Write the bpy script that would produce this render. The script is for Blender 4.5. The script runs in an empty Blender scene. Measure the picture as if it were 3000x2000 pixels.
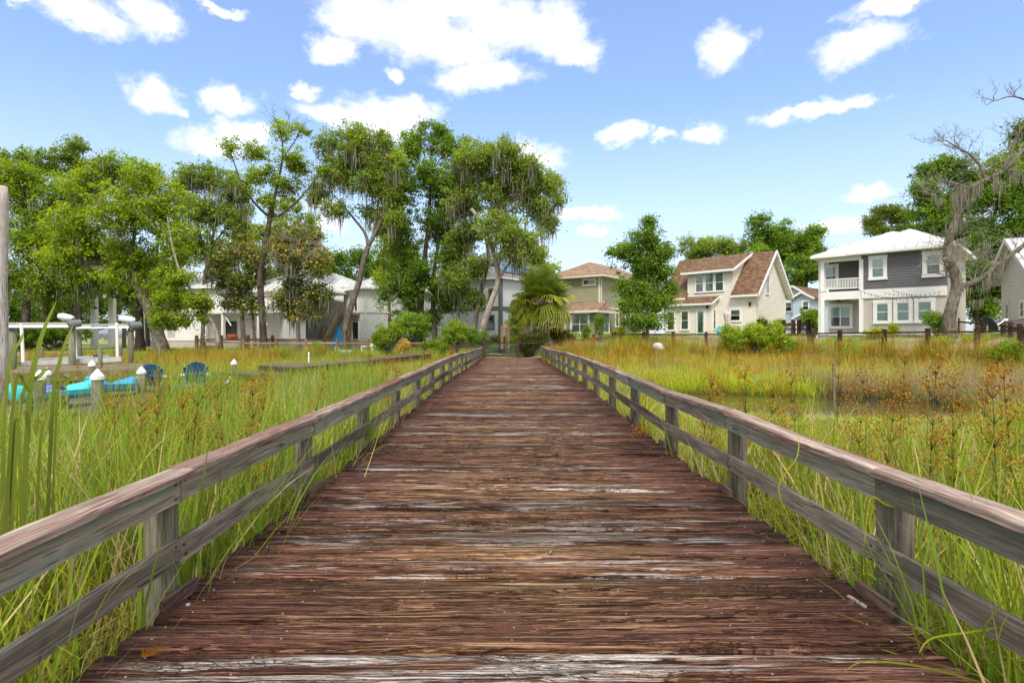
import bpy, bmesh, math, random
import numpy as np
from mathutils import Vector, Matrix

R = math.radians
rng = np.random.default_rng(7)
random.seed(7)
scene = bpy.context.scene
COL = scene.collection

# ------------------------------------------------------------------ camera
H = 1.6                      # eye height above the boardwalk (metres)
FPX = 1307.0                 # focal length in units of the 2352-wide measuring grid
VX, VY = 1173.0, 770.0       # vanishing point of the boardwalk in that grid
cam_d = bpy.data.cameras.new('camera')
cam = bpy.data.objects.new('camera', cam_d)
COL.objects.link(cam)
cam.location = (0, 0, H)
cam.rotation_euler = (R(90), 0, 0)
cam_d.sensor_width = 36
cam_d.lens = 36 * FPX / 2352
cam_d.shift_x = 0.0013
cam_d.shift_y = -0.006
cam_d.clip_start = 0.05
cam_d.clip_end = 3000
scene.camera = cam

# ------------------------------------------------------------------ view
vs = scene.view_settings
vs.view_transform = 'Standard'
vs.look = 'None'
vs.exposure = 0.62
vs.gamma = 1.0
vs.use_curve_mapping = False
scene.cycles.max_bounces = 6
scene.cycles.transparent_max_bounces = 12
scene.cycles.diffuse_bounces = 3
scene.cycles.glossy_bounces = 2
scene.cycles.use_denoising = True
scene.cycles.denoising_prefilter = 'FAST'
scene.cycles.sample_clamp_indirect = 6

# ------------------------------------------------------------------ sun
SUN_EL, SUN_AZ = R(53), R(184)     # azimuth clockwise from +Y: behind the camera
sun_d = bpy.data.lights.new('sun', 'SUN')
sun_d.energy = 2.6
sun_d.angle = R(14)
sun_d.color = (1.0, 0.93, 0.80)
sun = bpy.data.objects.new('sun', sun_d)
COL.objects.link(sun)
sdir = Vector((math.sin(SUN_AZ) * math.cos(SUN_EL), math.cos(SUN_AZ) * math.cos(SUN_EL), math.sin(SUN_EL)))
sun.rotation_euler = sdir.to_track_quat('Z', 'Y').to_euler()
sun.location = (0, 0, 60)

# ------------------------------------------------------------------ node helpers
class NT:
    def __init__(self, tree):
        self.t = tree
        tree.nodes.clear()
    def n(self, kind, **kw):
        nd = self.t.nodes.new(kind)
        for k, v in kw.items():
            if k == 'ins':
                for i, val in v.items():
                    self.set(nd.inputs[i], val)
            else:
                setattr(nd, k, v)
        return nd
    def set(self, sock, val):
        if isinstance(val, bpy.types.NodeSocket):
            self.t.links.new(val, sock)
        else:
            sock.default_value = val
    def math(self, op, a, b=None, c=None, clamp=False):
        nd = self.t.nodes.new('ShaderNodeMath'); nd.operation = op; nd.use_clamp = clamp
        for i, v in enumerate((a, b, c)):
            if v is not None: self.set(nd.inputs[i], v)
        return nd.outputs[0]
    def vmath(self, op, a, b=None, c=None):
        nd = self.t.nodes.new('ShaderNodeVectorMath'); nd.operation = op
        for i, v in enumerate((a, b, c)):
            if v is not None: self.set(nd.inputs[i], v)
        return nd.outputs['Value'] if op in ('LENGTH', 'DOT_PRODUCT', 'DISTANCE') else nd.outputs[0]
    def noise(self, vec, scale=1, detail=4, rough=0.55, dist=0, out=0):
        nd = self.t.nodes.new('ShaderNodeTexNoise')
        self.set(nd.inputs['Vector'], vec)
        for k, v in (('Scale', scale), ('Detail', detail), ('Roughness', rough), ('Distortion', dist)):
            self.set(nd.inputs[k], v)
        return nd.outputs[out]
    def ramp(self, fac, stops, interp='LINEAR'):
        nd = self.t.nodes.new('ShaderNodeValToRGB')
        cr = nd.color_ramp; cr.interpolation = interp
        while len(cr.elements) < len(stops): cr.elements.new(0.5)
        for e, (p, c) in zip(cr.elements, stops):
            e.position = p
            e.color = (c, c, c, 1) if isinstance(c, (int, float)) else (*c, 1)
        self.set(nd.inputs[0], fac)
        return nd.outputs[0]
    def mix(self, fac, a, b, blend='MIX'):
        nd = self.t.nodes.new('ShaderNodeMix'); nd.data_type = 'RGBA'; nd.blend_type = blend
        for s, v in ((nd.inputs[0], fac), (nd.inputs[6], a), (nd.inputs[7], b)):
            if isinstance(v, tuple) and len(v) == 3: v = (*v, 1)
            self.set(s, v)
        return nd.outputs[2]
    def step(self, x, lo, hi):
        nd = self.t.nodes.new('ShaderNodeMapRange'); nd.interpolation_type = 'SMOOTHSTEP'
        self.set(nd.inputs[0], x); self.set(nd.inputs[1], lo); self.set(nd.inputs[2], hi)
        return nd.outputs[0]
    def vec(self, x, y, z):
        nd = self.t.nodes.new('ShaderNodeCombineXYZ')
        for i, v in enumerate((x, y, z)): self.set(nd.inputs[i], v)
        return nd.outputs[0]

# ------------------------------------------------------------------ world: sky and clouds
world = bpy.data.worlds.new('World'); scene.world = world; world.use_nodes = True
world.cycles.sampling_method = 'MANUAL'; world.cycles.sample_map_resolution = 512
w = NT(world.node_tree)
sky = w.n('ShaderNodeTexSky', sky_type='NISHITA', sun_disc=False, sun_elevation=SUN_EL, sun_rotation=SUN_AZ,
          air_density=1.0, dust_density=1.0, ozone_density=1.6, altitude=10)
tc = w.n('ShaderNodeTexCoord')
dirv = w.vmath('NORMALIZE', tc.outputs['Generated'])
sx = w.n('ShaderNodeSeparateXYZ', ins={0: dirv})
uu = w.math('ARCTAN2', sx.outputs[0], sx.outputs[1])
hyp = w.math('SQRT', w.math('ADD', w.math('MULTIPLY', sx.outputs[0], sx.outputs[0]), w.math('MULTIPLY', sx.outputs[1], sx.outputs[1])))
vv = w.math('DIVIDE', sx.outputs[2], w.math('MAXIMUM', hyp, 0.02))
uv = w.vec(uu, vv, 0.0)
wob = w.noise(uv, 9, 6, 0.62, 0.0, 1)
wob = w.vmath('MULTIPLY', w.vmath('SUBTRACT', wob, (0.5, 0.5, 0.5)), (0.12, 0.085, 0))
wob2 = w.vmath('MULTIPLY', w.vmath('SUBTRACT', w.noise(uv, 30, 5, 0.6, 0.0, 1), (0.5, 0.5, 0.5)), (0.045, 0.035, 0))
uvd = w.vmath('ADD', w.vmath('ADD', uv, wob), wob2)
CLOUDS = [(760,105,62,42),(825,45,95,62),(950,60,125,80),(1060,115,105,55),(1160,55,115,70),(1262,65,90,70),(1330,115,62,36),
          (1110,180,118,40),(1040,10,150,40),(880,268,135,46),(765,268,80,32),(955,250,64,40),(350,212,70,46),(425,250,22,14),(535,220,54,40),
          (695,209,33,22),(485,325,78,40),(560,305,62,40),(350,35,66,46),(190,28,92,46),(90,2,60,20),(1675,112,66,60),
          (1975,108,92,52),(2050,12,105,30),(1850,256,92,22),(1965,243,46,18),(1435,306,46,30),(1605,298,56,28),(1505,310,24,18),(1195,360,105,40),
          (1340,487,96,18),(1352,531,56,18),(2000,438,62,20),(1950,508,90,24),(510,28,46,14),(915,166,28,22),(770,520,60,24),(760,470,70,20)]
acc = None
for (px, py, rx, ry) in CLOUDS:
    a = math.atan((px - VX) / FPX); hd = math.hypot(FPX, px - VX); b = (VY - py) / hd
    ia, ib = hd / rx, hd / ry
    d = w.vmath('LENGTH', w.vmath('MULTIPLY_ADD', uvd, (ia, ib, 0), (-a * ia, -b * ib, 0)))
    acc = d if acc is None else w.math('SMOOTH_MIN', acc, d, 0.25)
fine = w.noise(w.vmath('MULTIPLY', uv, (1, 1.35, 1)), 24, 10, 0.66)
edge = w.math('ADD', acc, w.math('MULTIPLY', w.math('SUBTRACT', fine, 0.5), 1.25))
cl_front = w.math('MULTIPLY', w.step(edge, 1.22, 0.40), w.math('ADD', 0.72, w.math('MULTIPLY', w.step(fine, 0.38, 0.62), 0.28)))
# denser cloud outside the view, added to whiten and lift the sky light
gen = w.noise(w.vmath('MULTIPLY', uv, (1, 1.5, 1)), 2.6, 8, 0.6)
gen = w.step(gen, 0.36, 0.52)
out_mask = w.math('MAXIMUM', w.step(w.math('ABSOLUTE', uu), 0.76, 0.92), w.step(vv, 0.64, 0.8))
cloud = w.math('MAXIMUM', cl_front, w.math('MULTIPLY', gen, out_mask))
cloud = w.math('MULTIPLY', cloud, w.step(vv, 0.02, 0.14))
under = w.step(w.noise(w.vmath('ADD', uv, (0.0, 0.012, 0)), 16, 3, 0.5), 0.42, 0.66)
lowc = w.step(vv, 0.34, 0.16)
ccol = w.mix(w.math('MULTIPLY', under, w.math('ADD', 0.25, w.math('MULTIPLY', lowc, 0.5))), (6.6, 6.6, 6.6), (4.7, 4.8, 5.3))
# thin high veil: pale sky near the horizon
haze = w.step(vv, 0.42, 0.0)
skyc = w.mix(1.0, sky.outputs[0], (0.98, 1.16, 1.40), 'MULTIPLY')
skyc = w.mix(w.math('MULTIPLY', haze, 0.75), skyc, (4.35, 4.75, 5.1))
skyc = w.mix(0.15, skyc, (4.4, 4.8, 5.3))
final = w.mix(cloud, skyc, ccol)
bg = w.n('ShaderNodeBackground', ins={0: final, 1: 0.135})
wo = w.n('ShaderNodeOutputWorld', ins={0: bg.outputs[0]})

# ------------------------------------------------------------------ measuring grid -> world
def P(px, py, Y):
    return Vector(((px - VX) / FPX * Y, Y, H - (py - VY) / FPX * Y))
CROPS = {5: (1750, 600, 3.485), 6: (2250, 600, 3.136), 8: (1300, 700, 3.485), 26: (850, 700, 3.92),
         27: (400, 750, 4.48), 2: (0, 750, 3.136), 9: (700, 950, 2.94)}
def C(k, x, y):
    ox, oy, s = CROPS[k]
    return ((ox + x / s) / 1.27551, (oy + y / s) / 1.27551)
def PC(k, x, y, Y):
    return P(*C(k, x, y), Y)

# ------------------------------------------------------------------ objects
ORI = {}
def tag(o, label=None, cat=None, group=None, kind=None):
    if label: o['label'] = label
    if cat: o['category'] = cat
    if group: o['group'] = group
    if kind: o['kind'] = kind
    return o
def thing(name, label, cat, loc=(0, 0, 0), group=None):
    o = bpy.data.objects.new(name, None); COL.objects.link(o)
    o.location = loc; o.empty_display_size = 0.2
    ORI[o] = Vector(loc)
    return tag(o, label, cat, group)
def link(name, me, parent=None, loc=None):
    """Mesh in world coordinates -> object under parent (or alone with its origin at loc)."""
    o = bpy.data.objects.new(name, me); COL.objects.link(o)
    if parent is not None:
        org = ORI[parent]; o.parent = parent
    else:
        org = Vector(loc) if loc is not None else Vector((0, 0, 0)); o.location = org
    ORI[o] = org
    if org.length > 0: me.transform(Matrix.Translation(-org))
    return o
def np_mesh(name, V, F, mats, smooth=False, attrs=None, fmat=None):
    V = np.asarray(V, dtype=np.float32).reshape(-1, 3); F = np.asarray(F, dtype=np.int32)
    me = bpy.data.meshes.new(name)
    k = F.shape[1]
    me.vertices.add(len(V)); me.vertices.foreach_set('co', V.ravel())
    me.loops.add(F.size); me.loops.foreach_set('vertex_index', F.ravel())
    me.polygons.add(len(F))
    me.polygons.foreach_set('loop_start', np.arange(0, F.size, k, dtype=np.int32))
    if smooth: me.polygons.foreach_set('use_smooth', np.ones(len(F), dtype=bool))
    for m in (mats if isinstance(mats, (list, tuple)) else [mats]): me.materials.append(m)
    if fmat is not None: me.polygons.foreach_set('material_index', np.asarray(fmat, dtype=np.int32))
    for an, av in (attrs or {}).items():
        a = me.attributes.new(an, 'FLOAT', 'POINT'); a.data.foreach_set('value', np.asarray(av, dtype=np.float32))
    me.update(calc_edges=True)
    return me

class MB:
    def __init__(self): self.v = []; self.f = []
    def add(self, vs, fs):
        o = len(self.v); self.v += [tuple(p) for p in vs]; self.f += [tuple(i + o for i in f) for f in fs]; return self
    def hexa(self, p):   # 4 bottom, 4 top, both in order
        return self.add(p, [(3, 2, 1, 0), (4, 5, 6, 7), (0, 1, 5, 4), (1, 2, 6, 5), (2, 3, 7, 6), (3, 0, 4, 7)])
    def box(self, c, s, rz=0.0):
        cx, cy, cz = c; hx, hy, hz = s[0] / 2, s[1] / 2, s[2] / 2; co, si = math.cos(rz), math.sin(rz)
        p = []
        for z in (-hz, hz):
            for x, y in ((-hx, -hy), (hx, -hy), (hx, hy), (-hx, hy)):
                p.append((cx + x * co - y * si, cy + x * si + y * co, cz + z))
        return self.hexa(p)
    def beam(self, a, b, wd, ht, up=(0, 0, 1)):
        a, b, up = Vector(a), Vector(b), Vector(up); d = (b - a).normalized()
        s = d.cross(up); s = s.normalized() if s.length > 1e-5 else Vector((1, 0, 0)); u = s.cross(d)
        p = []
        for q in (-ht / 2, ht / 2):
            p += [a - s * wd / 2 + u * q, a + s * wd / 2 + u * q, b + s * wd / 2 + u * q, b - s * wd / 2 + u * q]
        return self.hexa(p)
    def prism(self, poly, z0, z1):
        n = len(poly)
        vs = [(x, y, z0) for x, y in poly] + [(x, y, z1) for x, y in poly]
        fs = [tuple(range(n - 1, -1, -1)), tuple(range(n, 2 * n))] + [(i, (i + 1) % n, n + (i + 1) % n, n + i) for i in range(n)]
        return self.add(vs, fs)
    def slab(self, poly3, th):
        """polygon of 3D points thickened downwards"""
        n = len(poly3); lo = [(p[0], p[1], p[2] - th) for p in poly3]
        fs = [tuple(range(n)), tuple(range(2 * n - 1, n - 1, -1))] + [(i, n + i, n + (i + 1) % n, (i + 1) % n) for i in range(n)]
        return self.add([tuple(p) for p in poly3] + lo, fs)
    def tube(self, path, rad, n=8, cap=True):
        path = [Vector(p) for p in path]; m = len(path)
        if not isinstance(rad, (list, tuple)): rad = [rad] * m
        o = len(self.v); ref = Vector((0.31, 0.17, 0.93))
        for i, p in enumerate(path):
            d = (path[min(i + 1, m - 1)] - path[max(i - 1, 0)]).normalized()
            s = d.cross(ref); s = s.normalized() if s.length > 1e-3 else d.orthogonal().normalized(); t = d.cross(s)
            for k in range(n):
                a = 2 * math.pi * k / n
                self.v.append(tuple(p + (s * math.cos(a) + t * math.sin(a)) * rad[i]))
        for i in range(m - 1):
            for k in range(n):
                a, b = o + i * n + k, o + i * n + (k + 1) % n
                self.f.append((a, b, b + n, a + n))
        if cap:
            self.f.append(tuple(o + k for k in range(n - 1, -1, -1))); self.f.append(tuple(o + (m - 1) * n + k for k in range(n)))
        return self
    def lathe(self, c, prof, n=14):
        o = len(self.v); m = len(prof)
        for r, z in prof:
            for k in range(n):
                a = 2 * math.pi * k / n; self.v.append((c[0] + r * math.cos(a), c[1] + r * math.sin(a), c[2] + z))
        for i in range(m - 1):
            for k in range(n):
                a, b = o + i * n + k, o + i * n + (k + 1) % n; self.f.append((a, b, b + n, a + n))
        self.f.append(tuple(o + k for k in range(n - 1, -1, -1))); self.f.append(tuple(o + (m - 1) * n + k for k in range(n)))
        return self
    def mesh(self, name, mat, smooth=False):
        me = bpy.data.meshes.new(name); me.from_pydata(self.v, [], self.f)
        me.materials.append(mat)
        if smooth: me.polygons.foreach_set('use_smooth', [True] * len(me.polygons))
        return me
    def build(self, name, mat, parent=None, loc=None, smooth=False):
        return link(name, self.mesh(name, mat, smooth), parent, loc)

# ------------------------------------------------------------------ numpy noise
def _hash(ix, iy, seed):
    h = (ix.astype(np.int64) * 374761393 + iy.astype(np.int64) * 668265263 + seed * 974711) & 0x7fffffff
    h = ((h ^ (h >> 13)) * 1274126177) & 0x7fffffff
    return ((h ^ (h >> 16)) & 0xffff) / 65535.0
def vnoise(x, y, seed=0):
    x = np.asarray(x, dtype=float); y = np.asarray(y, dtype=float)
    ix, iy = np.floor(x), np.floor(y); fx, fy = x - ix, y - iy
    fx = fx * fx * (3 - 2 * fx); fy = fy * fy * (3 - 2 * fy)
    a, b = _hash(ix, iy, seed), _hash(ix + 1, iy, seed); c, d = _hash(ix, iy + 1, seed), _hash(ix + 1, iy + 1, seed)
    return (a * (1 - fx) + b * fx) * (1 - fy) + (c * (1 - fx) + d * fx) * fy
def fbm(x, y, seed=0, o=4):
    s, a, t = 0, 0.5, 0
    for i in range(o):
        s = s + a * vnoise(x * 2 ** i, y * 2 ** i, seed + i * 17); t += a; a *= 0.5
    return s / t
def sstep(x, a, b):
    t = np.clip((x - a) / (b - a), 0, 1); return t * t * (3 - 2 * t)
# ================================================================== materials
def new_mat(name):
    m = bpy.data.materials.new(name); m.use_nodes = True
    return m, NT(m.node_tree)
def finish(m, t, col, rough=0.6, bump=None, bstr=0.4, bdist=0.01, spec=0.4, metallic=0.0, **extra):
    b = t.n('ShaderNodeBsdfPrincipled')
    if isinstance(col, tuple) and len(col) == 3: col = (*col, 1)
    t.set(b.inputs['Base Color'], col); t.set(b.inputs['Roughness'], rough)
    t.set(b.inputs['Specular IOR Level'], spec); t.set(b.inputs['Metallic'], metallic)
    if bump is not None:
        bn = t.n('ShaderNodeBump', ins={'Strength': bstr, 'Distance': bdist, 'Height': bump})
        t.set(b.inputs['Normal'], bn.outputs[0])
    t.n('ShaderNodeOutputMaterial', ins={0: b.outputs[0]})
    return m
def pos(t): return t.n('ShaderNodeNewGeometry').outputs['Position']
def paint(name, col, var=0.12, scale=1.6, rough=0.55, dirt=0.0, spec=0.35, metallic=0.0, bump=0.0):
    """painted or plain surface: uneven tone, faint streaks, a little relief"""
    m, t = new_mat(name); p = pos(t)
    n1 = t.noise(p, scale, 5, 0.6); n2 = t.noise(t.vmath('MULTIPLY', p, (7, 7, 0.8)), 1.3, 3, 0.5)
    f = t.math('ADD', t.math('MULTIPLY', n1, 0.65), t.math('MULTIPLY', n2, 0.35))
    lo = tuple(c * (1 - var) for c in col); hi = tuple(min(1, c * (1 + var * 0.6)) for c in col)
    c = t.ramp(f, [(0.3, lo), (0.7, hi)])
    if dirt:
        dn = t.step(t.noise(p, 3.1, 6, 0.7), 0.52, 0.75)
        c = t.mix(t.math('MULTIPLY', dn, dirt), c, (0.12, 0.10, 0.07))
    fine = t.noise(p, 60, 3, 0.6)
    return finish(m, t, c, rough, fine, bump, 0.004, spec, metallic) if bump else finish(m, t, c, rough, spec=spec, metallic=metallic)

def wood(name, axis, stops, tint=None, tint_amt=0.0, moss=0.0, rough=0.85, bstr=0.7, rnd=True, rand_dark=0.35):
    """weathered timber with the grain running along one axis (0, 1 or 2)"""
    m, t = new_mat(name); p = pos(t)
    oi = t.n('ShaderNodeObjectInfo')
    if rnd:
        off = t.math('MULTIPLY', oi.outputs['Random'], 37.0)
        p = t.vmath('ADD', p, t.vec(off, off, off))
    s = [13.0, 13.0, 13.0]; s[axis] = 0.42
    warp = t.vmath('MULTIPLY', t.vmath('SUBTRACT', t.noise(p, 1.6, 2, 0.5, 0, 1), (0.5, 0.5, 0.5)), (0.045, 0.045, 0.045))
    q = t.vmath('MULTIPLY', t.vmath('ADD', p, warp), tuple(s))
    g1 = t.noise(q, 1.2, 6, 0.62)
    g2 = t.noise(t.vmath('MULTIPLY', q, (1, 1, 1)), 6.0, 4, 0.62)
    g3 = t.noise(p, 2.2, 4, 0.6)
    f = t.math('ADD', t.math('ADD', t.math('MULTIPLY', g1, 0.34), t.math('MULTIPLY', g2, 0.50)), t.math('MULTIPLY', g3, 0.16))
    f = t.math('ADD', t.math('MULTIPLY', t.math('SUBTRACT', f, 0.5), 1.75), 0.5)
    c = t.ramp(f, stops)
    if tint is not None:
        tm = t.step(t.noise(t.vmath('MULTIPLY', q, (0.5, 0.5, 0.5)), 0.8, 5, 0.65), 0.44, 0.62)
        tm = t.math('MULTIPLY', tm, t.math('MULTIPLY', tint_amt, t.math('ADD', 0.35, oi.outputs['Random'])))
        c = t.mix(tm, c, tint)
    if moss:
        mm = t.step(t.noise(p, 1.1, 5, 0.6), 0.46, 0.66)
        c = t.mix(t.math('MULTIPLY', mm, moss), c, (0.10, 0.13, 0.075))
    crack = t.step(t.noise(t.vmath('MULTIPLY', q, (1, 1, 1)), 3.4, 3, 0.5), 0.36, 0.30)
    c = t.mix(t.math('MULTIPLY', crack, 0.75), c, (0.025, 0.02, 0.018))
    dk = t.math('SUBTRACT', 1.0, t.math('MULTIPLY', t.math('FRACT', t.math('MULTIPLY', oi.outputs['Random'], 7.3)), rand_dark))
    hv = t.n('ShaderNodeHueSaturation', ins={'Value': dk, 'Color': c})
    hgt = t.math('SUBTRACT', t.math('ADD', t.math('MULTIPLY', g2, 0.6), t.math('MULTIPLY', g1, 0.4)), crack)
    return finish(m, t, hv.outputs[0], rough, hgt, bstr, 0.012, 0.12)

M = {}
GREY = [(0.24, (0.075, 0.060, 0.042)), (0.42, (0.22, 0.185, 0.138)), (0.58, (0.38, 0.33, 0.26)), (0.76, (0.56, 0.50, 0.41))]
CAP = [(0.24, (0.07, 0.042, 0.033)), (0.42, (0.24, 0.175, 0.14)), (0.58, (0.40, 0.32, 0.265)), (0.76, (0.60, 0.51, 0.44))]
M['rail'] = wood('rail_wood', 1, GREY, (0.20, 0.25, 0.185), 0.8, 0.25)
M['mid'] = wood('mid_rail_wood', 1, [(p, tuple(v * 0.84 for v in c)) for p, c in GREY], (0.11, 0.075, 0.062), 0.9, 0.2)
M['cap'] = wood('cap_wood', 1, CAP, (0.20, 0.085, 0.075), 0.9)
M['post'] = wood('post_wood', 2, [(p, tuple(v * 0.72 for v in c)) for p, c in GREY], (0.13, 0.115, 0.06), 0.45, 0.3)
M['block'] = wood('block_wood', 1, [(0.3, (0.05, 0.03, 0.025)), (0.6, (0.17, 0.10, 0.08)), (0.75, (0.3, 0.24, 0.2))], None, 0, 0.3)
M['joist'] = wood('joist_wood', 0, [(0.3, (0.03, 0.022, 0.018)), (0.7, (0.10, 0.075, 0.06))])
M['joist_grey'] = wood('cross_rail_wood', 0, GREY, (0.20, 0.25, 0.185), 0.5, 0.2)
BROWN = [(0.3, (0.040, 0.022, 0.019)), (0.55, (0.085, 0.047, 0.040)), (0.75, (0.15, 0.10, 0.085))]
M['brown'] = wood('brown_fence_wood', 2, BROWN, None, 0, 0, 0.75, 0.4)
M['brown_x'] = wood('brown_rail_wood', 0, BROWN, None, 0, 0, 0.75, 0.4)
NEWT = [(0.3, (0.17, 0.095, 0.045)), (0.55, (0.30, 0.18, 0.09)), (0.75, (0.42, 0.28, 0.16))]
M['timber'] = wood('tan_timber', 2, NEWT, None, 0, 0, 0.75, 0.4)
M['timber_x'] = wood('tan_timber_rail', 0, NEWT, (0.5, 0.45, 0.38), 0.5, 0, 0.75, 0.4)
M['dock'] = wood('dock_wood', 0, [(0.3, (0.16, 0.11, 0.075)), (0.55, (0.30, 0.22, 0.16)), (0.75, (0.46, 0.37, 0.29))], None, 0, 0.1)
M['dockbrown'] = wood('brown_dock_wood', 0, [(0.3, (0.09, 0.065, 0.06)), (0.55, (0.20, 0.155, 0.145)), (0.75, (0.31, 0.26, 0.24))])
M['pile'] = wood('piling_wood', 2, [(0.3, (0.10, 0.095, 0.065)), (0.55, (0.21, 0.20, 0.14)), (0.75, (0.34, 0.32, 0.24))], None, 0, 0.3)
M['snag'] = wood('snag_wood', 2, [(0.3, (0.22, 0.18, 0.15)), (0.5, (0.42, 0.37, 0.33)), (0.75, (0.62, 0.57, 0.52))], None, 0, 0, 0.9, 1.0)

# ---- the weathered boardwalk planks
m, t = new_mat('boardwalk_plank_wood'); p0 = pos(t); oi = t.n('ShaderNodeObjectInfo')
sp = t.n('ShaderNodeSeparateXYZ', ins={0: p0})
off = t.math('MULTIPLY', oi.outputs['Random'], 53.0)
p = t.vmath('ADD', p0, t.vec(off, off, 0.0))
warp = t.vmath('MULTIPLY', t.vmath('SUBTRACT', t.noise(t.vmath('MULTIPLY', p, (1.5, 5, 1)), 1.0, 3, 0.55, 0, 1), (0.5, 0.5, 0.5)), (0.0, 0.045, 0.0))
pw = t.vmath('ADD', p, warp)
q = t.vmath('MULTIPLY', pw, (1.0, 22.0, 22.0))
g1 = t.noise(t.vmath('MULTIPLY', q, (0.6, 0.9, 0.9)), 1.0, 6, 0.62)
g2 = t.noise(t.vmath('MULTIPLY', q, (1.15, 4.6, 4.6)), 1.0, 5, 0.68)
g3 = t.noise(t.vmath('MULTIPLY', q, (3.0, 12.0, 12.0)), 1.0, 3, 0.7)
rot = t.noise(t.vmath('MULTIPLY', pw, (1.1, 4.0, 0)), 1.0, 5, 0.6)
f = t.math('ADD', t.math('ADD', t.math('MULTIPLY', g1, 0.36), t.math('MULTIPLY', g2, 0.46)), t.math('MULTIPLY', g3, 0.18))
base = t.ramp(f, [(0.38, (0.012, 0.005, 0.003)), (0.445, (0.082, 0.032, 0.022)), (0.52, (0.180, 0.074, 0.050)), (0.61, (0.36, 0.205, 0.150))])
oc = t.n('ShaderNodeSeparateColor', ins={0: oi.outputs['Color']})
# bare tan wood where feet have worn the paint, along the middle
cen = t.step(t.math('ABSOLUTE', t.math('SUBTRACT', sp.outputs[0], 0.05)), 2.15, 0.6)
wear = t.math('MULTIPLY', cen, t.step(t.noise(t.vmath('MULTIPLY', q, (0.7, 1.6, 1)), 1.0, 5, 0.66), 0.36, 0.56))
wear = t.math('MULTIPLY', wear, t.math('ADD', 0.25, t.math('MULTIPLY', oc.outputs[1], 0.75)))
tan = t.ramp(g2, [(0.38, (0.040, 0.017, 0.009)), (0.46, (0.19, 0.10, 0.045)), (0.54, (0.40, 0.235, 0.105)), (0.63, (0.62, 0.43, 0.24))])
c = t.mix(wear, base, tan)
# silvered, bleached streaks
ws = t.noise(t.vmath('MULTIPLY', pw, (0.75, 13.0, 0)), 1.0, 6, 0.66)
thr = t.math('SUBTRACT', 0.80, t.math('MULTIPLY', oc.outputs[0], 0.34))
wm = t.step(ws, thr, t.math('ADD', thr, 0.035))
wm = t.math('MULTIPLY', wm, t.step(g2, 0.41, 0.50))
wm = t.math('MULTIPLY', wm, t.step(t.math('ABSOLUTE', sp.outputs[0]), 2.02, 1.55))
white = t.ramp(g3, [(0.3, (0.26, 0.20, 0.17)), (0.5, (0.56, 0.49, 0.44)), (0.7, (0.78, 0.72, 0.67))])
c = t.mix(wm, c, white)
# damp, algae-dark board ends
edge = t.step(t.math('ABSOLUTE', t.math('SUBTRACT', sp.outputs[0], 0.07)), 1.35, 2.1)
em = t.math('MULTIPLY', edge, t.step(t.noise(p, 2.3, 4, 0.6), 0.35, 0.6))
c = t.mix(t.math('MULTIPLY', em, 0.6), c, (0.045, 0.028, 0.02))
# checks along the grain and blocky rot cracks across it
ck = t.noise(t.vmath('MULTIPLY', q, (0.5, 1.5, 1)), 1.0, 4, 0.6)
line = t.step(t.math('ABSOLUTE', t.math('SUBTRACT', ck, 0.47)), 0.016, 0.004)
line2 = t.step(t.math('ABSOLUTE', t.math('SUBTRACT', g2, 0.5)), 0.012, 0.003)
crack = t.math('MAXIMUM', t.step(t.noise(t.vmath('MULTIPLY', q, (1.5, 2.1, 1)), 1.0, 3, 0.55), 0.395, 0.345), t.math('MAXIMUM', line, t.math('MULTIPLY', line2, 0.55)))
vor = t.n('ShaderNodeTexVoronoi', feature='DISTANCE_TO_EDGE', ins={'Vector': t.vmath('MULTIPLY', pw, (13, 46, 0)), 'Scale': 1.0})
blk = t.math('MULTIPLY', t.step(vor.outputs['Distance'], 0.09, 0.02), t.step(rot, 0.53, 0.62))
dark = t.math('MAXIMUM', crack, t.math('MULTIPLY', blk, 0.85))
c = t.mix(t.math('MULTIPLY', dark, 0.9), c, (0.012, 0.008, 0.006))
gv = t.n('ShaderNodeHueSaturation', ins={'Value': t.math('ADD', 0.56, t.math('MULTIPLY', oc.outputs[2], 0.74)), 'Color': c})
hgt = t.math('ADD', t.math('MULTIPLY', g2, 0.55), t.math('MULTIPLY', g3, 0.3))
hgt = t.math('SUBTRACT', hgt, t.math('MULTIPLY', dark, 0.7))
M['plank'] = finish(m, t, gv.outputs[0], t.math('SUBTRACT', 0.78, t.math('MULTIPLY', g1, 0.25)), hgt, 1.0, 0.03, 0.12)

# ---- paint and building finishes
M['white'] = paint('white_trim', (0.80, 0.79, 0.76), 0.06)
M['cream_trim'] = paint('cream_trim', (0.74, 0.70, 0.58), 0.07)
M['cream'] = paint('cream_siding', (0.76, 0.72, 0.63), 0.06)
M['green'] = paint('sage_siding', (0.335, 0.335, 0.215), 0.08)
M['greygreen'] = paint('sage_batten', (0.27, 0.27, 0.175), 0.08)
M['charcoal'] = paint('charcoal_siding', (0.135, 0.130, 0.135), 0.08)
M['beige'] = paint('beige_batten', (0.52, 0.475, 0.42), 0.06)
M['whitewall'] = paint('white_siding', (0.80, 0.79, 0.765), 0.05)
M['paleblue'] = paint('pale_blue_siding', (0.69, 0.72, 0.75), 0.05)
M['blue'] = paint('light_blue_siding', (0.45, 0.54, 0.66), 0.06)
M['greywall'] = paint('light_grey_siding', (0.64, 0.62, 0.57), 0.06)
M['slate'] = paint('slate_trim', (0.14, 0.155, 0.17), 0.1)
M['metalroof'] = paint('white_metal_roof', (0.64, 0.65, 0.66), 0.05, 0.8, 0.35, 0.05, 0.5)
M['concrete'] = paint('foundation_block', (0.50, 0.46, 0.40), 0.15, 2.0, 0.9, 0.2, bump=0.4)
M['lampblack'] = paint('lamp_metal', (0.03, 0.03, 0.03), 0.1, 3, 0.4)
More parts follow.
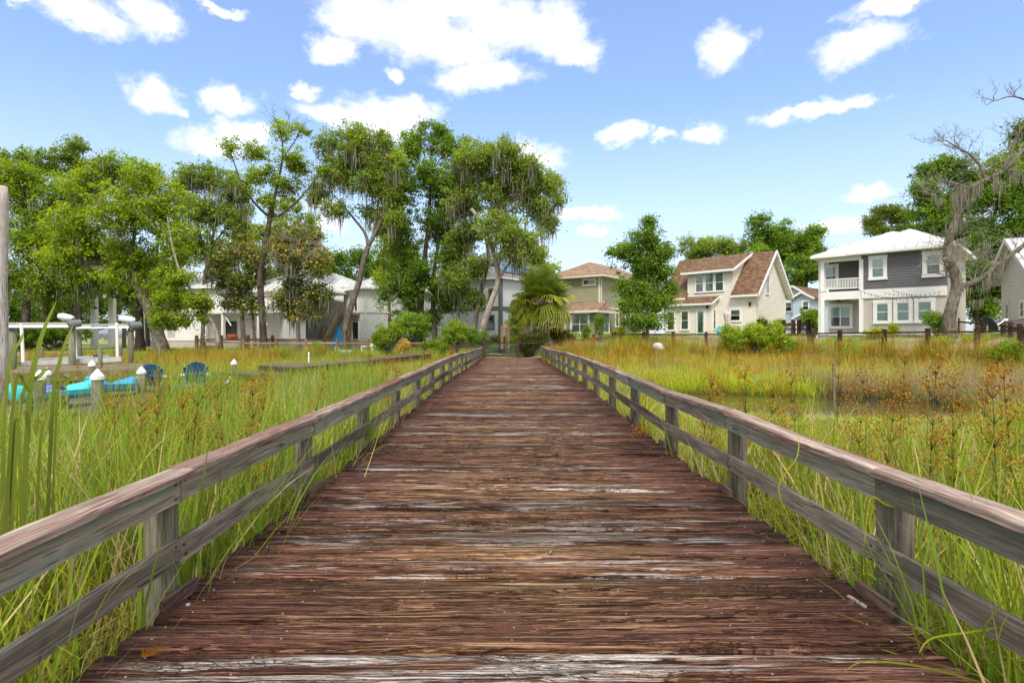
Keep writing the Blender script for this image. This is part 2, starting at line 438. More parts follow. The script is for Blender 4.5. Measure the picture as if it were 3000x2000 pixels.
M['alu'] = paint('aluminium', (0.62, 0.63, 0.64), 0.08, 2, 0.35, 0.15, 0.5, 0.6)
M['alu_white'] = paint('white_beam', (0.78, 0.78, 0.76), 0.07, 2, 0.4, 0.12)
M['motor'] = paint('motor_grey', (0.16, 0.17, 0.18), 0.15, 4, 0.45)
M['teal'] = paint('teal_plastic', (0.055, 0.60, 0.66), 0.15, 1.2, 0.4, 0.08)
M['aqua'] = paint('aqua_plastic', (0.02, 0.34, 0.62), 0.15, 1.2, 0.4, 0.08)
M['purple'] = paint('purple_tarp', (0.13, 0.14, 0.46), 0.25, 4, 0.6)
M['navy'] = paint('blue_chair_plastic', (0.026, 0.10, 0.215), 0.2, 2, 0.5, 0.05)
M['paleslat'] = paint('pale_blue_plastic', (0.45, 0.58, 0.72), 0.15, 2, 0.5, 0.1)
M['turq'] = paint('turquoise_chair_plastic', (0.16, 0.62, 0.62), 0.1, 2, 0.5)
M['umb'] = paint('blue_umbrella_cloth', (0.008, 0.115, 0.24), 0.25, 3, 0.85)
M['umbpale'] = paint('striped_umbrella_cloth', (0.58, 0.48, 0.48), 0.15, 4, 0.85)
M['capwhite'] = paint('white_pile_cap', (0.80, 0.80, 0.78), 0.06, 4, 0.5, 0.06)
M['seam'] = paint('roof_seam_shaded', (0.46, 0.47, 0.48), 0.05)  # greyer than the roof: shadow along the seams put into their colour
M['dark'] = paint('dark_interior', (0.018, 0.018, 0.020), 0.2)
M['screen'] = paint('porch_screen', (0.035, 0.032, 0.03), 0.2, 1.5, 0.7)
M['door_grey'] = paint('garage_door_paint', (0.50, 0.49, 0.47), 0.05)
M['door_green'] = paint('pale_green_door', (0.44, 0.54, 0.47), 0.05)
M['blind'] = paint('window_blind', (0.40, 0.55, 0.46), 0.08, 8)
M['blindw'] = paint('window_curtain', (0.62, 0.66, 0.64), 0.1, 8)
M['terra'] = paint('orange_terracotta', (0.45, 0.10, 0.035), 0.2, 5, 0.8)
M['wire'] = paint('fence_wire', (0.20, 0.19, 0.18), 0.1, 4, 0.5)
M['nail'] = paint('galvanised_nail', (0.26, 0.235, 0.22), 0.3, 30, 0.5, 0, 0.5, 0.5)
M['bolt'] = paint('rusty_bolt', (0.07, 0.04, 0.03), 0.3, 30, 0.7)
M['rock'] = paint('white_rock', (0.50, 0.46, 0.41), 0.2, 4, 0.9, 0.2, bump=0.6)
M['darkcloth'] = paint('dark_dish', (0.03, 0.035, 0.04), 0.15, 3, 0.5)
m, t = new_mat('window_glass')
tr = t.n('ShaderNodeBsdfTransparent', ins={0: (0.80, 0.88, 0.84, 1)}); gl = t.n('ShaderNodeBsdfGlossy', ins={0: (0.9, 0.95, 0.95, 1), 1: 0.04})
bnn = t.n('ShaderNodeBump', ins={'Strength': 0.05, 'Distance': 0.02, 'Height': t.noise(pos(t), 1.2, 2)})
fr = t.n('ShaderNodeFresnel', ins={0: 1.6, 1: bnn.outputs[0]}); t.set(gl.inputs['Normal'], bnn.outputs[0])
mx = t.n('ShaderNodeMixShader', ins={0: t.math('ADD', fr.outputs[0], 0.06), 1: tr.outputs[0], 2: gl.outputs[0]})
t.n('ShaderNodeOutputMaterial', ins={0: mx.outputs[0]}); M['glass'] = m
m, t = new_mat('solar_glass')
M['solar'] = finish(m, t, t.ramp(t.noise(pos(t), 0.7, 3), [(0.3, (0.10, 0.16, 0.24)), (0.7, (0.16, 0.23, 0.32))]), 0.12, spec=1.0)

def shingle(name, a, b, c3):
    m, t = new_mat(name)
    uvn = t.n('ShaderNodeUVMap')
    br = t.n('ShaderNodeTexBrick', offset=0.5, offset_frequency=2, ins={'Vector': uvn.outputs[0], 'Color1': (0, 0, 0, 1), 'Color2': (1, 1, 1, 1), 'Mortar': (0.1, 0.1, 0.1, 1),
             'Scale': 1.0, 'Mortar Size': 0.006, 'Mortar Smooth': 0.2, 'Bias': 0.0, 'Brick Width': 0.30, 'Row Height': 0.145})
    nz = t.noise(uvn.outputs[0], 22, 3, 0.7)
    v = t.math('ADD', t.math('MULTIPLY', t.n('ShaderNodeRGBToBW', ins={0: br.outputs[0]}).outputs[0], 0.6), t.math('MULTIPLY', nz, 0.4))
    col = t.ramp(v, [(0.15, a), (0.5, b), (0.85, c3)])
    col = t.mix(t.math('MULTIPLY', br.outputs['Fac'], 0.7), col, tuple(x * 0.35 for x in a))
    rowf = t.math('FRACT', t.math('DIVIDE', t.n('ShaderNodeSeparateXYZ', ins={0: uvn.outputs[0]}).outputs[1], 0.145))
    hg = t.math('SUBTRACT', t.math('SUBTRACT', 1.0, rowf), t.math('MULTIPLY', br.outputs['Fac'], 0.4))
    return finish(m, t, col, 0.95, hg, 0.6, 0.02, 0.15)
M['sh_brown'] = shingle('brown_shingle', (0.090, 0.050, 0.033), (0.165, 0.096, 0.058), (0.25, 0.155, 0.098))
M['sh_tan'] = shingle('tan_shingle', (0.17, 0.11, 0.075), (0.29, 0.19, 0.13), (0.40, 0.28, 0.20))
M['sh_grey'] = shingle('grey_shingle', (0.13, 0.12, 0.12), (0.22, 0.20, 0.20), (0.34, 0.31, 0.30))

# ---- plants
def leaf(name, dark, mid, light, trans=0.42, rough=0.6, spec=0.15):
    m, t = new_mat(name)
    a = t.n('ShaderNodeAttribute', attribute_name='tint')
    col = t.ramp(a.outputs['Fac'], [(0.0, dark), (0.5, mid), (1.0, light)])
    b = t.n('ShaderNodeBsdfPrincipled', ins={'Base Color': col, 'Roughness': rough, 'Specular IOR Level': spec})
    hv = t.n('ShaderNodeHueSaturation', ins={'Hue': 0.485, 'Saturation': 1.1, 'Value': 1.25, 'Color': col})
    tr = t.n('ShaderNodeBsdfTranslucent', ins={0: hv.outputs[0]})
    mx = t.n('ShaderNodeMixShader', ins={0: trans, 1: b.outputs[0], 2: tr.outputs[0]})
    t.n('ShaderNodeOutputMaterial', ins={0: mx.outputs[0]})
    return m
M['oak'] = leaf('oak_leaf', (0.109, 0.17, 0.017), (0.233, 0.351, 0.03), (0.464, 0.58, 0.052))
M['oakgrey'] = leaf('grey_oak_leaf', (0.129, 0.194, 0.033), (0.225, 0.321, 0.052), (0.376, 0.494, 0.08))
M['dense'] = leaf('dark_green_leaf', (0.07, 0.132, 0.017), (0.15, 0.267, 0.03), (0.301, 0.447, 0.055))
M['bright'] = leaf('bright_green_leaf', (0.137, 0.206, 0.017), (0.275, 0.392, 0.032), (0.485, 0.597, 0.05))
M['magnolia'] = leaf('magnolia_leaf', (0.083, 0.124, 0.019), (0.199, 0.239, 0.033), (0.702, 0.414, 0.056), 0.15, 0.35, 0.5)
M['pine'] = leaf('pine_needle', (0.07, 0.115, 0.019), (0.152, 0.218, 0.03), (0.281, 0.352, 0.046))
M['hedge'] = leaf('hedge_leaf', (0.035, 0.059, 0.011), (0.081, 0.111, 0.02), (0.227, 0.177, 0.038))
M['bush'] = leaf('bush_leaf', (0.114, 0.192, 0.017), (0.22, 0.332, 0.023), (0.39, 0.501, 0.035), 0.3)
M['lime'] = leaf('lime_leaf', (0.16, 0.25, 0.015), (0.30, 0.40, 0.02), (0.46, 0.52, 0.03), 0.35)
M['palm'] = leaf('palm_leaf', (0.07, 0.11, 0.014), (0.18, 0.25, 0.025), (0.52, 0.40, 0.035), 0.25, 0.4, 0.5)
M['fruit'] = leaf('palm_fruit', (0.33, 0.17, 0.03), (0.50, 0.28, 0.05), (0.66, 0.42, 0.10), 0.2)
M['moss'] = leaf('spanish_moss', (0.16, 0.145, 0.105), (0.255, 0.235, 0.175), (0.36, 0.335, 0.255), 0.3, 0.9, 0.1)
def bark(name, a, b, c3):
    m, t = new_mat(name); p = pos(t)
    n = t.noise(t.vmath('MULTIPLY', p, (4, 4, 1.1)), 2.2, 7, 0.66); l = t.step(t.noise(p, 1.6, 4, 0.6), 0.5, 0.64)
    col = t.ramp(n, [(0.32, a), (0.5, b), (0.68, c3)])
    col = t.mix(t.math('MULTIPLY', l, 0.35), col, tuple(min(1, x * 1.35) for x in c3))
    return finish(m, t, col, 0.95, n, 1.0, 0.06, 0.15)
M['bark'] = bark('oak_bark', (0.055, 0.042, 0.033), (0.135, 0.108, 0.088), (0.235, 0.198, 0.165))
M['bark_pale'] = bark('pale_bark', (0.14, 0.11, 0.09), (0.29, 0.235, 0.195), (0.44, 0.38, 0.32))
M['bark_dark'] = bark('dark_bark', (0.030, 0.022, 0.018), (0.075, 0.055, 0.045), (0.14, 0.11, 0.09))
M['bark_dead'] = bark('dead_oak_bark', (0.060, 0.048, 0.036), (0.135, 0.115, 0.088), (0.25, 0.22, 0.17))
M['twig'] = bark('dead_twig', (0.16, 0.14, 0.10), (0.26, 0.235, 0.18), (0.38, 0.35, 0.27))

def blade(name, base, mid, tip, trans=0.35, alt=None):
    """grass: colour runs up the blade (attribute 'h'), drifts from clump to clump and patch to patch"""
    m, t = new_mat(name)
    h = t.n('ShaderNodeAttribute', attribute_name='h').outputs['Fac']
    r = t.n('ShaderNodeAttribute', attribute_name='tint').outputs['Fac']
    i = t.n('ShaderNodeAttribute', attribute_name='itint', attribute_type='INSTANCER').outputs['Fac']
    col = t.ramp(h, [(0.0, base), (0.45, mid), (1.0, tip)])
    if alt is not None:
        col = t.mix(t.step(r, 0.82, 0.88), col, alt)
    pn = t.noise(pos(t), 0.35, 3, 0.6)
    v = t.math('ADD', 0.62, t.math('ADD', t.math('MULTIPLY', r, 0.34), t.math('ADD', t.math('MULTIPLY', i, 0.28), t.math('MULTIPLY', pn, 0.26))))
    hv = t.n('ShaderNodeHueSaturation', ins={'Hue': t.math('ADD', 0.482, t.math('MULTIPLY', i, 0.036)), 'Value': v, 'Color': col})
    b = t.n('ShaderNodeBsdfPrincipled', ins={'Base Color': hv.outputs[0], 'Roughness': 0.65, 'Specular IOR Level': 0.12})
    tr = t.n('ShaderNodeBsdfTranslucent', ins={0: hv.outputs[0]})
    mx = t.n('ShaderNodeMixShader', ins={0: trans, 1: b.outputs[0], 2: tr.outputs[0]})
    t.n('ShaderNodeOutputMaterial', ins={0: mx.outputs[0]})
    return m
M['g_marsh'] = blade('marsh_grass_blade', (0.17, 0.13, 0.035), (0.27, 0.30, 0.018), (0.42, 0.43, 0.028), 0.40, (0.52, 0.40, 0.18))
M['g_green'] = blade('rush_blade', (0.13, 0.13, 0.02), (0.17, 0.27, 0.018), (0.31, 0.39, 0.03), 0.42, (0.52, 0.42, 0.19))
M['g_dry'] = blade('dry_rush_blade', (0.13, 0.10, 0.05), (0.30, 0.235, 0.12), (0.42, 0.34, 0.20), 0.3, (0.24, 0.25, 0.07))
M['g_lime'] = blade('short_cordgrass_blade', (0.22, 0.23, 0.018), (0.37, 0.46, 0.018), (0.52, 0.57, 0.03), 0.42, (0.58, 0.48, 0.18))
M['g_orange'] = blade('rusty_grass_blade', (0.30, 0.24, 0.05), (0.46, 0.32, 0.05), (0.56, 0.32, 0.07), 0.4, (0.40, 0.40, 0.04))
M['g_cat'] = blade('cattail_blade', (0.16, 0.17, 0.03), (0.16, 0.25, 0.03), (0.27, 0.36, 0.045), 0.4)
M['seed'] = leaf('sedge_seed', (0.18, 0.065, 0.008), (0.36, 0.15, 0.012), (0.48, 0.24, 0.02), 0.2, 0.8, 0.1)
M['catbrown'] = paint('cattail_head', (0.19, 0.085, 0.035), 0.2, 20, 0.95)
M['stalk'] = leaf('sedge_stalk', (0.09, 0.065, 0.03), (0.12, 0.12, 0.03), (0.20, 0.20, 0.05), 0.1)

# ---- ground and water
m, t = new_mat('ground_soil'); p = pos(t); s_ = t.n('ShaderNodeSeparateXYZ', ins={0: p})
mud = t.ramp(t.noise(p, 1.4, 6, 0.65), [(0.3, (0.030, 0.024, 0.014)), (0.5, (0.075, 0.062, 0.030)), (0.7, (0.14, 0.125, 0.05))])
lawn = t.ramp(t.noise(p, 2.4, 6, 0.7), [(0.3, (0.09, 0.14, 0.022)), (0.5, (0.16, 0.23, 0.035)), (0.7, (0.24, 0.27, 0.07))])
sand = t.ramp(t.noise(p, 1.1, 6, 0.7), [(0.3, (0.24, 0.18, 0.12)), (0.7, (0.42, 0.34, 0.25))])
yard = t.mix(t.step(t.noise(p, 0.16, 4, 0.6), 0.47, 0.58), lawn, sand)
gcol = t.mix(t.step(s_.outputs[2], -0.35, 0.02), mud, yard)
M['ground'] = finish(m, t, gcol, 0.95, t.noise(p, 9, 6, 0.7), 0.8, 0.08, 0.15)
m, t = new_mat('marsh_water'); p = pos(t)
M['water'] = finish(m, t, t.ramp(t.noise(p, 1.2, 4), [(0.35, (0.035, 0.032, 0.018)), (0.65, (0.065, 0.06, 0.032))]), 0.05,
                    t.noise(t.vmath('MULTIPLY', p, (3, 6, 1)), 1.5, 3), 0.06, 0.02, 0.5)
# ================================================================== ground, water
def zdeck(Y): return 0.12 * math.exp(-((Y - 19.0) / 9.0) ** 2)
MARSH = -0.78
FENCE_R = [(1.7, 41.4), (6.5, 42.2), (13.0, 42.0), (18.5, 41.5), (21.0, 40.0), (21.8, 37.6), (22.7, 35.2), (23.6, 32.8), (24.4, 30.4), (25.0, 28.0), (25.6, 25.6), (26.2, 23.2)]
_fy = np.array(FENCE_R)
def bank_y(x):
    x = np.asarray(x, dtype=float)
    right = np.interp(x, [1.5, 13, 19, 21.4, 23, 24.5, 26, 30, 60], [41.0, 41.0, 40.2, 37.0, 33.0, 28.5, 24.0, 14.0, 8.0])
    left = np.interp(-x, [1.5, 6, 12, 20, 34, 60], [41.0, 41.5, 41.0, 42.0, 45.0, 46.0])
    return np.where(x > 0, right, left)
def ground_z(x, y):
    x = np.asarray(x, dtype=float); y = np.asarray(y, dtype=float)
    d = y - bank_y(x)
    top = np.where(x > 0, 1.15, 0.16) * sstep(np.abs(x), 1.0, 7.0) + 0.0
    z = MARSH + (0.0 - MARSH + top * 0.55) * sstep(d, -3.0, 1.5) + (top * 0.45 + 0.35 * sstep(x, -4, 3)) * sstep(d, 1.5, 11)
    z = z + sstep(d, 5, 14) * (0.8 * np.exp(-((x - 2) / 7.0) ** 2))
    pond = np.exp(-(((x - 9.5) / 5.6) ** 2 + ((y - 20.7) / 3.3) ** 2)) + 0.9 * np.exp(-(((x - 15.5) / 5) ** 2 + ((y - 17.8) / 1.6) ** 2)) + 0.8 * np.exp(-(((x - 5.0) / 2.6) ** 2 + ((y - 22.5) / 1.6) ** 2))
    z = z - 0.34 * np.clip(pond * 1.3, 0, 1) * sstep(d, -2, -5)
    return z + 0.10 * (fbm(x * 0.5, y * 0.5, 3) - 0.5)
def gz(x, y): return float(ground_z(np.array([x]), np.array([y]))[0])
gx = np.concatenate([np.linspace(-700, -60, 14)[:-1], np.linspace(-60, 60, 201), np.linspace(60, 700, 14)[1:]])
gy = np.concatenate([np.linspace(-60, -4, 6)[:-1], np.linspace(-4, 80, 151), np.linspace(80, 1200, 16)[1:]])
GX, GY = np.meshgrid(gx, gy); GZ = ground_z(GX, GY)
nx_, ny_ = len(gx), len(gy); ii = np.arange(nx_ * ny_).reshape(ny_, nx_)
gf = np.stack([ii[:-1, :-1], ii[:-1, 1:], ii[1:, 1:], ii[1:, :-1]], -1).reshape(-1, 4)
tag(link('ground', np_mesh('ground', np.stack([GX, GY, GZ], -1), gf, M['ground'], True)), kind='structure')
wb = MB(); wb.add([(1.0, 12, -0.90), (34, 12, -0.90), (34, 28, -0.90), (1.0, 28, -0.90)], [(0, 1, 2, 3)])
tag(wb.build('water', M['water'], loc=(12, 20, -0.90)), kind='structure')

# ================================================================== boardwalk
XL, XR = -2.03, 2.17
YEND = 41.0
walk = thing('boardwalk', 'wide weathered red-brown plank boardwalk running straight to the gate', 'boardwalk', (0.07, 20, 0))
PITCH, Y0 = 0.29, 2.62 - 0.29 * 12
k = 0
prs = np.random.default_rng(11)
STREAK = {11: .5, 12: .95, 13: .3, 14: .35, 15: .45, 16: .75, 17: .55, 18: .9, 19: .75, 20: .5, 21: .85, 22: .55, 23: .8, 24: .55, 25: .6, 26: .8, 27: .5, 28: .45}
planks = []
nailV, nailF = [], []
nail_mb = MB()
while Y0 + k * PITCH < YEND:
    ya = Y0 + k * PITCH; yb = min(ya + PITCH, YEND); yc = (ya + yb) / 2
    near = 1.2 < yc < 9.5; midr = 9.5 <= yc < 20
    nx, ny = (170, 15) if near else ((60, 7) if midr else (14, 3))
    x0 = XL + prs.normal(0, 0.014); x1 = XR + prs.normal(0, 0.016)
    gap = 0.008 + abs(prs.normal(0, 0.004))
    dz = prs.normal(0, 0.006); cup = prs.normal(0, 0.006)
    u = np.linspace(0, 1, nx); v = np.linspace(-1, 1, ny)
    U, Vv = np.meshgrid(u, v)
    X = x0 + (x1 - x0) * U
    half = (yb - ya) / 2 - gap
    en = (fbm(X * 2.2 + k * 9.1, 0 * X + np.sign(Vv) * 5 + k, 5, 4) - 0.5) * 0.026 * (np.abs(Vv) ** 6)
    Yv = yc + Vv * half - np.sign(Vv) * np.abs(en)
    so = k * 13.7
    grain = fbm(X * 1.6 + so, Yv * 34 + so + 0.8 * fbm(X * 1.3 + so, Yv * 3, 9, 2), 21, 4)
    goug = sstep(fbm(X * 1.1 + so, Yv * 13 + so, 31, 4), 0.58, 0.70)
    edgew = np.abs(Vv) ** 6
    zt = dz + cup * (1 - Vv ** 2) + 0.022 * (grain - 0.5) - 0.028 * goug * (0.4 + 0.6 * fbm(X * 4 + so, Yv * 20, 8, 2)) - edgew * (0.012 + 0.026 * fbm(X * 3 + so, Vv * 2 + k, 15, 3))
    rough = 1.0 if near else (0.8 if midr else 0.4)
    Z = np.array([zdeck(y) for y in Yv.ravel()]).reshape(Yv.shape) + zt * rough
    top = np.stack([X, Yv, Z], -1).reshape(-1, 3)
    idx = np.arange(nx * ny).reshape(ny, nx)
    Fq = [np.stack([idx[:-1, :-1], idx[:-1, 1:], idx[1:, 1:], idx[1:, :-1]], -1).reshape(-1, 4)]
    ring = np.concatenate([idx[0, :], idx[1:, -1], idx[-1, -2::-1], idx[-2:0:-1, 0]])
    low = top[ring].copy(); low[:, 2] = zdeck(yc) - 0.055
    lb = nx * ny + np.arange(len(ring))
    Fq.append(np.stack([np.roll(ring, -1), ring, lb, np.roll(lb, -1)], -1))
    me = np_mesh('plank', np.concatenate([top, low]), np.concatenate(Fq), M['plank'], False)
    o = link('plank', me, walk)
    s = STREAK.get(k, float(np.clip(.22 + .78 * prs.beta(1.5, 1.5), 0, 1)))
    o.color = (s, float(np.clip(prs.normal(0.55, 0.28), 0, 1)), float(prs.random()), 1)
    if yc < 8.5:
        for jx in (-1.85, -1.25, -0.62, 0.0, 0.62, 1.25, 1.98):
            for sv in (-0.55, 0.5):
                xx = jx + prs.normal(0, 0.035) ; yy = yc + sv * half + prs.normal(0, 0.01)
                j = int(np.clip((xx - x0) / (x1 - x0) * (nx - 1), 0, nx - 1)); i = int(np.clip((sv + 1) / 2 * (ny - 1), 0, ny - 1))
                nail_mb.lathe((xx, yy, Z[i, j] - 0.003), [(0.0065, 0), (0.0065, 0.004), (0.0045, 0.006)], 7)
    k += 1
tag(nail_mb.build('nail', M['nail'], walk), kind='stuff')
for jx in (-1.85, -0.62, 0.62, 1.98):
    mb = MB(); ys = np.linspace(-0.6, YEND, 22)
    for a, b in zip(ys[:-1], ys[1:]):
        mb.beam((jx, a, zdeck(a) - 0.165), (jx, b, zdeck(b) - 0.165), 0.05, 0.20)
    mb.build('joist', M['joist'], walk)
for i, y in enumerate(np.arange(0.9, YEND, 4.9)):
    mb = MB(); mb.box((0.07, y, zdeck(y) - 0.37), (4.1, 0.09, 0.20)); mb.build('cross_beam', M['joist'], walk)

# ---- litter lying on the boards
def litter(name, label, cat, mb, mat, loc, group=None):
    o = mb.build(name, mat, loc=loc); return tag(o, label, cat, group)
mb = MB(); xs, ys = PC_ = (0, 0)
def deckpt(px, py):
    Y = FPX * H / (py - VY)
    for _ in range(3): Y = FPX * (H - zdeck(Y)) / (py - VY)
    return Vector(((px - VX) / FPX * Y, Y, zdeck(Y) + 0.012))
a = deckpt(1948, 1372); b = deckpt(1988, 1398)
mb = MB(); mb.beam(a, b, 0.018, 0.012); litter('wood_splinter', 'pale wood splinter lying by the right-hand railing post', 'splinter', mb, M['snag'], a)
a = deckpt(330, 1515)
mb = MB()
for i in range(26):
    an = random.uniform(0.2, 2.6); L = random.uniform(0.05, 0.14)
    p1 = a + Vector((math.cos(an) * L * 0.5, math.sin(an) * L * 0.5, 0.01)); p2 = a + Vector((math.cos(an) * L + random.uniform(-.02, .02), math.sin(an) * L, random.uniform(0, .02)))
    mb.tube([a, p1, p2], [0.002, 0.0015, 0.001], 4)
litter('dry_sprig', 'rusty orange dry seed sprig lying on the near planks at left', 'sprig', mb, M['seed'], a)
for (px, py, lab) in ((1265, 1272, 'small curled white wood flake standing on a bleached streak'), (432, 1392, 'round shell fragment lying beside the near left post')):
    a = deckpt(px, py); mb = MB(); mb.lathe(a, [(0.009, -0.012), (0.014, 0.0), (0.010, 0.006), (0.004, 0.004)], 9)
    litter('flake', lab, 'debris', mb, M['snag'], a)
mb = MB(); rl = random.Random(5)
for i in range(190):
    yy = 2.0 + 7 * rl.random() ** 1.6; xx = rl.uniform(-1.9, 2.05); an = rl.uniform(-0.9, 0.9); L = rl.uniform(0.01, 0.05)
    z = zdeck(yy) + 0.008
    mb.beam((xx, yy, z), (xx + L * math.cos(an), yy + L * math.sin(an), z + 0.002), rl.uniform(0.002, 0.006), 0.003)
tag(mb.build('leaf_litter', M['seed'], loc=(0, 3, 0)), kind='stuff')

# ---- railings
SPAN = 2.36
def railing(side, label):
    xin = XL + 0.015 if side < 0 else XR + 0.02        # inner face of the rail boards
    hc, dh = (0.752, 0.0) if side < 0 else (0.805, 0.03)
    r_ = random.Random(31 + side)
    root = thing('railing', label, 'railing', (xin, 20, 0), 'railings along the boardwalk')
    y0 = (3.47 if side < 0 else 3.41) - 2 * SPAN
    ys = [y0 + i * SPAN for i in range(19)]
    ys = [y for y in ys if y < YEND]
    ys.append(YEND)
    zs = [zdeck(y) + r_.gauss(0, 0.012) for y in ys]
    for i, y in enumerate(ys):
        px = xin + side * (0.040 + 0.072)
        wv = 0.072 + r_.gauss(0, 0.002); zt = zs[i] + hc - 0.045
        mb = MB(); lean = r_.gauss(0, 0.006)
        n = 2; hz = np.linspace(-1.3, zt, n)
        for q in range(n - 1):
            za, zb = hz[q], hz[q + 1]
            ja, jb = lean * za, lean * zb
            mb.hexa([(px - wv + ja, y - wv, za), (px + wv + ja, y - wv, za), (px + wv + ja, y + wv, za), (px - wv + ja, y + wv, za),
                     (px - wv + jb, y - wv, zb), (px + wv + jb, y - wv, zb), (px + wv + jb, y + wv, zb), (px - wv + jb, y + wv, zb)])
        po = mb.build('post', M['post'], root)
        bv = po.modifiers.new('edge', 'BEVEL'); bv.width = 0.006; bv.segments = 1; bv.limit_method = 'ANGLE'
        if i > 0 and i < len(ys) - 1 and (y < 20):
            mb = MB(); bx = xin - side * 0.035
            mb.box((bx + side * 0.018, y - 0.02 + r_.gauss(0, .02), zdeck(y) + 0.028), (0.036, 0.33, 0.075), r_.gauss(0, 0.03))
            mb.build('block', M['block'], root)
    def board(nm, mat, a, b, th, hh, sag, ends=(0, 0), seg=14, flat=False, wide=0.0):
        """timber between two points with wobble, rounded worn edges and slightly uneven ends"""
        a, b = Vector(a), Vector(b); V, F = [], []
        if flat:   # cap lying flat: wide across, thin in height
            prof = [(-wide / 2, -th / 2), (wide / 2, -th / 2), (wide / 2, th / 2 - 0.010), (wide / 2 - 0.012, th / 2), (0, th / 2 + 0.002), (-wide / 2 + 0.012, th / 2), (-wide / 2, th / 2 - 0.010)]
        else:
            prof = [(-th / 2, -hh / 2), (th / 2, -hh / 2), (th / 2, hh / 2 - 0.006), (th / 2 - 0.006, hh / 2), (-th / 2 + 0.006, hh / 2), (-th / 2, hh / 2 - 0.006)]
        n = len(prof)
        ph = r_.uniform(0, 6)
        for j in range(seg + 1):
            f = j / seg; c = a.lerp(b, f)
            c = c + Vector((0.004 * math.sin(5 * f + ph), 0, sag * 4 * f * (1 - f) + 0.003 * math.sin(9 * f + ph)))
            for q, (ex, ez) in enumerate(prof):
                jj = r_.gauss(0, 0.0016)
                dy = (r_.gauss(0, 0.006) if j in (0, seg) else 0)
                V.append((c.x + ex + jj, c.y + dy, c.z + ez + r_.gauss(0, 0.0016)))
        for j in range(seg):
            for q in range(n):
                A, B = j * n + q, j * n + (q + 1) % n
                F.append((A, B, B + n, A + n))
        F.append(tuple(range(n - 1, -1, -1))); F.append(tuple(seg * n + q for q in range(n)))
        mb = MB(); mb.add(V, F); return mb.build(nm, mat, root)
    sg = side
    for i in range(len(ys) - 1):
        ya, yb = ys[i] + 0.004, ys[i + 1] - 0.004
        za, zb = zs[i], zs[i + 1]
        if yb < 0.2: continue
        off = r_.gauss(0, 0.004)
        xc = xin + sg * 0.019
        hR, hM = 0.145, 0.145
        board('top_rail', M['rail'], (xc + off, ya, za + hc - 0.046 - hR / 2 + r_.gauss(0, .004)), (xc + off, yb, zb + hc - 0.046 - hR / 2 + r_.gauss(0, .004)), 0.038, hR, r_.gauss(0, .004))
        board('lower_rail', M['mid'], (xc - off, ya, za + 0.262 + dh + r_.gauss(0, .006)), (xc - off, yb, zb + 0.262 + dh + r_.gauss(0, .006)), 0.038, hM, r_.gauss(0, .006))
    for i, y in enumerate(ys):
        if not (0.5 < y < 16): continue
        for (dy, zz) in ((-.045, hc - .075), (-.05, hc - .16), (.045, hc - .08), (.05, hc - .155), (-.045, .30 + dh), (-.05, .215 + dh), (.045, .295 + dh), (.05, .22 + dh)):
            c_ = Vector((xin, y + dy + r_.gauss(0, .006), zs[i] + zz + r_.gauss(0, .006))); mb = MB(); mb.tube([c_ + Vector((sg * .004, 0, 0)), c_ - Vector((sg * .005, 0, 0))], .0075, 7); mb.build('bolt', M['bolt'], root)
    # caps span two bays, staggered against the rails
    i = 0 if side < 0 else 1
    cx = xin + sg * 0.045
    while i < len(ys) - 1:
        j = min(i + 2, len(ys) - 1)
        seq = [ys[i]] + [ys[q] for q in range(i + 1, j + 1)]
        for q in range(i, j):
            ya = ys[q] + (0.07 if q == i else 0.0); yb = ys[q + 1] + (0.067 if q + 1 == j else 0.0)
            if yb < 0.2: continue
            board('cap_board', M['cap'], (cx + r_.gauss(0, .004), ya + 0.0005, zs[q] + hc - 0.021), (cx + r_.gauss(0, .004), yb, zs[q + 1] + hc - 0.021 + (0.0025 if q + 1 == j else 0)), 0.042, 0, r_.gauss(0, .003), flat=True, wide=0.165)
        i = j
    return root
railing(-1, 'weathered grey two-board railing with greenish boards on the left of the boardwalk')
railing(1, 'weathered grey two-board railing with reddish cap on the right of the boardwalk')

rr_ = thing('railing', 'short weathered return rail turning right at the shore end of the boardwalk', 'railing', (3.6, 41.1, 0), 'railings along the boardwalk')
for x_ in (3.35, 4.9):
    mb = MB(); mb.box((x_, 41.25, -.05), (.14, .14, 1.5)); mb.build('post', M['post'], rr_)
for (z_, nm) in ((.66, 'top_rail'), (.28, 'lower_rail')):
    mb = MB(); mb.beam((2.42, 41.155, z_), (5.0, 41.155, z_), .04, .145); mb.build(nm, M['joist_grey'], rr_)
mb = MB(); mb.beam((2.42, 41.2, .762), (5.0, 41.2, .762), .165, .042); mb.build('cap_board', M['joist_grey'], rr_)
# ================================================================== building kit
_unit = {}
def unit(kind, mat):
    key = (kind, mat.name)
    if key not in _unit:
        mb = MB()
        if kind == 'lap':      # along x 0..1, thickness y (outwards, -y), height z 0..1; thick at the bottom edge
            mb.hexa([(0, -1, 0), (1, -1, 0), (1, 0, 0), (0, 0, 0), (0, -0.25, 1), (1, -0.25, 1), (1, 0, 1), (0, 0, 1)])
        else:
            mb.hexa([(0, -1, 0), (1, -1, 0), (1, 0, 0), (0, 0, 0), (0, -1, 1), (1, -1, 1), (1, 0, 1), (0, 0, 1)])
        _unit[key] = mb.mesh(kind, mat)
    return _unit[key]

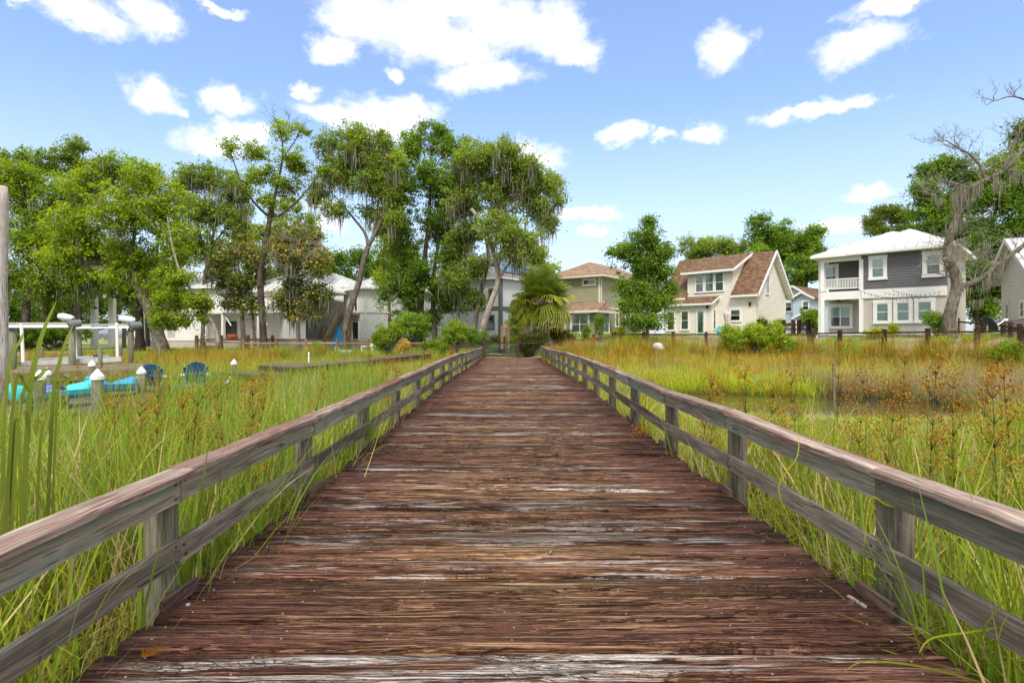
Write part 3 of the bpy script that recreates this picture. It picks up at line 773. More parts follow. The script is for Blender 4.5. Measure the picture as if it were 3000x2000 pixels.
class Wall:
    """vertical plane from A to B (left to right as seen from the camera); n points out towards the viewer"""
    def __init__(s, A, B):
        s.A = Vector((A[0], A[1])); s.B = Vector((B[0], B[1])); d = s.B - s.A
        s.L = d.length; s.d = d / s.L; s.n = Vector((s.d.y, -s.d.x)); s.rz = math.atan2(s.d.y, s.d.x)
    def hit(s, px, py):
        rx, rz = (px - VX) / FPX, (VY - py) / FPX
        # A + d*t = Y*(rx,1)
        Y = (s.A.x * s.d.y - s.A.y * s.d.x) / (rx * s.d.y - s.d.x)
        t = (Vector((rx * Y, Y)) - s.A).dot(s.d)
        return t, H + rz * Y
    def hc(s, k, x, y): return s.hit(*C(k, x, y))
    def pt(s, t, z, out=0.0):
        q = s.A + s.d * t + s.n * out; return Vector((q.x, q.y, z))
    def off(s, o):
        return Wall(s.A + s.n * o, s.B + s.n * o)

def piece(kind, name, mat, parent, wall, t, z, ln, ht, th, out=0.0):
    o = bpy.data.objects.new(name, unit(kind, mat)); COL.objects.link(o); o.parent = parent
    o.location = wall.pt(t, z, out) - ORI[parent]; o.rotation_euler = (0, 0, wall.rz); o.scale = (ln, th, ht)
    ORI[o] = ORI[parent]
    return o
def wall_core(house, wall, z0, z1, mat, t0=0.0, t1=None, th=0.15, prof=None):
    """solid wall behind the cladding; prof: gable profile [(t,z),...] closing the top"""
    t1 = wall.L if t1 is None else t1
    poly = [(t0, z0), (t1, z0)] + (prof if prof else [(t1, z1), (t0, z1)])
    mb = MB(); n = len(poly)
    vs = [wall.pt(t, z, 0) for t, z in poly] + [wall.pt(t, z, -th) for t, z in poly]
    mb.add(vs, [tuple(range(n)), tuple(range(2 * n - 1, n - 1, -1))] + [(i, n + i, n + (i + 1) % n, (i + 1) % n) for i in range(n)])
    return mb.build('wall', mat, house)
def laps(wp, wall, z0, z1, mat, expo=0.19, t0=0.0, t1=None, span=None, out=0.002):
    t1 = wall.L if t1 is None else t1
    z = z0
    while z < z1 - 0.03:
        h = min(expo, z1 - z)
        a, b = (t0, t1) if span is None else span(z + h / 2)
        if b - a > 0.12: piece('lap', 'siding_board', mat, wp, wall, a, z, b - a, h, 0.045, out)
        z += expo
def battens(wp, wall, z0, z1, mat, gap=0.4, t0=0.0, t1=None, out=0.002):
    t1 = wall.L if t1 is None else t1
    n = max(1, int((t1 - t0) / gap))
    for i in range(1, n):
        piece('box', 'batten', mat, wp, wall, t0 + (t1 - t0) * i / n - 0.025, z0, 0.05, z1 - z0, 0.022, out)
def trim(house, wall, t, z, ln, ht, mat, th=0.07, out=0.002, name='trim_board'):
    return piece('box', name, mat, house, wall, t, z, ln, ht, th, out)
def window(house, wall, a, b, mat, sashes=1, blind=None, split=0.5, tw=0.11, sill=True, mull=0, name='window', lower=None):
    """a, b: (t,z) of opposite corners of the glazed opening"""
    t0, t1 = sorted((a[0], b[0])); z0, z1 = sorted((a[1], b[1]))
    mb = MB()
    def bx(ta, tb, za, zb, o0, o1, m=mb):
        p = [wall.pt(ta, za, o1), wall.pt(tb, za, o1), wall.pt(tb, za, o0), wall.pt(ta, za, o0),
             wall.pt(ta, zb, o1), wall.pt(tb, zb, o1), wall.pt(tb, zb, o0), wall.pt(ta, zb, o0)]
        m.hexa(p)
    bx(t0 - tw, t0, z0 - 0.02, z1 + 0.02, 0.0, 0.10); bx(t1, t1 + tw, z0 - 0.02, z1 + 0.02, 0.0, 0.10)
    bx(t0 - tw - 0.02, t1 + tw + 0.02, z1 + 0.02, z1 + tw + 0.04, 0.0, 0.105)
    bx(t0 - tw - (0.03 if sill else 0), t1 + tw + (0.03 if sill else 0), z0 - tw * 0.8 - 0.02, z0 - 0.02, 0.0, 0.125 if sill else 0.10)
    wdw = mb.build(name, mat, house)
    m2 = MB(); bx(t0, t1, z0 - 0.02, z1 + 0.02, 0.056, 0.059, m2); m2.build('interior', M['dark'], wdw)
    n = sashes; wv = (t1 - t0) / n
    fr = MB(); s = 0.032
    for i in range(n):
        ta, tb = t0 + i * wv, t0 + (i + 1) * wv
        for (x0, x1, y0, y1) in ((ta, ta + s, z0 - 0.02, z1 + 0.02), (tb - s, tb, z0 - 0.02, z1 + 0.02), (ta + s, tb - s, z0 - 0.02, z0 + s), (ta + s, tb - s, z1 - s, z1 + 0.02)):
            bx(x0, x1, y0, y1, 0.061, 0.086, fr)
        zm = z0 + (z1 - z0) * split
        if split: bx(ta + s, tb - s, zm - 0.022, zm + 0.022, 0.061, 0.084, fr)
        for q in range(1, mull + 1):
            xm = ta + (tb - ta) * q / (mull + 1); bx(xm - 0.01, xm + 0.01, z0 + s, z1 - s, 0.063, 0.080, fr)
        if mull:
            zz = z0 + (z1 - z0) * 0.75; bx(ta + s, tb - s, zz - 0.01, zz + 0.01, 0.063, 0.079, fr)
        if blind is not None:
            m3 = MB(); bx(ta + s, tb - s, zm if split else z0 + s, z1 - s, 0.061, 0.064, m3); m3.build('blind', blind, wdw)
        if lower is not None:
            m3 = MB(); bx(ta + s, tb - s, z0 + s, zm, 0.061, 0.064, m3); m3.build('blind', lower, wdw)
        for (y0, y1) in (((z0 + s, zm - 0.022), (zm + 0.022, z1 - s)) if split else ((z0 + s, z1 - s),)):
            m4 = MB(); m4.add([wall.pt(ta + s, y0, 0.073), wall.pt(tb - s, y0, 0.073), wall.pt(tb - s, y1, 0.073), wall.pt(ta + s, y1, 0.073)], [(0, 1, 2, 3)])
            m4.build('pane', M['glass'], wdw)
    fr.build('frame', mat, wdw)
    return wdw
def door(house, wall, a, b, casing, leafm, glass=False, tw=0.1):
    t0, t1 = sorted((a[0], b[0])); z0, z1 = sorted((a[1], b[1])); mb = MB()
    for (ta, tb, za, zb) in ((t0 - tw, t0, z0, z1), (t1, t1 + tw, z0, z1), (t0 - tw, t1 + tw, z1, z1 + tw)):
        mb.hexa([wall.pt(ta, za, .10), wall.pt(tb, za, .10), wall.pt(tb, za, 0), wall.pt(ta, za, 0), wall.pt(ta, zb, .10), wall.pt(tb, zb, .10), wall.pt(tb, zb, 0), wall.pt(ta, zb, 0)])
    d = mb.build('door', casing, house)
    trim_ = piece('box', 'door_leaf', leafm, d, wall, t0, z0, t1 - t0, z1 - z0, 0.012, 0.056)
    if glass:
        m4 = MB(); m4.add([wall.pt(t0 + .1, z0 + .12, .076), wall.pt(t1 - .1, z0 + .12, .076), wall.pt(t1 - .1, z1 - .12, .076), wall.pt(t0 + .1, z1 - .12, .076)], [(0, 1, 2, 3)])
        m4.build('pane', M['glass'], d)
    mb = MB(); q = wall.pt(t1 - 0.09, z0 + (z1 - z0) * 0.46, 0.095); mb.lathe(q, [(0.02, -0.02), (0.035, 0), (0.02, 0.02)], 8); mb.build('handle', M['lampblack'], d)
    return d
def lamp(house, wall, a):
    t, z = a; mb = MB(); mb.box(wall.pt(t, z + 0.16, 0.07), (0.10, 0.14, 0.06), wall.rz); mb.box(wall.pt(t, z, 0.09), (0.15, 0.15, 0.26), wall.rz); mb.box(wall.pt(t, z + 0.15, 0.09), (0.20, 0.20, 0.04), wall.rz)
    return mb.build('wall_lamp', M['lampblack'], house)

def roof_plane(house, pts, mat, th=0.12, seams=0.0, eave=(0, 1), name='roof', seam_mat=None):
    """pts: 3D polygon, counter-clockwise from above; eave gives the indices of the eave edge"""
    pts = [Vector(p) for p in pts]; e = (pts[eave[1]] - pts[eave[0]]).normalized()
    nrm = Vector((0, 0, 0))
    for i in range(len(pts)): nrm += (pts[i] - pts[0]).cross(pts[(i + 1) % len(pts)] - pts[0])
    nrm.normalize()
    if nrm.z < 0: nrm = -nrm
    s = nrm.cross(e)
    if s.z < 0: s = -s
    o = pts[eave[0]]
    mb = MB(); n = len(pts)
    lo = [p - Vector((0, 0, th)) for p in pts]
    mb.add(pts + lo, [tuple(range(n)), tuple(range(2 * n - 1, n - 1, -1))] + [(i, n + i, n + (i + 1) % n, (i + 1) % n) for i in range(n)])
    me = mb.mesh(name, mat); uvl = me.uv_layers.new(name='UVMap')
    for lp in me.loops:
        v = Vector(me.vertices[lp.vertex_index].co) - o; uvl.data[lp.index].uv = (v.dot(e), v.dot(s))
    ro = link(name, me, house)
    if seams:
        P2 = [((p - o).dot(e), (p - o).dot(s)) for p in pts]
        lo_, hi_ = min(q[0] for q in P2), max(q[0] for q in P2); x = lo_ + seams * 0.5
        while x < hi_:
            ys = []
            for i in range(n):
                (xa, ya), (xb, yb) = P2[i], P2[(i + 1) % n]
                if (xa - x) * (xb - x) < 0: ys.append(ya + (yb - ya) * (x - xa) / (xb - xa))
            if len(ys) >= 2 and max(ys) - min(ys) > 0.3:
                a = o + e * x + s * (min(ys) + 0.02) + nrm * 0.02; b = o + e * x + s * (max(ys) - 0.02) + nrm * 0.02
                sb = MB(); sb.beam(a, b, 0.045, 0.07, nrm); sb.build('seam', M['seam'], ro)
            x += seams
    return ro
def hip_roof(house, c, zE, zR, mat, over=0.5, seams=0.0, ridge=None, th=0.14, fascia=None):
    """c: four XY corners, counter-clockwise seen from above; ridge runs along the longer side"""
    c = [Vector(q) for q in c]; cen = sum(c, Vector((0, 0))) / 4
    ax = (c[1] - c[0]).normalized(); ay = (c[3] - c[0]).normalized()
    L, Wd = (c[1] - c[0]).length + 2 * over, (c[3] - c[0]).length + 2 * over
    o = c[0] - ax * over - ay * over
    E = [o, o + ax * L, o + ax * L + ay * Wd, o + ay * Wd]
    if L >= Wd:
        hd = Wd / 2 if ridge is None else ridge
        r1, r2 = o + ax * hd + ay * Wd / 2, o + ax * (L - hd) + ay * Wd / 2
        planes = [([E[0], E[1]], [r2, r1]), ([E[1], E[2]], [r2]), ([E[2], E[3]], [r1, r2]), ([E[3], E[0]], [r1])]
    else:
        hd = L / 2 if ridge is None else ridge
        r1, r2 = o + ay * hd + ax * L / 2, o + ay * (Wd - hd) + ax * L / 2
        planes = [([E[0], E[1]], [r1]), ([E[1], E[2]], [r2, r1]), ([E[2], E[3]], [r2]), ([E[3], E[0]], [r1, r2])]
    for ev, rv in planes:
        p = [Vector((q.x, q.y, zE)) for q in ev] + [Vector((q.x, q.y, zR)) for q in rv]
        if len(rv) == 2 and (rv[0] - rv[1]).length < 0.05: p = p[:3]
        roof_plane(house, p, mat, th, seams)
    mb = MB(); f = fascia or M['white']
    mb.prism([(q.x, q.y) for q in [e + (cen - e).normalized() * 0.03 for e in E]], zE - th - 0.06, zE - th - 0.004); mb.build('soffit', f, house)
    mb = MB()
    for i in range(4):
        a, b = E[i], E[(i + 1) % 4]
        mb.beam((a.x, a.y, zE - th * 0.75), (b.x, b.y, zE - th * 0.75), 0.05, th * 1.1)
    mb.build('fascia', f, house)

def house_root(name, label, wall, z):
    q = wall.pt(wall.L / 2, z, -3); return thing(name, label, 'house', (q.x, q.y, z))
def XY(p): return (p[0], p[1])
def foundation(house, poly, z0, z1, mat=None):
    mb = MB(); mb.prism(poly, z0, z1); return mb.build('foundation', mat or M['concrete'], house)
def body(house, poly, z0, z1, mat):
    """inner shell that closes the building (back and roof space)"""
    mb = MB(); mb.prism(poly, z0, z1); return mb.build('shell', mat, house)

# ================================================================== grey two-storey house (right)
W = Wall(XY(PC(6, 485, 0, 42.0)), XY(PC(6, 1648, 0, 36.7)))
z_f = W.hc(6, 485, 1245)[1]; z0 = W.hc(6, 485, 1187)[1]
zb0, zb1 = W.hc(6, 860, 862)[1], W.hc(6, 860, 783)[1]         # band between the storeys
zE = W.hc(6, 850, 455)[1]
tJ = W.hc(6, 858, 0)[0]; dep = 8.2
hs = house_root('house', 'two-storey house with charcoal upper floor, beige lower floor and white metal roof', W, z_f)
Wr = W.off(-1.9)
bk = [W.pt(0, 0, -dep), W.pt(W.L, 0, -dep)]
body(hs, [XY(W.pt(tJ, 0, -0.16)), XY(W.pt(W.L - .0, 0, -0.16)), XY(bk[1]), XY(bk[0]), XY(Wr.pt(0, 0, -.16)), XY(Wr.pt(tJ, 0, -.16))], z0, zE, M['beige'])
foundation(hs, [XY(W.pt(-.05, 0, .03)), XY(W.pt(W.L + .05, 0, .03)), XY(bk[1]), XY(bk[0])], z_f - 0.6, z0 - 0.08)
wl = wall_core(hs, W, z0, zb0, M['beige'], tJ); battens(wl, W, z0 + .1, zb0, M['beige'], 0.42, tJ + .1)
wu = wall_core(hs, W, zb1, zE, M['charcoal'], tJ); laps(wu, W, zb1, zE, M['charcoal'], 0.185, tJ + .1)
trim(hs, W, tJ, zb0, W.L - tJ, zb1 - zb0, M['white'], .05, 0.05); trim(hs, W, -.03, z0 - .08, W.L + .06, .18, M['white'], .06, 0.06)
wl2 = wall_core(hs, Wr, z0, zb0, M['beige'], 0, tJ); battens(wl2, Wr, z0 + .1, zb0, M['beige'], 0.42, 0, tJ)
wu2 = wall_core(hs, Wr, zb1, zE, M['charcoal'], 0, tJ); laps(wu2, Wr, zb1, zE, M['charcoal'], 0.185, 0, tJ)
ws_ = Wall(XY(Wr.pt(tJ, 0)), XY(W.pt(tJ, 0)))      # cheek wall of the porches
# porch floor / balcony floor and ceilings
mb = MB(); mb.prism([XY(W.pt(-.02, 0, .04)), XY(W.pt(tJ - .004, 0, .04)), XY(Wr.pt(tJ - .004, 0, .004)), XY(Wr.pt(-.02, 0, .004))], zb0, zb1 - 0.03); mb.build('balcony_floor', M['white'], hs)
mb = MB(); mb.prism([XY(W.pt(-.02, 0, .03)), XY(W.pt(tJ - .004, 0, .03)), XY(Wr.pt(tJ - .004, 0, .004)), XY(Wr.pt(-.02, 0, .004))], z0 - .05, z0); mb.build('porch_floor', M['concrete'], hs)
mb = MB(); zbm = W.hc(6, 480, 520)[1]
mb.prism([XY(W.pt(-.02, 0, .03)), XY(W.pt(tJ, 0, .03)), XY(W.pt(tJ, 0, -.2)), XY(W.pt(-.02, 0, -.2))], zbm - 0.12, zE); mb.build('beam', M['white'], hs)
for t_ in (0.12, tJ):
    mb = MB(); mb.box(W.pt(t_, (z0 + zb0) / 2, -0.06), (0.26, 0.26, zb0 - z0), W.rz); mb.build('column', M['white'], hs)
    mb = MB(); mb.box(W.pt(t_, (zb1 + zbm) / 2 - .05, -0.06), (0.26, 0.26, zbm - zb1 - .14 + .03), W.rz); mb.build('column', M['white'], hs)
zr0, zr1 = W.hc(6, 505, 783)[1], W.hc(6, 505, 692)[1]
mb = MB(); mb.beam(W.pt(.25, zr1, -.06), W.pt(tJ - .13, zr1, -.06), .09, .07); rl_ = mb.build('balcony_rail', M['white'], hs)
mb = MB(); mb.beam(W.pt(.25, zr0 + .04, -.06), W.pt(tJ - .13, zr0 + .04, -.06), .06, .06); mb.build('bottom_rail', M['white'], rl_)
nb = 22
for i in range(nb):
    t_ = .3 + (tJ - .5) * i / (nb - 1); mb = MB(); mb.box(W.pt(t_, (zr0 + zr1) / 2, -.06), (.045, .045, zr1 - zr0 - .06), W.rz); mb.build('baluster', M['white'], rl_)
h6 = lambda x, y, w_=W: w_.hc(6, x, y)
window(hs, W, h6(958, 670), h6(1065, 492), M['white'], blind=M['blindw'], tw=.2, lower=M['blind'])
window(hs, W, h6(1460, 640), h6(1582, 455), M['white'], blind=M['blind'], tw=.24)
for (xa, ya, xb, yb) in ((1000, 1070, 1107, 905), (1187, 1066, 1299, 897), (1380, 1062, 1503, 888)):
    window(hs, W, h6(xa, ya), h6(xb, yb), M['white'], blind=M['blind'], tw=.2, split=.52, lower=M['blind'])
window(hs, Wr, h6(580, 1118, Wr), h6(757, 935, Wr), M['white'], sashes=2, blind=M['blind'], tw=.18)
window(hs, Wr, h6(533, 760, Wr), h6(628, 570, Wr), M['white'], blind=M['blindw'], tw=.18, split=.55)
# ceiling fan under the balcony
q = W.pt(*h6(657, 880, W.off(-1.0)), -1.0); mb = MB(); mb.lathe(q, [(.03, .3), (.03, .1), (.14, .08), (.16, -.02), (.08, -.1)], 10); fan = mb.build('ceiling_fan', M['lampblack'], hs)
for i in range(5):
    an = i * 1.257 + .3; mb = MB(); mb.beam(q + Vector((math.cos(an) * .15, math.sin(an) * .15, .02)), q + Vector((math.cos(an) * .75, math.sin(an) * .75, .0)), .15, .02); mb.build('blade', M['brown'], fan)
# downpipe at the left corner
mb = MB(); mb.tube([W.pt(-.12, zE - .1, .0), W.pt(-.12, zE - .8, -.1), W.pt(-.12, z0 + .2, -.0), W.pt(-.2, z0 - .3, .25)], .05, 8); mb.build('downpipe', M['white'], hs)
# roofs: one hip over all, a second over the forward block
zR = PC(6, 985, 258, 45.0)[2]
hip_roof(hs, [XY(W.pt(0, 0, 0)), XY(W.pt(W.L, 0, 0)), XY(bk[1]), XY(bk[0])], zE + .1, zE + 1.95, M['metalroof'], .55, .62)
hip_roof(hs, [XY(W.pt(tJ - .1, 0, .02)), XY(W.pt(W.L, 0, .02)), XY(W.pt(W.L, 0, -5.6)), XY(W.pt(tJ - .1, 0, -5.6))], zE + .115, zE + 1.80, M['metalroof'], .62, .62)

# string lights from the house to the dead oak
def swag(a, b, sag, n=14):
    return [a.lerp(b, i / n) - Vector((0, 0, sag * 4 * (i / n) * (1 - i / n))) for i in range(n + 1)]
sl = thing('string_lights', 'black string lights looped across the beige front of the charcoal house', 'string lights', tuple(W.pt(tJ, 4.4, .3)))
for j, (xa, ya, xb, yb, sg) in enumerate(((850, 790, 1650, 800, .5), (870, 790, 1340, 880, .12), (1050, 800, 1640, 790, .25), (1140, 775, 1500, 850, .1))):
    ta, tb = W.hc(6, xa, ya), W.hc(6, xb, yb); pa, pb = W.pt(*ta, .35), W.pt(*tb, .8); pp = swag(pa, pb, sg)
    mb = MB(); mb.tube(pp, .005, 4); ca = mb.build('cable', M['lampblack'], sl)
    for q in pp[1:-1]:
        mb = MB(); mb.lathe(q + Vector((0, 0, -.1)), [(.010, .08), (.02, .05), (.024, .0), (.008, -.03)], 6); mb.build('bulb', M['lampblack'], ca)

# ================================================================== cream cottage
W = Wall(XY(PC(5, 690, 0, 55.5)), XY(PC(5, 1610, 0, 49.0)))
zg = 1.15; z0 = 1.45; zE = W.hc(5, 1612, 868)[1]
hs = house_root('house', 'cream lap-sided cottage with brown shingle roof and wide shed dormer', W, zg)
DEP = 6.4
Ws = Wall(XY(W.B), XY(W.pt(W.L, 0, -DEP)))            # right gable wall
zR = PC(5, 1765, 490, 51.2)[2]
body(hs, [XY(W.pt(.1, 0, -.16)), XY(W.pt(W.L - .16, 0, -.16)), XY(W.pt(W.L - .16, 0, -DEP)), XY(W.pt(.1, 0, -DEP))], z0, zE, M['cream'])
foundation(hs, [XY(W.pt(0, 0, .02)), XY(W.pt(W.L + .02, 0, .02)), XY(W.pt(W.L + .02, 0, -DEP)), XY(W.pt(0, 0, -DEP))], zg - .6, z0)
tD0, zD = W.hc(5, 925, 690); tD1, zDr = W.hc(5, 1385, 652)
zDe = W.hc(5, 1400, 645)[1]
wm_ = wall_core(hs, W, z0, zE, M['cream']); laps(wm_, W, z0, zE, M['cream'], .2, 0.0, W.L - .1)
wd = wall_core(hs, W, zE + .0, zDe, M['cream'], tD0, tD1); laps(wd, W, zE, zDe, M['cream'], .2, tD0, tD1)
gp = [(DEP, zE), (DEP / 2, zR - .15), (0, zE)]
wg = wall_core(hs, Ws, z0, zE, M['cream'], 0, DEP, prof=gp)
def gspan(z):
    if z < zE: return (0.1, DEP)
    f = (z - zE) / (zR - .15 - zE); return (DEP / 2 * f, DEP - DEP / 2 * f)
laps(wg, Ws, z0, zR - .35, M['cream'], .2, span=gspan)
for (w_, t_, zz0, zz1) in ((W, W.L - .1, z0, zE), (Ws, -.04, z0, zE), (W, tD0, zE, zDe), (W, tD1 - .1, zE, zDe)):
    trim(hs, w_, t_, zz0, .14 if w_ is Ws else .10, zz1 - zz0, M['cream_trim'], .07)
slope = (zR - zE) / (DEP / 2); ov = .5
def rp(t, d, extra=0.0):      # point on the front roof slope, d metres in from the wall
    return W.pt(t, zE + slope * d + extra, -d)
top_t = .16
fpts = [rp(-.3, -ov), rp(tD0 + .02, -ov), rp(tD0 + .02, DEP / 2), rp(-.3, DEP / 2)]
roof_plane(hs, [p + Vector((0, 0, .16)) for p in fpts], M['sh_brown'], .16)
fpts = [rp(tD1 - .02, -ov), rp(W.L + .55, -ov), rp(W.L + .55, DEP / 2), rp(tD1 - .02, DEP / 2)]
roof_plane(hs, [p + Vector((0, 0, .16)) for p in fpts], M['sh_brown'], .16)
bpts = [W.pt(W.L + .55, zE - slope * .45, -DEP - .45), W.pt(-.3, zE - slope * .45, -DEP - .45), W.pt(-.3, zR, -DEP / 2 - .001), W.pt(W.L + .55, zR, -DEP / 2 - .001)]
roof_plane(hs, [p + Vector((0, 0, .16)) for p in bpts], M['sh_brown'], .16)
dsl = (zR - .02 - zDe) / (DEP / 2)
dpts = [W.pt(tD0 - .45, zDe - dsl * .55, .55), W.pt(tD1 + .35, zDe - dsl * .55, .55), W.pt(tD1 + .35, zR + .01, -DEP / 2 + .02), W.pt(tD0 - .45, zR + .01, -DEP / 2 + .02)]
roof_plane(hs, [p + Vector((0, 0, .17)) for p in dpts], M['sh_brown'], .15)
mb = MB(); mb.beam(dpts[0] + Vector((0, 0, .06)), dpts[1] + Vector((0, 0, .06)), .05, .2); mb.build('fascia', M['white'], hs)
mb = MB(); mb.beam(dpts[1] + Vector((0, 0, .06)), dpts[2] + Vector((0, 0, .06)), .05, .2); mb.build('fascia', M['white'], hs)
# dormer cheeks
for t_ in (tD0 + .01, tD1 - .06):
    mb = MB(); A0, A1, A2 = W.pt(t_, zE, 0), W.pt(t_, zDe, 0), W.pt(t_, zR, -DEP / 2); e = W.d.to_3d() * .05
    mb.add([A0, A1, A2, A0 + e, A1 + e, A2 + e], [(0, 1, 2), (5, 4, 3), (0, 3, 4, 1), (1, 4, 5, 2), (2, 5, 3, 0)]); mb.build('dormer_cheek', M['cream'], hs)
# barge boards and soffit slats on the right gable
for dd in (1, -1):
    a = W.pt(W.L + .55, (zE - slope * ov) + .06, ov) if dd > 0 else W.pt(W.L + .55, (zE - slope * .45) + .06, -DEP - .45)
    b = W.pt(W.L + .55, zR + .08, -DEP / 2); mb = MB(); mb.beam(a, b, .05, .24); mb.build('barge_board', M['white'], hs)
sa_ = W.pt(W.L + .27, (zE - slope * .45) - .10, -DEP - .40); sb2 = W.pt(W.L + .27, zR - .12, -DEP / 2)
mb = MB(); mb.beam(sa_, sb2, .5, .03); mb.build('soffit', M['cream_trim'], hs)
for i in range(10):
    c_ = sa_.lerp(sb2, (i + .5) / 10) - Vector((0, 0, .04)); mb = MB(); mb.box(c_, (.48, .07, .06), W.rz); mb.build('soffit_slat', M['cream_trim'], hs)
for (a, b) in ((rp(-.3, -ov), rp(tD0, -ov)), (rp(tD1, -ov), rp(W.L + .55, -ov))):
    mb = MB(); mb.beam(a + Vector((0, 0, .06)), b + Vector((0, 0, .06)), .05, .18); mb.build('fascia', M['white'], hs)
    mb = MB(); c0 = a - W.n.to_3d() * .27 - Vector((0, 0, .03)); c1 = b - W.n.to_3d() * .27 - Vector((0, 0, .03)); mb.beam(c0, c1, .46, .03); mb.build('soffit', M['cream_trim'], hs)
h5 = lambda x, y, w_=W: w_.hc(5, x, y)
for (xa, ya, xb, yb) in ((1010, 893, 1085, 710), (1107, 887, 1187, 700), (1210, 880, 1290, 690)):
    window(hs, W, h5(xa, ya), h5(xb, yb), M['white'], blind=M['blind'], split=.48, tw=.09, lower=M['blind'])
window(hs, W, h5(1365, 1183), h5(1460, 1072), M['white'], blind=M['blind'], split=.5, tw=.12)
window(hs, Ws, h5(1717, 906, Ws), h5(1745, 722, Ws), M['white'], sashes=2, split=.5, tw=.08)
lamp(hs, W, h5(1563, 1015))
# lean-to entrance bay on the left
Wb = W.off(1.1); tb0 = Wb.hc(5, 682, 0)[0]; tb1 = Wb.hc(5, 1160, 0)[0]; zT = Wb.hc(5, 900, 1018)[1]
wb_ = wall_core(hs, Wb, z0, zT, M['cream'], tb0, tb1); laps(wb_, Wb, z0, zT, M['cream'], .2, tb0, tb1)
foundation(hs, [XY(Wb.pt(tb0, 0)), XY(Wb.pt(tb1, 0)), XY(W.pt(tb1, 0, .02)), XY(W.pt(tb0, 0, .02))], zg - .6, z0)
Wbs = Wall(XY(Wb.pt(tb1, 0)), XY(W.pt(tb1, 0, .002)))
wc = wall_core(hs, Wbs, z0, zT, M['cream']); laps(wc, Wbs, z0, zT + .2, M['cream'], .2)
zT2 = W.hc(5, 1235, 940)[1]
bp = [Wb.pt(tb0 - .3, zT - .05, .4), Wb.pt(tb1 + .3, zT - .05, .4), W.pt(tb1 + .3, zT2, .03), W.pt(tb0 - .3, zT2, .03)]
roof_plane(hs, [p + Vector((0, 0, .1)) for p in bp], M['sh_brown'], .12)
mb = MB(); mb.beam(bp[0], bp[1], .05, .18); mb.beam(bp[1], bp[2], .05, .18); mb.build('fascia', M['white'], hs)
for (xa, ya, xb, yb) in ((720, 1278, 790, 1092), (862, 1273, 932, 1087)):
    window(hs, Wb, h5(xa, ya, Wb), h5(xb, yb, Wb), M['white'], blind=M['blind'], split=.5, tw=.11, lower=M['blind'])
door(hs, Wb, h5(1022, 1315, Wb), h5(1092, 1082, Wb), M['white'], M['door_green'], True)
window(hs, Wbs, h5(1178, 1270, Wbs), h5(1200, 1075, Wbs), M['white'], blind=M['blind'], split=.48, tw=.05)
lamp(hs, Wb, h5(1128, 1042, Wb))
mb = MB(); q = W.pt(*h5(1003, 640), -1.4); mb.tube([q + Vector((0, 0, -.5)), q + Vector((0, 0, .45))], .05, 8); mb.build('vent_pipe', M['white'], hs)

# ================================================================== sage green house (centre right)
rdir = Vector((.603, .798)); ldir = Vector((-.798, .603))
K = Vector(XY(PC(8, 1600, 0, 52.0)))
Wl = Wall(K + ldir * 5.2, K); Wrr = Wall(K, K + rdir * 11.0)
zg, z0 = 1.2, 1.5
zE = Wl.hc(8, 1595, 380)[1]; zM = Wl.hc(8, 1600, 700)[1]
hs = house_root('house', 'sage green two-storey house with cream trim and tan hip roof behind the palm', Wl, zg)
far = K + ldir * 5.2 + rdir * 11
body(hs, [XY(Wl.pt(.16, 0, -.16)), XY(Wl.pt(5.04, 0, -.16)), XY(Wrr.pt(11, 0, -.16)), XY(far)], z0, zE, M['green'])
foundation(hs, [XY(Wl.A), XY(K), XY(Wrr.B), XY(far)], zg - .6, z0)
wa = wall_core(hs, Wl, zM, zE, M['green']); laps(wa, Wl, zM, zE, M['green'], .2)
wr_ = wall_core(hs, Wrr, zM, zE, M['green']); laps(wr_, Wrr, zM, zE, M['green'], .2, .1)
wc = wall_core(hs, Wrr, z0, zM, M['greygreen']); battens(wc, Wrr, z0, zM - .1, M['greygreen'], .4)
trim(hs, Wrr, 0, zM - .1, 11, .2, M['cream_trim'], .05, .05); trim(hs, Wl, 5.05, zM, .15, zE - zM, M['cream_trim'], .05, .05); trim(hs, Wrr, -.05, zM, .16, zE - zM, M['cream_trim'], .05, .05)
hip_roof(hs, [XY(Wl.A), XY(K), XY(Wrr.B), XY(far)], zE + .12, zE + 1.75, M['sh_tan'], .6, 0, fascia=M['cream_trim'])
h8 = lambda x, y, w_: w_.hc(8, x, y)
window(hs, Wl, h8(1432, 470, Wl), h8(1548, 415, Wl), M['cream_trim'], sashes=2, split=0, tw=.13)
window(hs, Wrr, h8(1768, 505, Wrr), h8(1800, 430, Wrr), M['cream_trim'], split=0, tw=.12)
window(hs, Wrr, h8(1960, 640, Wrr), h8(2040, 540, Wrr), M['cream_trim'], sashes=2, tw=.12, blind=M['blindw'])
window(hs, Wrr, h8(1752, 890, Wrr), h8(1778, 765, Wrr), M['cream_trim'], tw=.1, blind=M['blindw'])
window(hs, Wrr, h8(1855, 830, Wrr), h8(1900, 770, Wrr), M['cream_trim'], split=0, tw=.1, blind=M['blindw'])
window(hs, Wrr, h8(1975, 950, Wrr), h8(2010, 850, Wrr), M['cream_trim'], tw=.1, blind=M['blindw'])
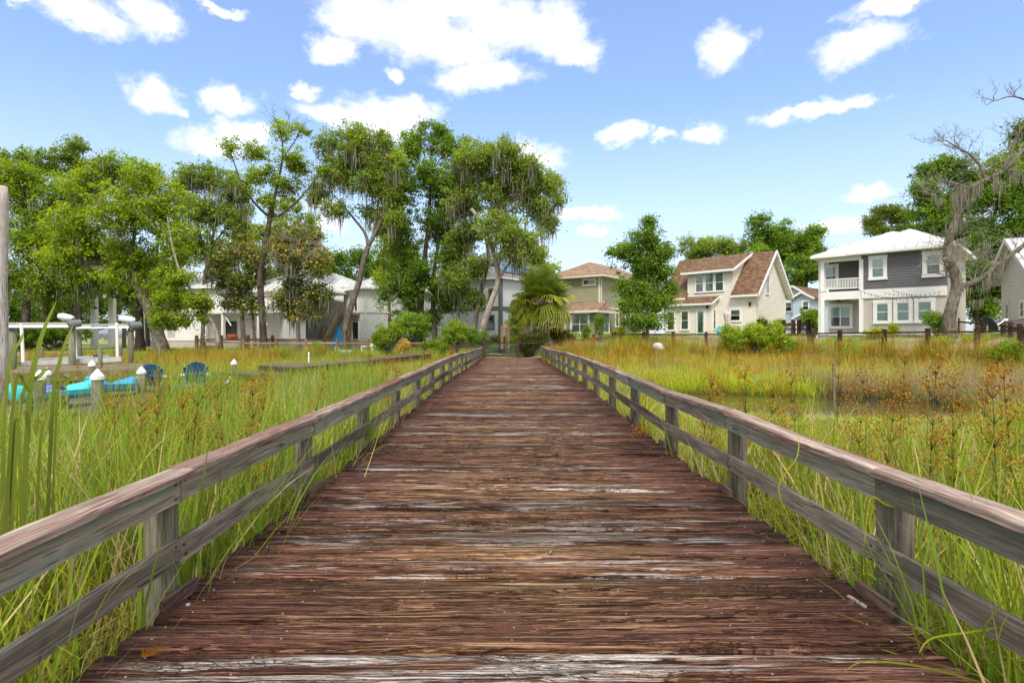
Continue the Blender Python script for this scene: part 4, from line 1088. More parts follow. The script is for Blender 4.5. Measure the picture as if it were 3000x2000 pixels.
# ground floor bay and screened porch
Kb = Vector(XY(PC(8, 1555, 0, 50.5)))
WB = Wall(Kb + ldir * 8.3, Kb); WC = Wall(Kb, Kb + rdir * 2.6)
zC = WB.hc(8, 1500, 745)[1]
tp = WB.hc(8, 1240, 0)[0]
wx = wall_core(hs, WB, z0, zC, M['greygreen'], tp); battens(wx, WB, z0, zC, M['greygreen'], .4, tp)
wy = wall_core(hs, WC, z0, zC, M['greygreen']); battens(wy, WC, z0, zC, M['greygreen'], .4)
foundation(hs, [XY(WB.A), XY(Kb), XY(WC.B), XY(WB.pt(0, 0, -2.4))], zg - .6, z0 - .01)
window(hs, WB, h8(1312, 955, WB), h8(1475, 765, WB), M['cream_trim'], sashes=2, tw=.18, blind=M['blindw'], lower=M['blindw'], split=.45)
window(hs, WC, h8(1592, 952, WC), h8(1678, 760, WC), M['cream_trim'], sashes=2, tw=.16, blind=M['blindw'], lower=M['blindw'], split=.45)
trim(hs, WB, tp, z0 - .05, WB.L - tp, .2, M['cream_trim'], .06, .05)
mb = MB(); mb.beam(WB.pt(0, zC - .12, -.02), WB.pt(tp, zC - .12, -.02), .14, .26); mb.build('porch_beam', M['cream_trim'], hs)
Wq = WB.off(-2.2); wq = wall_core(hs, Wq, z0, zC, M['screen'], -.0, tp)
for x_ in (795, 905, 1000, 1145, 1240):
    t_ = WB.hc(8, x_, 0)[0]; mb = MB(); mb.box(WB.pt(t_, (z0 + zC) / 2 - .12, -.03), (.2, .16, zC - z0 - .24), WB.rz); mb.build('porch_column', M['cream_trim'], hs)
mb = MB(); mb.beam(WB.pt(0, z0 + .85, -.03), WB.pt(tp, z0 + .85, -.03), .07, .1); mb.build('porch_rail', M['cream_trim'], hs)
tA, tBb = WB.hc(8, 795, 0)[0], WB.hc(8, 1240, 0)[0]
mb = MB(); mb.add([WB.pt(tA, z0, -.06), WB.pt(tBb, z0, -.06), WB.pt(tBb, zC - .25, -.06), WB.pt(tA, zC - .25, -.06)], [(0, 1, 2, 3)])
ms, t = new_mat('insect_screen'); tr = t.n('ShaderNodeBsdfTransparent', ins={0: (0.45, 0.45, 0.47, 1)}); df = t.n('ShaderNodeBsdfDiffuse', ins={0: (0.09, 0.085, 0.08, 1)})
mxn = t.n('ShaderNodeMixShader', ins={0: 0.45, 1: tr.outputs[0], 2: df.outputs[0]}); t.n('ShaderNodeOutputMaterial', ins={0: mxn.outputs[0]})
mb.build('porch_screen', ms, hs)
window(hs, Wq, h8(830, 880, Wq), h8(890, 780, Wq), M['cream_trim'], tw=.1, blind=M['blindw'], lower=M['blindw'])
zS = WB.hc(8, 1500, 690)[1]
ro_ = [WB.pt(-.5, zC, .55), WB.pt(WB.L + .5, zC, .55), WB.pt(WB.L + .1, zC + 1.0, -1.9), WB.pt(-.5, zC + 1.0, -1.9)]
roof_plane(hs, [p + Vector((0, 0, .12)) for p in ro_], M['sh_tan'], .12)
ro2 = [WC.pt(-.55, zC, .5), WC.pt(WC.L + .4, zC, .5), WC.pt(WC.L + .1, zC + .75, -.7), WC.pt(.5, zC + .75, -.7)]
ro2[0] = ro_[1]; ro2[3] = ro_[2] * .5 + ro_[1] * .5
roof_plane(hs, [p + Vector((0, 0, .118)) for p in ro2], M['sh_tan'], .12)
mb = MB(); mb.beam(ro_[0] + Vector((0, 0, .02)), ro_[1] + Vector((0, 0, .02)), .06, .2); mb.build('fascia', M['cream_trim'], hs)
mb = MB(); mb.beam(ro2[0] + Vector((0, 0, .015)), ro2[1] + Vector((0, 0, .015)), .06, .2); mb.build('fascia', M['cream_trim'], hs)
mb = MB(); mb.beam(ro_[0] + Vector((0, 0, .01)), ro_[3] + Vector((0, 0, .01)), .06, .2); mb.build('fascia', M['cream_trim'], hs)

# ================================================================== pale blue house with solar panels
rd = Vector((.603, .798)); ld = Vector((-.798, .603))
K = Vector(XY(PC(8, 580, 0, 58.0)))
Wl = Wall(K + ld * 10, K); Wq = Wall(K, K + rd * 9)
zg, z0 = 0.7, 1.1; zE = Wl.hc(8, 580, 400)[1]; zM0, zM1 = Wl.hc(8, 575, 722)[1], Wl.hc(8, 575, 685)[1]
hs = house_root('house', 'pale blue two-storey house with slate trim and solar panels on its roof', Wl, zg)
far = K + ld * 10 + rd * 9
body(hs, [XY(Wl.pt(.16, 0, -.16)), XY(Wl.pt(9.84, 0, -.16)), XY(Wq.pt(9, 0, -.16)), XY(far)], z0, zE, M['paleblue'])
foundation(hs, [XY(Wl.A), XY(K), XY(Wq.B), XY(far)], zg - .6, z0)
for w_ in (Wl, Wq):
    for (za, zb) in ((z0, zM0), (zM1, zE)):
        a_ = wall_core(hs, w_, za, zb, M['paleblue']); laps(a_, w_, za, zb, M['paleblue'], .19)
    trim(hs, w_, 0, zM0, w_.L, zM1 - zM0, M['slate'], .06, .05)
mb = MB(); mb.box(K.to_3d() + Vector((0, 0, (z0 + zE) / 2)), (.34, .34, zE - z0), Wl.rz); mb.build('corner_board', M['slate'], hs)
window(hs, Wl, h8(440, 915, Wl), h8(512, 790, Wl), M['slate'], sashes=2, tw=.12, mull=0)
window(hs, Wl, h8(470, 600, Wl), h8(512, 520, Wl), M['slate'], tw=.12)
window(hs, Wl, h8(40, 560, Wl), h8(85, 455, Wl), M['white'], tw=.12)
hip_roof(hs, [XY(Wl.A), XY(K), XY(Wq.B), XY(far)], zE + .12, zE + 3.7, M['sh_grey'], .5)
# panels lie on the right-hand slope
cr = [XY(Wl.A), XY(K), XY(Wq.B), XY(far)]
E1, E2 = Vector(cr[1]) + (-rd - ld) * .5, Vector(cr[2]) + (rd - ld) * .5
up = (ld.to_3d() * ((9 + 1) / 2) + Vector((0, 0, 3.58))).normalized(); eN = rd.to_3d(); nn = eN.cross(up); nn = nn if nn.z > 0 else -nn
o_ = Vector((E1.x, E1.y, zE + .12))
for r_i in range(3):
    for c_i in range(6):
        if (r_i, c_i) in ((0, 5), (2, 0)): continue
        a = o_ + eN * (1.3 + c_i * 1.08 + r_i * .25) + up * (.9 + r_i * 1.55) + nn * .09
        mb = MB(); mb.hexa([a, a + eN * 1.02, a + eN * 1.02 + up * 1.5, a + up * 1.5] + [q + nn * .05 for q in (a, a + eN * 1.02, a + eN * 1.02 + up * 1.5, a + up * 1.5)])
        mb.build('solar_panel', M['solar'], hs)

# ================================================================== light blue house far between the cottage and the grey house
W = Wall(XY(PC(6, 60, 0, 72.0)), XY(PC(6, 470, 0, 68.0)))
zg = 1.0; z0 = 1.4
hs = house_root('house', 'light blue gabled house far back between the cottage and the charcoal house', W, zg)
tg0, tg1 = W.hc(6, 95, 0)[0], W.hc(6, 250, 0)[0] + .3
zE = W.hc(6, 100, 860)[1]
def gable_block(hs, W, ta, tb, z0, zE, zP, dep, mat, roofm, fas, expo=.2, out=0.0, over=.4, backs=True):
    w_ = W.off(out); tm = (ta + tb) / 2
    body(hs, [XY(w_.pt(ta + .05, 0, -.16)), XY(w_.pt(tb - .05, 0, -.16)), XY(w_.pt(tb - .05, 0, -dep)), XY(w_.pt(ta + .05, 0, -dep))], z0, zE, mat)
    a_ = wall_core(hs, w_, z0, zE, mat, ta, tb, prof=[(tb, zE), (tm, zP), (ta, zE)])
    def sp(z):
        if z < zE: return (ta, tb)
        f = (z - zE) / (zP - zE); return (ta + (tm - ta) * f, tb - (tb - tm) * f)
    laps(a_, w_, z0, zP - .15, mat, expo, span=sp)
    sl = (zP - zE) / (tm - ta)
    L_ = [w_.pt(ta - over, zE - sl * over, -dep), w_.pt(ta - over, zE - sl * over, over), w_.pt(tm, zP, over), w_.pt(tm, zP, -dep)]
    R_ = [w_.pt(tb + over, zE - sl * over, over), w_.pt(tb + over, zE - sl * over, -dep), w_.pt(tm, zP, -dep), w_.pt(tm, zP, over)]
    for pl in (L_, R_): roof_plane(hs, [p + Vector((0, 0, .15)) for p in pl], roofm, .14)
    for (p, q) in ((L_[1], L_[2]), (R_[0], R_[3])):
        mb = MB(); d_ = w_.n.to_3d() * .02; mb.beam(p + d_ + Vector((0, 0, .06)), q + d_ + Vector((0, 0, .06)), .05, .22); mb.build('barge_board', fas, hs)
    return w_
gable_block(hs, W, 0.2, W.hc(6, 400, 0)[0], z0, zE, W.hc(6, 245, 752)[1], 9, M['blue'], M['sh_brown'], M['white'])
w2 = gable_block(hs, W, W.hc(6, 252, 0)[0], W.hc(6, 430, 0)[0], z0, W.hc(6, 300, 860)[1], W.hc(6, 338, 812)[1], 4, M['blue'], M['sh_brown'], M['white'], out=.7)
foundation(hs, [XY(W.pt(.2, 0, .02)), XY(W.pt(W.L, 0, .72)), XY(W.pt(W.L, 0, -8)), XY(W.pt(.2, 0, -8))], zg - .6, z0)
window(hs, W, W.hc(6, 112, 980), W.hc(6, 218, 897), M['white'], sashes=2, blind=M['blindw'], tw=.15)
window(hs, w2, w2.hc(6, 322, 968), w2.hc(6, 374, 890), M['white'], blind=M['blindw'], tw=.15)
window(hs, W, W.hc(6, 150, 1120), W.hc(6, 215, 1080), M['white'], sashes=2, tw=.12)
w3 = W.off(2.4); ta, tb = w3.hc(6, 255, 0)[0], w3.hc(6, 425, 0)[0]; zPe, zPp = w3.hc(6, 260, 1040)[1], w3.hc(6, 335, 995)[1]; tm = (ta + tb) / 2
wall_core(hs, w3, zPe - .15, zPe, M['blue'], ta, tb, prof=[(tb, zPe), (tm, zPp), (ta, zPe)])
for (p, q) in (((ta - .4, zPe - .15), (tm, zPp)), ((tm, zPp), (tb + .4, zPe - .15))):
    a, b = w3.pt(*p, .3), w3.pt(*q, .3); c_, d_ = w3.pt(*q, -1.6), w3.pt(*p, -1.6)
    roof_plane(hs, [x + Vector((0, 0, .14)) for x in (a, b, c_, d_)], M['sh_brown'], .1, eave=(0, 3)); mb = MB(); mb.beam(a + Vector((0, 0, .06)), b + Vector((0, 0, .06)), .05, .2); mb.build('barge_board', M['white'], hs)
for t_ in (ta + .15, tb - .15):
    mb = MB(); mb.box(w3.pt(t_, (z0 + zPe) / 2 - .08, -.1), (.22, .22, zPe - z0 - .15), W.rz); mb.build('porch_column', M['white'], hs)
door(hs, w2, w2.hc(6, 290, 1150), w2.hc(6, 340, 1060), M['white'], M['slate'])

# ================================================================== light grey house at the right edge
W = Wall(XY(PC(6, 2150, 0, 38.0)), XY(PC(6, 2520, 0, 33.0)))
zg = 1.0; z0 = W.hc(6, 2200, 1060)[1]
hs = house_root('house', 'light grey lap-sided house with white metal gable roof cut by the right edge', W, zg)
tP, zP = W.hc(6, 2238, 400)[0] + 1.0, W.hc(6, 2238, 392)[1] + .3
zE = W.hc(6, 2150, 600)[1] - .4
sl = (zP - zE) / tP
gpz = [(2 * tP, zE), (tP, zP), (0, zE)]
a_ = wall_core(hs, W, z0, zE, M['greywall'], 0, 2 * tP, prof=gpz)
def gsp(z):
    if z < zE: return (0, 2 * tP)
    f = (z - zE) / (zP - zE); return (tP * f, 2 * tP - tP * f)
laps(a_, W, z0, zP - .2, M['greywall'], .2, span=gsp)
body(hs, [XY(W.pt(.05, 0, -.16)), XY(W.pt(2 * tP - .05, 0, -.16)), XY(W.pt(2 * tP - .05, 0, -8)), XY(W.pt(.05, 0, -8))], z0, zE, M['greywall'])
foundation(hs, [XY(W.pt(.3, 0, -.02)), XY(W.pt(2 * tP, 0, -.02)), XY(W.pt(2 * tP, 0, -8)), XY(W.pt(.3, 0, -8))], zg - .5, z0, M['door_grey'])
L_ = [W.pt(-.75, zE - sl * .75, -8), W.pt(-.75, zE - sl * .75, .7), W.pt(tP, zP, .7), W.pt(tP, zP, -8)]
R_ = [W.pt(2 * tP + .75, zE - sl * .75, .7), W.pt(2 * tP + .75, zE - sl * .75, -8), W.pt(tP, zP, -8), W.pt(tP, zP, .7)]
for pl in (L_, R_): roof_plane(hs, [p + Vector((0, 0, .15)) for p in pl], M['metalroof'], .12, .5)
for (p, q) in ((L_[1], L_[2]), (R_[0], R_[3])):
    mb = MB(); mb.beam(p + Vector((0, 0, .06)), q + Vector((0, 0, .06)), .06, .22); mb.build('barge_board', M['greywall'], hs)
for i in range(11):
    f = (i + .5) / 11; c_ = W.pt(-.75 + (tP + .75) * f, zE - sl * .75 + sl * (tP + .75) * f - .05, .35); mb = MB(); mb.box(c_, (.10, .62, .07), W.rz); mb.build('lookout', M['greywall'], hs)
window(hs, W, W.hc(6, 2200, 1055), W.hc(6, 2221, 915), M['greywall'], tw=.07, split=.4)
window(hs, W, W.hc(6, 2330, 1030), W.hc(6, 2362, 895), M['white'], tw=.1)
mb = MB(); q = W.pt(*W.hc(6, 2165, 1085), .25); mb.box(q, (.32, .2, .4), W.rz); mb.build('meter_box', M['alu'], hs)
# low cottage glimpsed between the grey houses
W = Wall(XY(PC(6, 1930, 0, 58.0)), XY(PC(6, 2160, 0, 56.0)))
hs = house_root('house', 'small grey-green outbuilding glimpsed behind trunks left of the right-edge house', W, 1.0)
zg = 1.0; zE = W.hc(6, 1950, 810)[1]
a_ = wall_core(hs, W, zg, zE, M['greywall']); laps(a_, W, zg + .3, zE, M['greywall'], .25)
body(hs, [XY(W.pt(.05, 0, -.16)), XY(W.pt(W.L - .05, 0, -.16)), XY(W.pt(W.L - .05, 0, -5)), XY(W.pt(.05, 0, -5))], zg, zE, M['greywall'])
hip_roof(hs, [XY(W.A), XY(W.B), XY(W.pt(W.L, 0, -5)), XY(W.pt(0, 0, -5))], zE + .1, zE + 1.3, M['metalroof'], .4)
window(hs, W, W.hc(6, 1975, 895), W.hc(6, 2060, 850), M['greywall'], split=0)
door(hs, W, W.hc(6, 2010, 1150), W.hc(6, 2050, 1030), M['white'], M['greywall'])

# ================================================================== white house under construction (left)
W = Wall(XY(PC(27, 95, 0, 63.0)), XY(PC(27, 1145, 0, 59.0)))
zg = W.hc(27, 300, 1205)[1]; z0 = W.hc(27, 600, 1095)[1]; zE = W.hc(27, 800, 425)[1]; zM = W.hc(27, 1000, 745)[1]
hs = house_root('house', 'white two-storey house with white hip roof and dark patio door behind the leaning oak', W, zg)
tA = W.hc(27, 925, 0)[0]; DEP = 9
foundation(hs, [XY(W.pt(0, 0, .03)), XY(W.pt(W.L + 9, 0, .03)), XY(W.pt(W.L + 9, 0, -DEP)), XY(W.pt(0, 0, -DEP))], zg - .6, z0 - .1, M['concrete'])
Wp = W.off(-2.2)
a_ = wall_core(hs, W, z0, zE, M['whitewall'], 0, tA); laps(a_, W, z0, zM, M['whitewall'], .21, 0, tA); battens(a_, W, zM + .2, zE, M['whitewall'], .45, 0, tA)
b_ = wall_core(hs, W, zM, zE, M['whitewall'], tA + .002); battens(b_, W, zM + .2, zE, M['whitewall'], .45, tA)
trim(hs, W, 0, z0 - .12, tA, .28, M['white'], .05, .04); trim(hs, W, 0, zM - .1, W.L, .3, M['white'], .06, .04)
trim(hs, W, tA - .5, z0, .14, zM - z0 - .1, M['white'], .05, .04)
c_ = wall_core(hs, Wp, z0, zM, M['whitewall'], tA, W.L + 8.5); laps(c_, Wp, z0, zM, M['whitewall'], .21, tA, W.L + 8.5)
body(hs, [XY(W.pt(.05, 0, -.16)), XY(W.pt(W.L - .05, 0, -.16)), XY(W.pt(W.L - .05, 0, -DEP)), XY(W.pt(.05, 0, -DEP))], zM - .15, zE, M['whitewall'])
body(hs, [XY(W.pt(.05, 0, -.16)), XY(W.pt(tA - .1, 0, -.16)), XY(W.pt(tA - .1, 0, -DEP)), XY(W.pt(.05, 0, -DEP))], z0 - .1, zM - .16, M['whitewall'])
Wu = W.off(-2.6); zE3 = zE - .3
d_ = wall_core(hs, Wu, zM, zE3, M['whitewall'], W.L, W.L + 8.5); battens(d_, Wu, zM, zE3, M['whitewall'], .45, W.L, W.L + 8.5)
pr = [Wp.pt(W.L, zM + .35, 0), W.pt(W.L, zM - .05, .3), W.pt(W.L + 6, zM - .05, .3), Wp.pt(W.L + 6, zM + .35, 0)]
roof_plane(hs, [p + Vector((0, 0, .15)) for p in (pr[1], pr[2], pr[3], pr[0])], M['metalroof'], .12, .5)
for x_ in (1130, 1600):
    t_ = W.hc(27, x_, 0)[0]; mb = MB(); mb.box(W.pt(t_, (z0 + zM) / 2 - .1, -.1), (.3, .3, zM - z0 - .15), W.rz); mb.build('porch_column', M['white'], hs)
    br = [W.pt(t_ + .15 + .95 * math.sin(f), zM - .2 - 1.15 * (1 - math.sin(1.57 - f) * 0 - (1 - math.cos(1.57 - f))), -.05) for f in np.linspace(0, 1.5, 7)]
    mb = MB(); mb.tube(br, .06, 6); mb.build('bracket', M['white'], hs)
h7 = lambda x, y, w_: w_.hc(27, x, y)
window(hs, W, h7(873, 1035, W), h7(915, 862, W), M['white'], tw=.1)
window(hs, Wp, h7(1062, 1030, Wp), h7(1100, 870, Wp), M['white'], tw=.1)
window(hs, W, h7(205, 1050, W), h7(245, 900, W), M['white'], tw=.1)
window(hs, W, h7(480, 640, W), h7(520, 530, W), M['white'], tw=.1)
window(hs, Wu, h7(1255, 660, Wu), h7(1330, 590, Wu), M['white'], tw=.1, sashes=2); window(hs, Wu, h7(1480, 660, Wu), h7(1560, 590, Wu), M['white'], tw=.1, sashes=2)
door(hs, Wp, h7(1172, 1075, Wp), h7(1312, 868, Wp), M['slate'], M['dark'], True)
door(hs, W, h7(415, 1100, W), h7(515, 930, W), M['white'], M['door_grey'])
hip_roof(hs, [XY(W.A), XY(W.B), XY(W.pt(W.L, 0, -DEP)), XY(W.pt(0, 0, -DEP))], zE + .12, zE + 2.6, M['metalroof'], .55, .8)
hip_roof(hs, [XY(Wu.pt(W.L - 1, 0)), XY(Wu.pt(W.L + 8.5, 0)), XY(Wu.pt(W.L + 8.5, 0, -7)), XY(Wu.pt(W.L - 1, 0, -7))], zE3 + .11, zE3 + 2.2, M['metalroof'], .5, .8)

# ================================================================== white box house and garage wing
K = Vector(XY(PC(26, 860, 0, 61.0))); rd = Vector((.75, .661)); ld = Vector((-.661, .75))
Wl = Wall(K + ld * 5.2, K); Wr2 = Wall(K, K + rd * 11)
zg = .3; z0 = Wl.hc(26, 860, 1175)[1]; zM = Wl.hc(26, 860, 836)[1]; zE = Wl.hc(26, 860, 568)[1]
hs = house_root('house', 'white box-shaped house with vertical boards above and an outdoor timber stair', Wl, zg)
far = K + ld * 5.2 + rd * 11
body(hs, [XY(Wl.pt(.16, 0, -.16)), XY(Wl.pt(5.04, 0, -.16)), XY(Wr2.pt(11, 0, -.16)), XY(far)], z0, zE, M['whitewall'])
foundation(hs, [XY(Wl.A), XY(K), XY(Wr2.B), XY(far)], zg - .6, z0)
for w_ in (Wl, Wr2):
    a_ = wall_core(hs, w_, z0, zE, M['whitewall']); laps(a_, w_, z0, zM - .1, M['whitewall'], .21); battens(a_, w_, zM + .1, zE, M['whitewall'], .42)
    trim(hs, w_, 0, zM - .1, w_.L, .2, M['white'], .06, .04)
trim(hs, Wr2, -.03, z0, .16, zE - z0, M['white'], .05, .045)
hip_roof(hs, [XY(Wl.A), XY(K), XY(Wr2.B), XY(far)], zE + .12, zE + 1.7, M['metalroof'], .45, .8)
h26 = lambda x, y, w_: w_.hc(26, x, y)
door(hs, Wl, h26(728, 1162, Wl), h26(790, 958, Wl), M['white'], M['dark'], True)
window(hs, Wl, h26(750, 828, Wl), h26(775, 632, Wl), M['white'], tw=.08)
# small timber landing with post and the stair
a = Wl.pt(*h26(685, 850, Wl)); mb = MB()
t0_, t1_ = h26(650, 0, Wl)[0], h26(806, 0, Wl)[0]
mb.prism([XY(Wl.pt(t0_, 0, .05)), XY(Wl.pt(t1_, 0, .05)), XY(Wl.pt(t1_, 0, 1.1)), XY(Wl.pt(t0_, 0, 1.1))], zM - .35, zM - .1); mb.build('landing', M['timber_x'], hs)
mb = MB(); q = Wl.pt(h26(690, 0, Wl.off(1.0))[0], 0, 1.0); mb.box((q.x, q.y, (zg + zM - .35) / 2), (.2, .2, zM - .35 - zg), Wl.rz); mb.build('landing_post', M['timber'], hs)
st = thing('stair', 'open timber stair climbing right beside the closed blue umbrella', 'stair', tuple(PC(26, 460, 1170, 60.0)))
sa, sb_ = PC(26, 385, 1168, 60.0), PC(26, 545, 865, 61.0)
sa.z = max(sa.z, zg - .1)
for dy in (0.0, 1.1):
    for dx in ((0, 0),):
        mb = MB(); o_ = Vector((.35, dy, 0)) if dy else Vector((0, 0, 0)); mb.beam(sa + o_, sb_ + o_, .06, .28); mb.build('stringer', M['timber_x'], st)
for i in range(13):
    f = (i + .5) / 13; c0 = sa.lerp(sb_, f) + Vector((.17, .55, .16)); mb = MB(); mb.box(c0, (.34, 1.05, .05)); mb.build('tread', M['timber_x'], st)
mb = MB(); mb.beam(sa + Vector((-.05, 0, .95)), sb_ + Vector((-.05, 0, .95)), .06, .09); mb.build('handrail', M['timber_x'], st)
for f in (0.02, .98):
    c0 = sa.lerp(sb_, f); mb = MB(); mb.box(c0 + Vector((-.05, 0, .5)), (.09, .09, 1.1)); mb.build('baluster_post', M['timber'], st)
W = Wall(XY(PC(26, -120, 0, 68.5)), XY(PC(26, 660, 0, 66.5))); zg = .3
hs = house_root('house', 'white rendered garage wing with a row of three upper windows left of the stair', W, zg)
zE = W.hc(26, 200, 560)[1]
a_ = wall_core(hs, W, zg - .3, zE, M['whitewall'])
body(hs, [XY(W.pt(.05, 0, -.16)), XY(W.pt(W.L - .05, 0, -.16)), XY(W.pt(W.L - .05, 0, -7)), XY(W.pt(.05, 0, -7))], zg, zE, M['whitewall'])
laps(a_, W, zg, zE, M['whitewall'], .22, 0, W.hc(26, 215, 0)[0])
for (xa, xb) in ((290, 328), (345, 380), (395, 430)):
    window(hs, W, h26(xa, 842, W), h26(xb, 732, W), M['white'], tw=.1, mull=1)
window(hs, W, h26(135, 840, W), h26(185, 740, W), M['white'], tw=.1, sashes=2)
window(hs, W, h26(-60, 1060, W), h26(-20, 960, W), M['white'], tw=.1, mull=1)
door(hs, W, h26(322, 1172, W), h26(440, 992, W), M['white'], M['door_grey'])
lamp(hs, W, h26(290, 1020, W))
hip_roof(hs, [XY(W.A), XY(W.B), XY(W.pt(W.L, 0, -7)), XY(W.pt(0, 0, -7))], zE + .12, zE + 2.0, M['metalroof'], .5, .8)
# white pavilion posts far left
pv = thing('pavilion', 'white two-post boat pavilion with a low metal roof behind the boat lift', 'pavilion', tuple(PC(2, 960, 840, 70)))
for x_ in (868, 1032):
    mb = MB(); a, b = PC(2, x_, 835, 60), PC(2, x_, 335, 60); mb.box((a + b) / 2, (.5, .5, (b - a).z)); mb.build('pillar', M['white'], pv)
mb = MB(); a, b = PC(2, 845, 325, 60), PC(2, 1060, 325, 60); mb.beam(a, b, .8, .5); mb.build('beam', M['white'], pv)
a, b = PC(2, 840, 715, 66), PC(2, 1150, 715, 66); c_, d_ = PC(2, 1150, 655, 70), PC(2, 935, 680, 70)
roof_plane(pv, [a, b, c_, d_], M['metalroof'], .15, .8)
mb = MB(); mb.beam(a + Vector((0, .3, -.35)), b + Vector((0, .3, -.35)), .3, .3); mb.build('fascia', M['whitewall'], pv)
for x_ in (720, 1140):
    a = PC(2, x_, 830, 66); mb = MB(); mb.box((a.x, a.y, a.z + 1.2), (.3, .3, 2.8)); mb.build('post', M['pile'], pv)
# ================================================================== fences and gate
def fence(name, label, pts, top, mat, matx, post=0.13, rail_drop=0.16, wires=7, railh=0.11, group='fences', capped=True, depth=1.15, gap=None, wire_r=0.006, low=None):
    """pts: XY of posts; top(i): height of the post tops"""
    base = pts[len(pts) // 2]; root = thing(name, label, 'fence', (base[0], base[1], gz(*base)), group)
    T = [Vector((x, y, top(i, x, y))) for i, (x, y) in enumerate(pts)]
    for i, p in enumerate(T):
        mb = MB(); g_ = min(gz(p.x, p.y), p.z - depth) - .2
        rz = math.atan2(T[min(i + 1, len(T) - 1)].y - T[max(i - 1, 0)].y, T[min(i + 1, len(T) - 1)].x - T[max(i - 1, 0)].x)
        mb.box((p.x, p.y, (g_ + p.z) / 2), (post, post, p.z - g_), rz)
        po = mb.build('post', mat, root)
        if capped:
            mb = MB(); mb.box((p.x, p.y, p.z + .022), (post + .045, post + .045, .04), rz); mb.box((p.x, p.y, p.z + .055), (post * .7, post * .7, .03), rz); mb.build('cap', mat, po)
    for i in range(len(T) - 1):
        if gap and i in gap: continue
        a, b = T[i].copy(), T[i + 1].copy(); d = (b - a); d.z = 0; d.normalize()
        a = a + d * (post / 2 + .002) - Vector((0, 0, rail_drop)); b = b - d * (post / 2 + .002) - Vector((0, 0, rail_drop))
        mb = MB(); mb.beam(a, b, .09, railh); ra = mb.build('rail', matx, root)
        if low: mb = MB(); mb.beam(a - Vector((0, 0, low)), b - Vector((0, 0, low)), .07, railh); mb.build('rail', matx, root)
        if wires:
            mb = MB()
            for q in range(1, wires + 1):
                dz = Vector((0, 0, (depth - rail_drop - .15) * q / wires)); mb.beam(a - dz, b - dz, wire_r * 2, wire_r * 2)
            tag(mb.build('wire', M['wire'], root), kind='stuff')
    return root
# right: brown fence turning towards the viewer in front of the charcoal house
fp = [(21.2, 40.0), (21.75, 37.6), (22.85, 34.8), (23.75, 32.4), (24.75, 30.2), (25.3, 28.2), (25.7, 25.9)]
ft = [1.88, 1.885, 1.91, 1.93, 1.93, 2.0, 2.03]
fence('fence', 'dark brown capped-post wire fence in front of the charcoal house', fp, lambda i, x, y: ft[i], M['brown'], M['brown_x'], .2, .15, 8)
fp2 = [(8.0, 43.6), (10.2, 43.6), (12.45, 43.6), (14.9, 43.4), (17.2, 43.0), (19.3, 41.8), (21.05, 40.15)]
fence('fence', 'dark brown low fence in front of the cream cottage', fp2, lambda i, x, y: 1.80, M['brown'], M['brown_x'], .19, .13, 10, wire_r=.012)
# garden fence joining the gate
fp3 = [(1.66, 42.6), (3.3, 42.7), (4.7, 42.9), (6.3, 43.2), (7.85, 43.5)]
fence('fence', 'dark brown garden fence running right from the gate behind the hedge', fp3, lambda i, x, y: [1.05, 1.15, 1.45, 1.6, 1.72][i], M['brown'], M['brown_x'], .19, .25, 8)
fp4 = [(-2.15, 41.6), (-4.4, 42.0), (-6.4, 42.4), (-8.2, 42.6)]
fence('fence', 'dark mesh fence half hidden by shrubs left of the gate', fp4, lambda i, x, y: 0.95, M['brown'], M['brown_x'], .13, .1, 10)
# back fence between cottage and charcoal house
p0 = PC(5, 1650, 1205, 50.0); fp5 = [XY(PC(5, x, 0, Y)) for x, Y in ((1650, 48.5), (1718, 48.8), (1905, 48.6), (2000, 48.2), (2060, 47.6), (2155, 46.6))]
fence('fence', 'dark brown yard fence between the cream cottage and the charcoal house', fp5, lambda i, x, y: 2.85, M['brown'], M['brown_x'], .24, .35, 6, low=.4)
# side fence sloping down near the satellite dish
fp6 = [XY(PC(6, x, 0, Y)) for x, Y in ((1740, 40.0), (2010, 35.5), (2160, 33.0), (2230, 31.5), (2312, 29.5), (2420, 28.0))]
fence('fence', 'dark brown side fence sloping down past the satellite dish', fp6, lambda i, x, y: [2.75, 2.50, 2.35, 2.25, 2.14, 2.1][i], M['brown'], M['brown_x'], .2, .2, 8)
# left: two tan timber fences
fb = [XY(PC(27, x, 0, 43.5)) for x in (785, 1405 - 215, 1405, 1835, 2225, 2225 + 410, 2225 + 815, 2225 + 1215, 2225 + 1600)]
fb = [fb[0]] + fb[2:]
fence('fence', 'tan timber post fence with wire along the marsh edge, front one', fb, lambda i, x, y: PC(27, 0, 1090, 43.5)[2] + (.17 if i == 0 else 0), M['timber'], M['timber_x'], .17, .30, 8, capped=False, depth=1.3)
fa = [XY(PC(27, x, 0, 54.0)) for x in (790, 1115, 1465, 1785, 2120, 2460, 2780, 3100, 3430)]
fence('fence', 'tan timber post fence with wire nearer the white houses, rear one', fa, lambda i, x, y: PC(27, 0, 1040, 54)[2], M['timber'], M['timber_x'], .22, .38, 8, capped=False, depth=1.5)

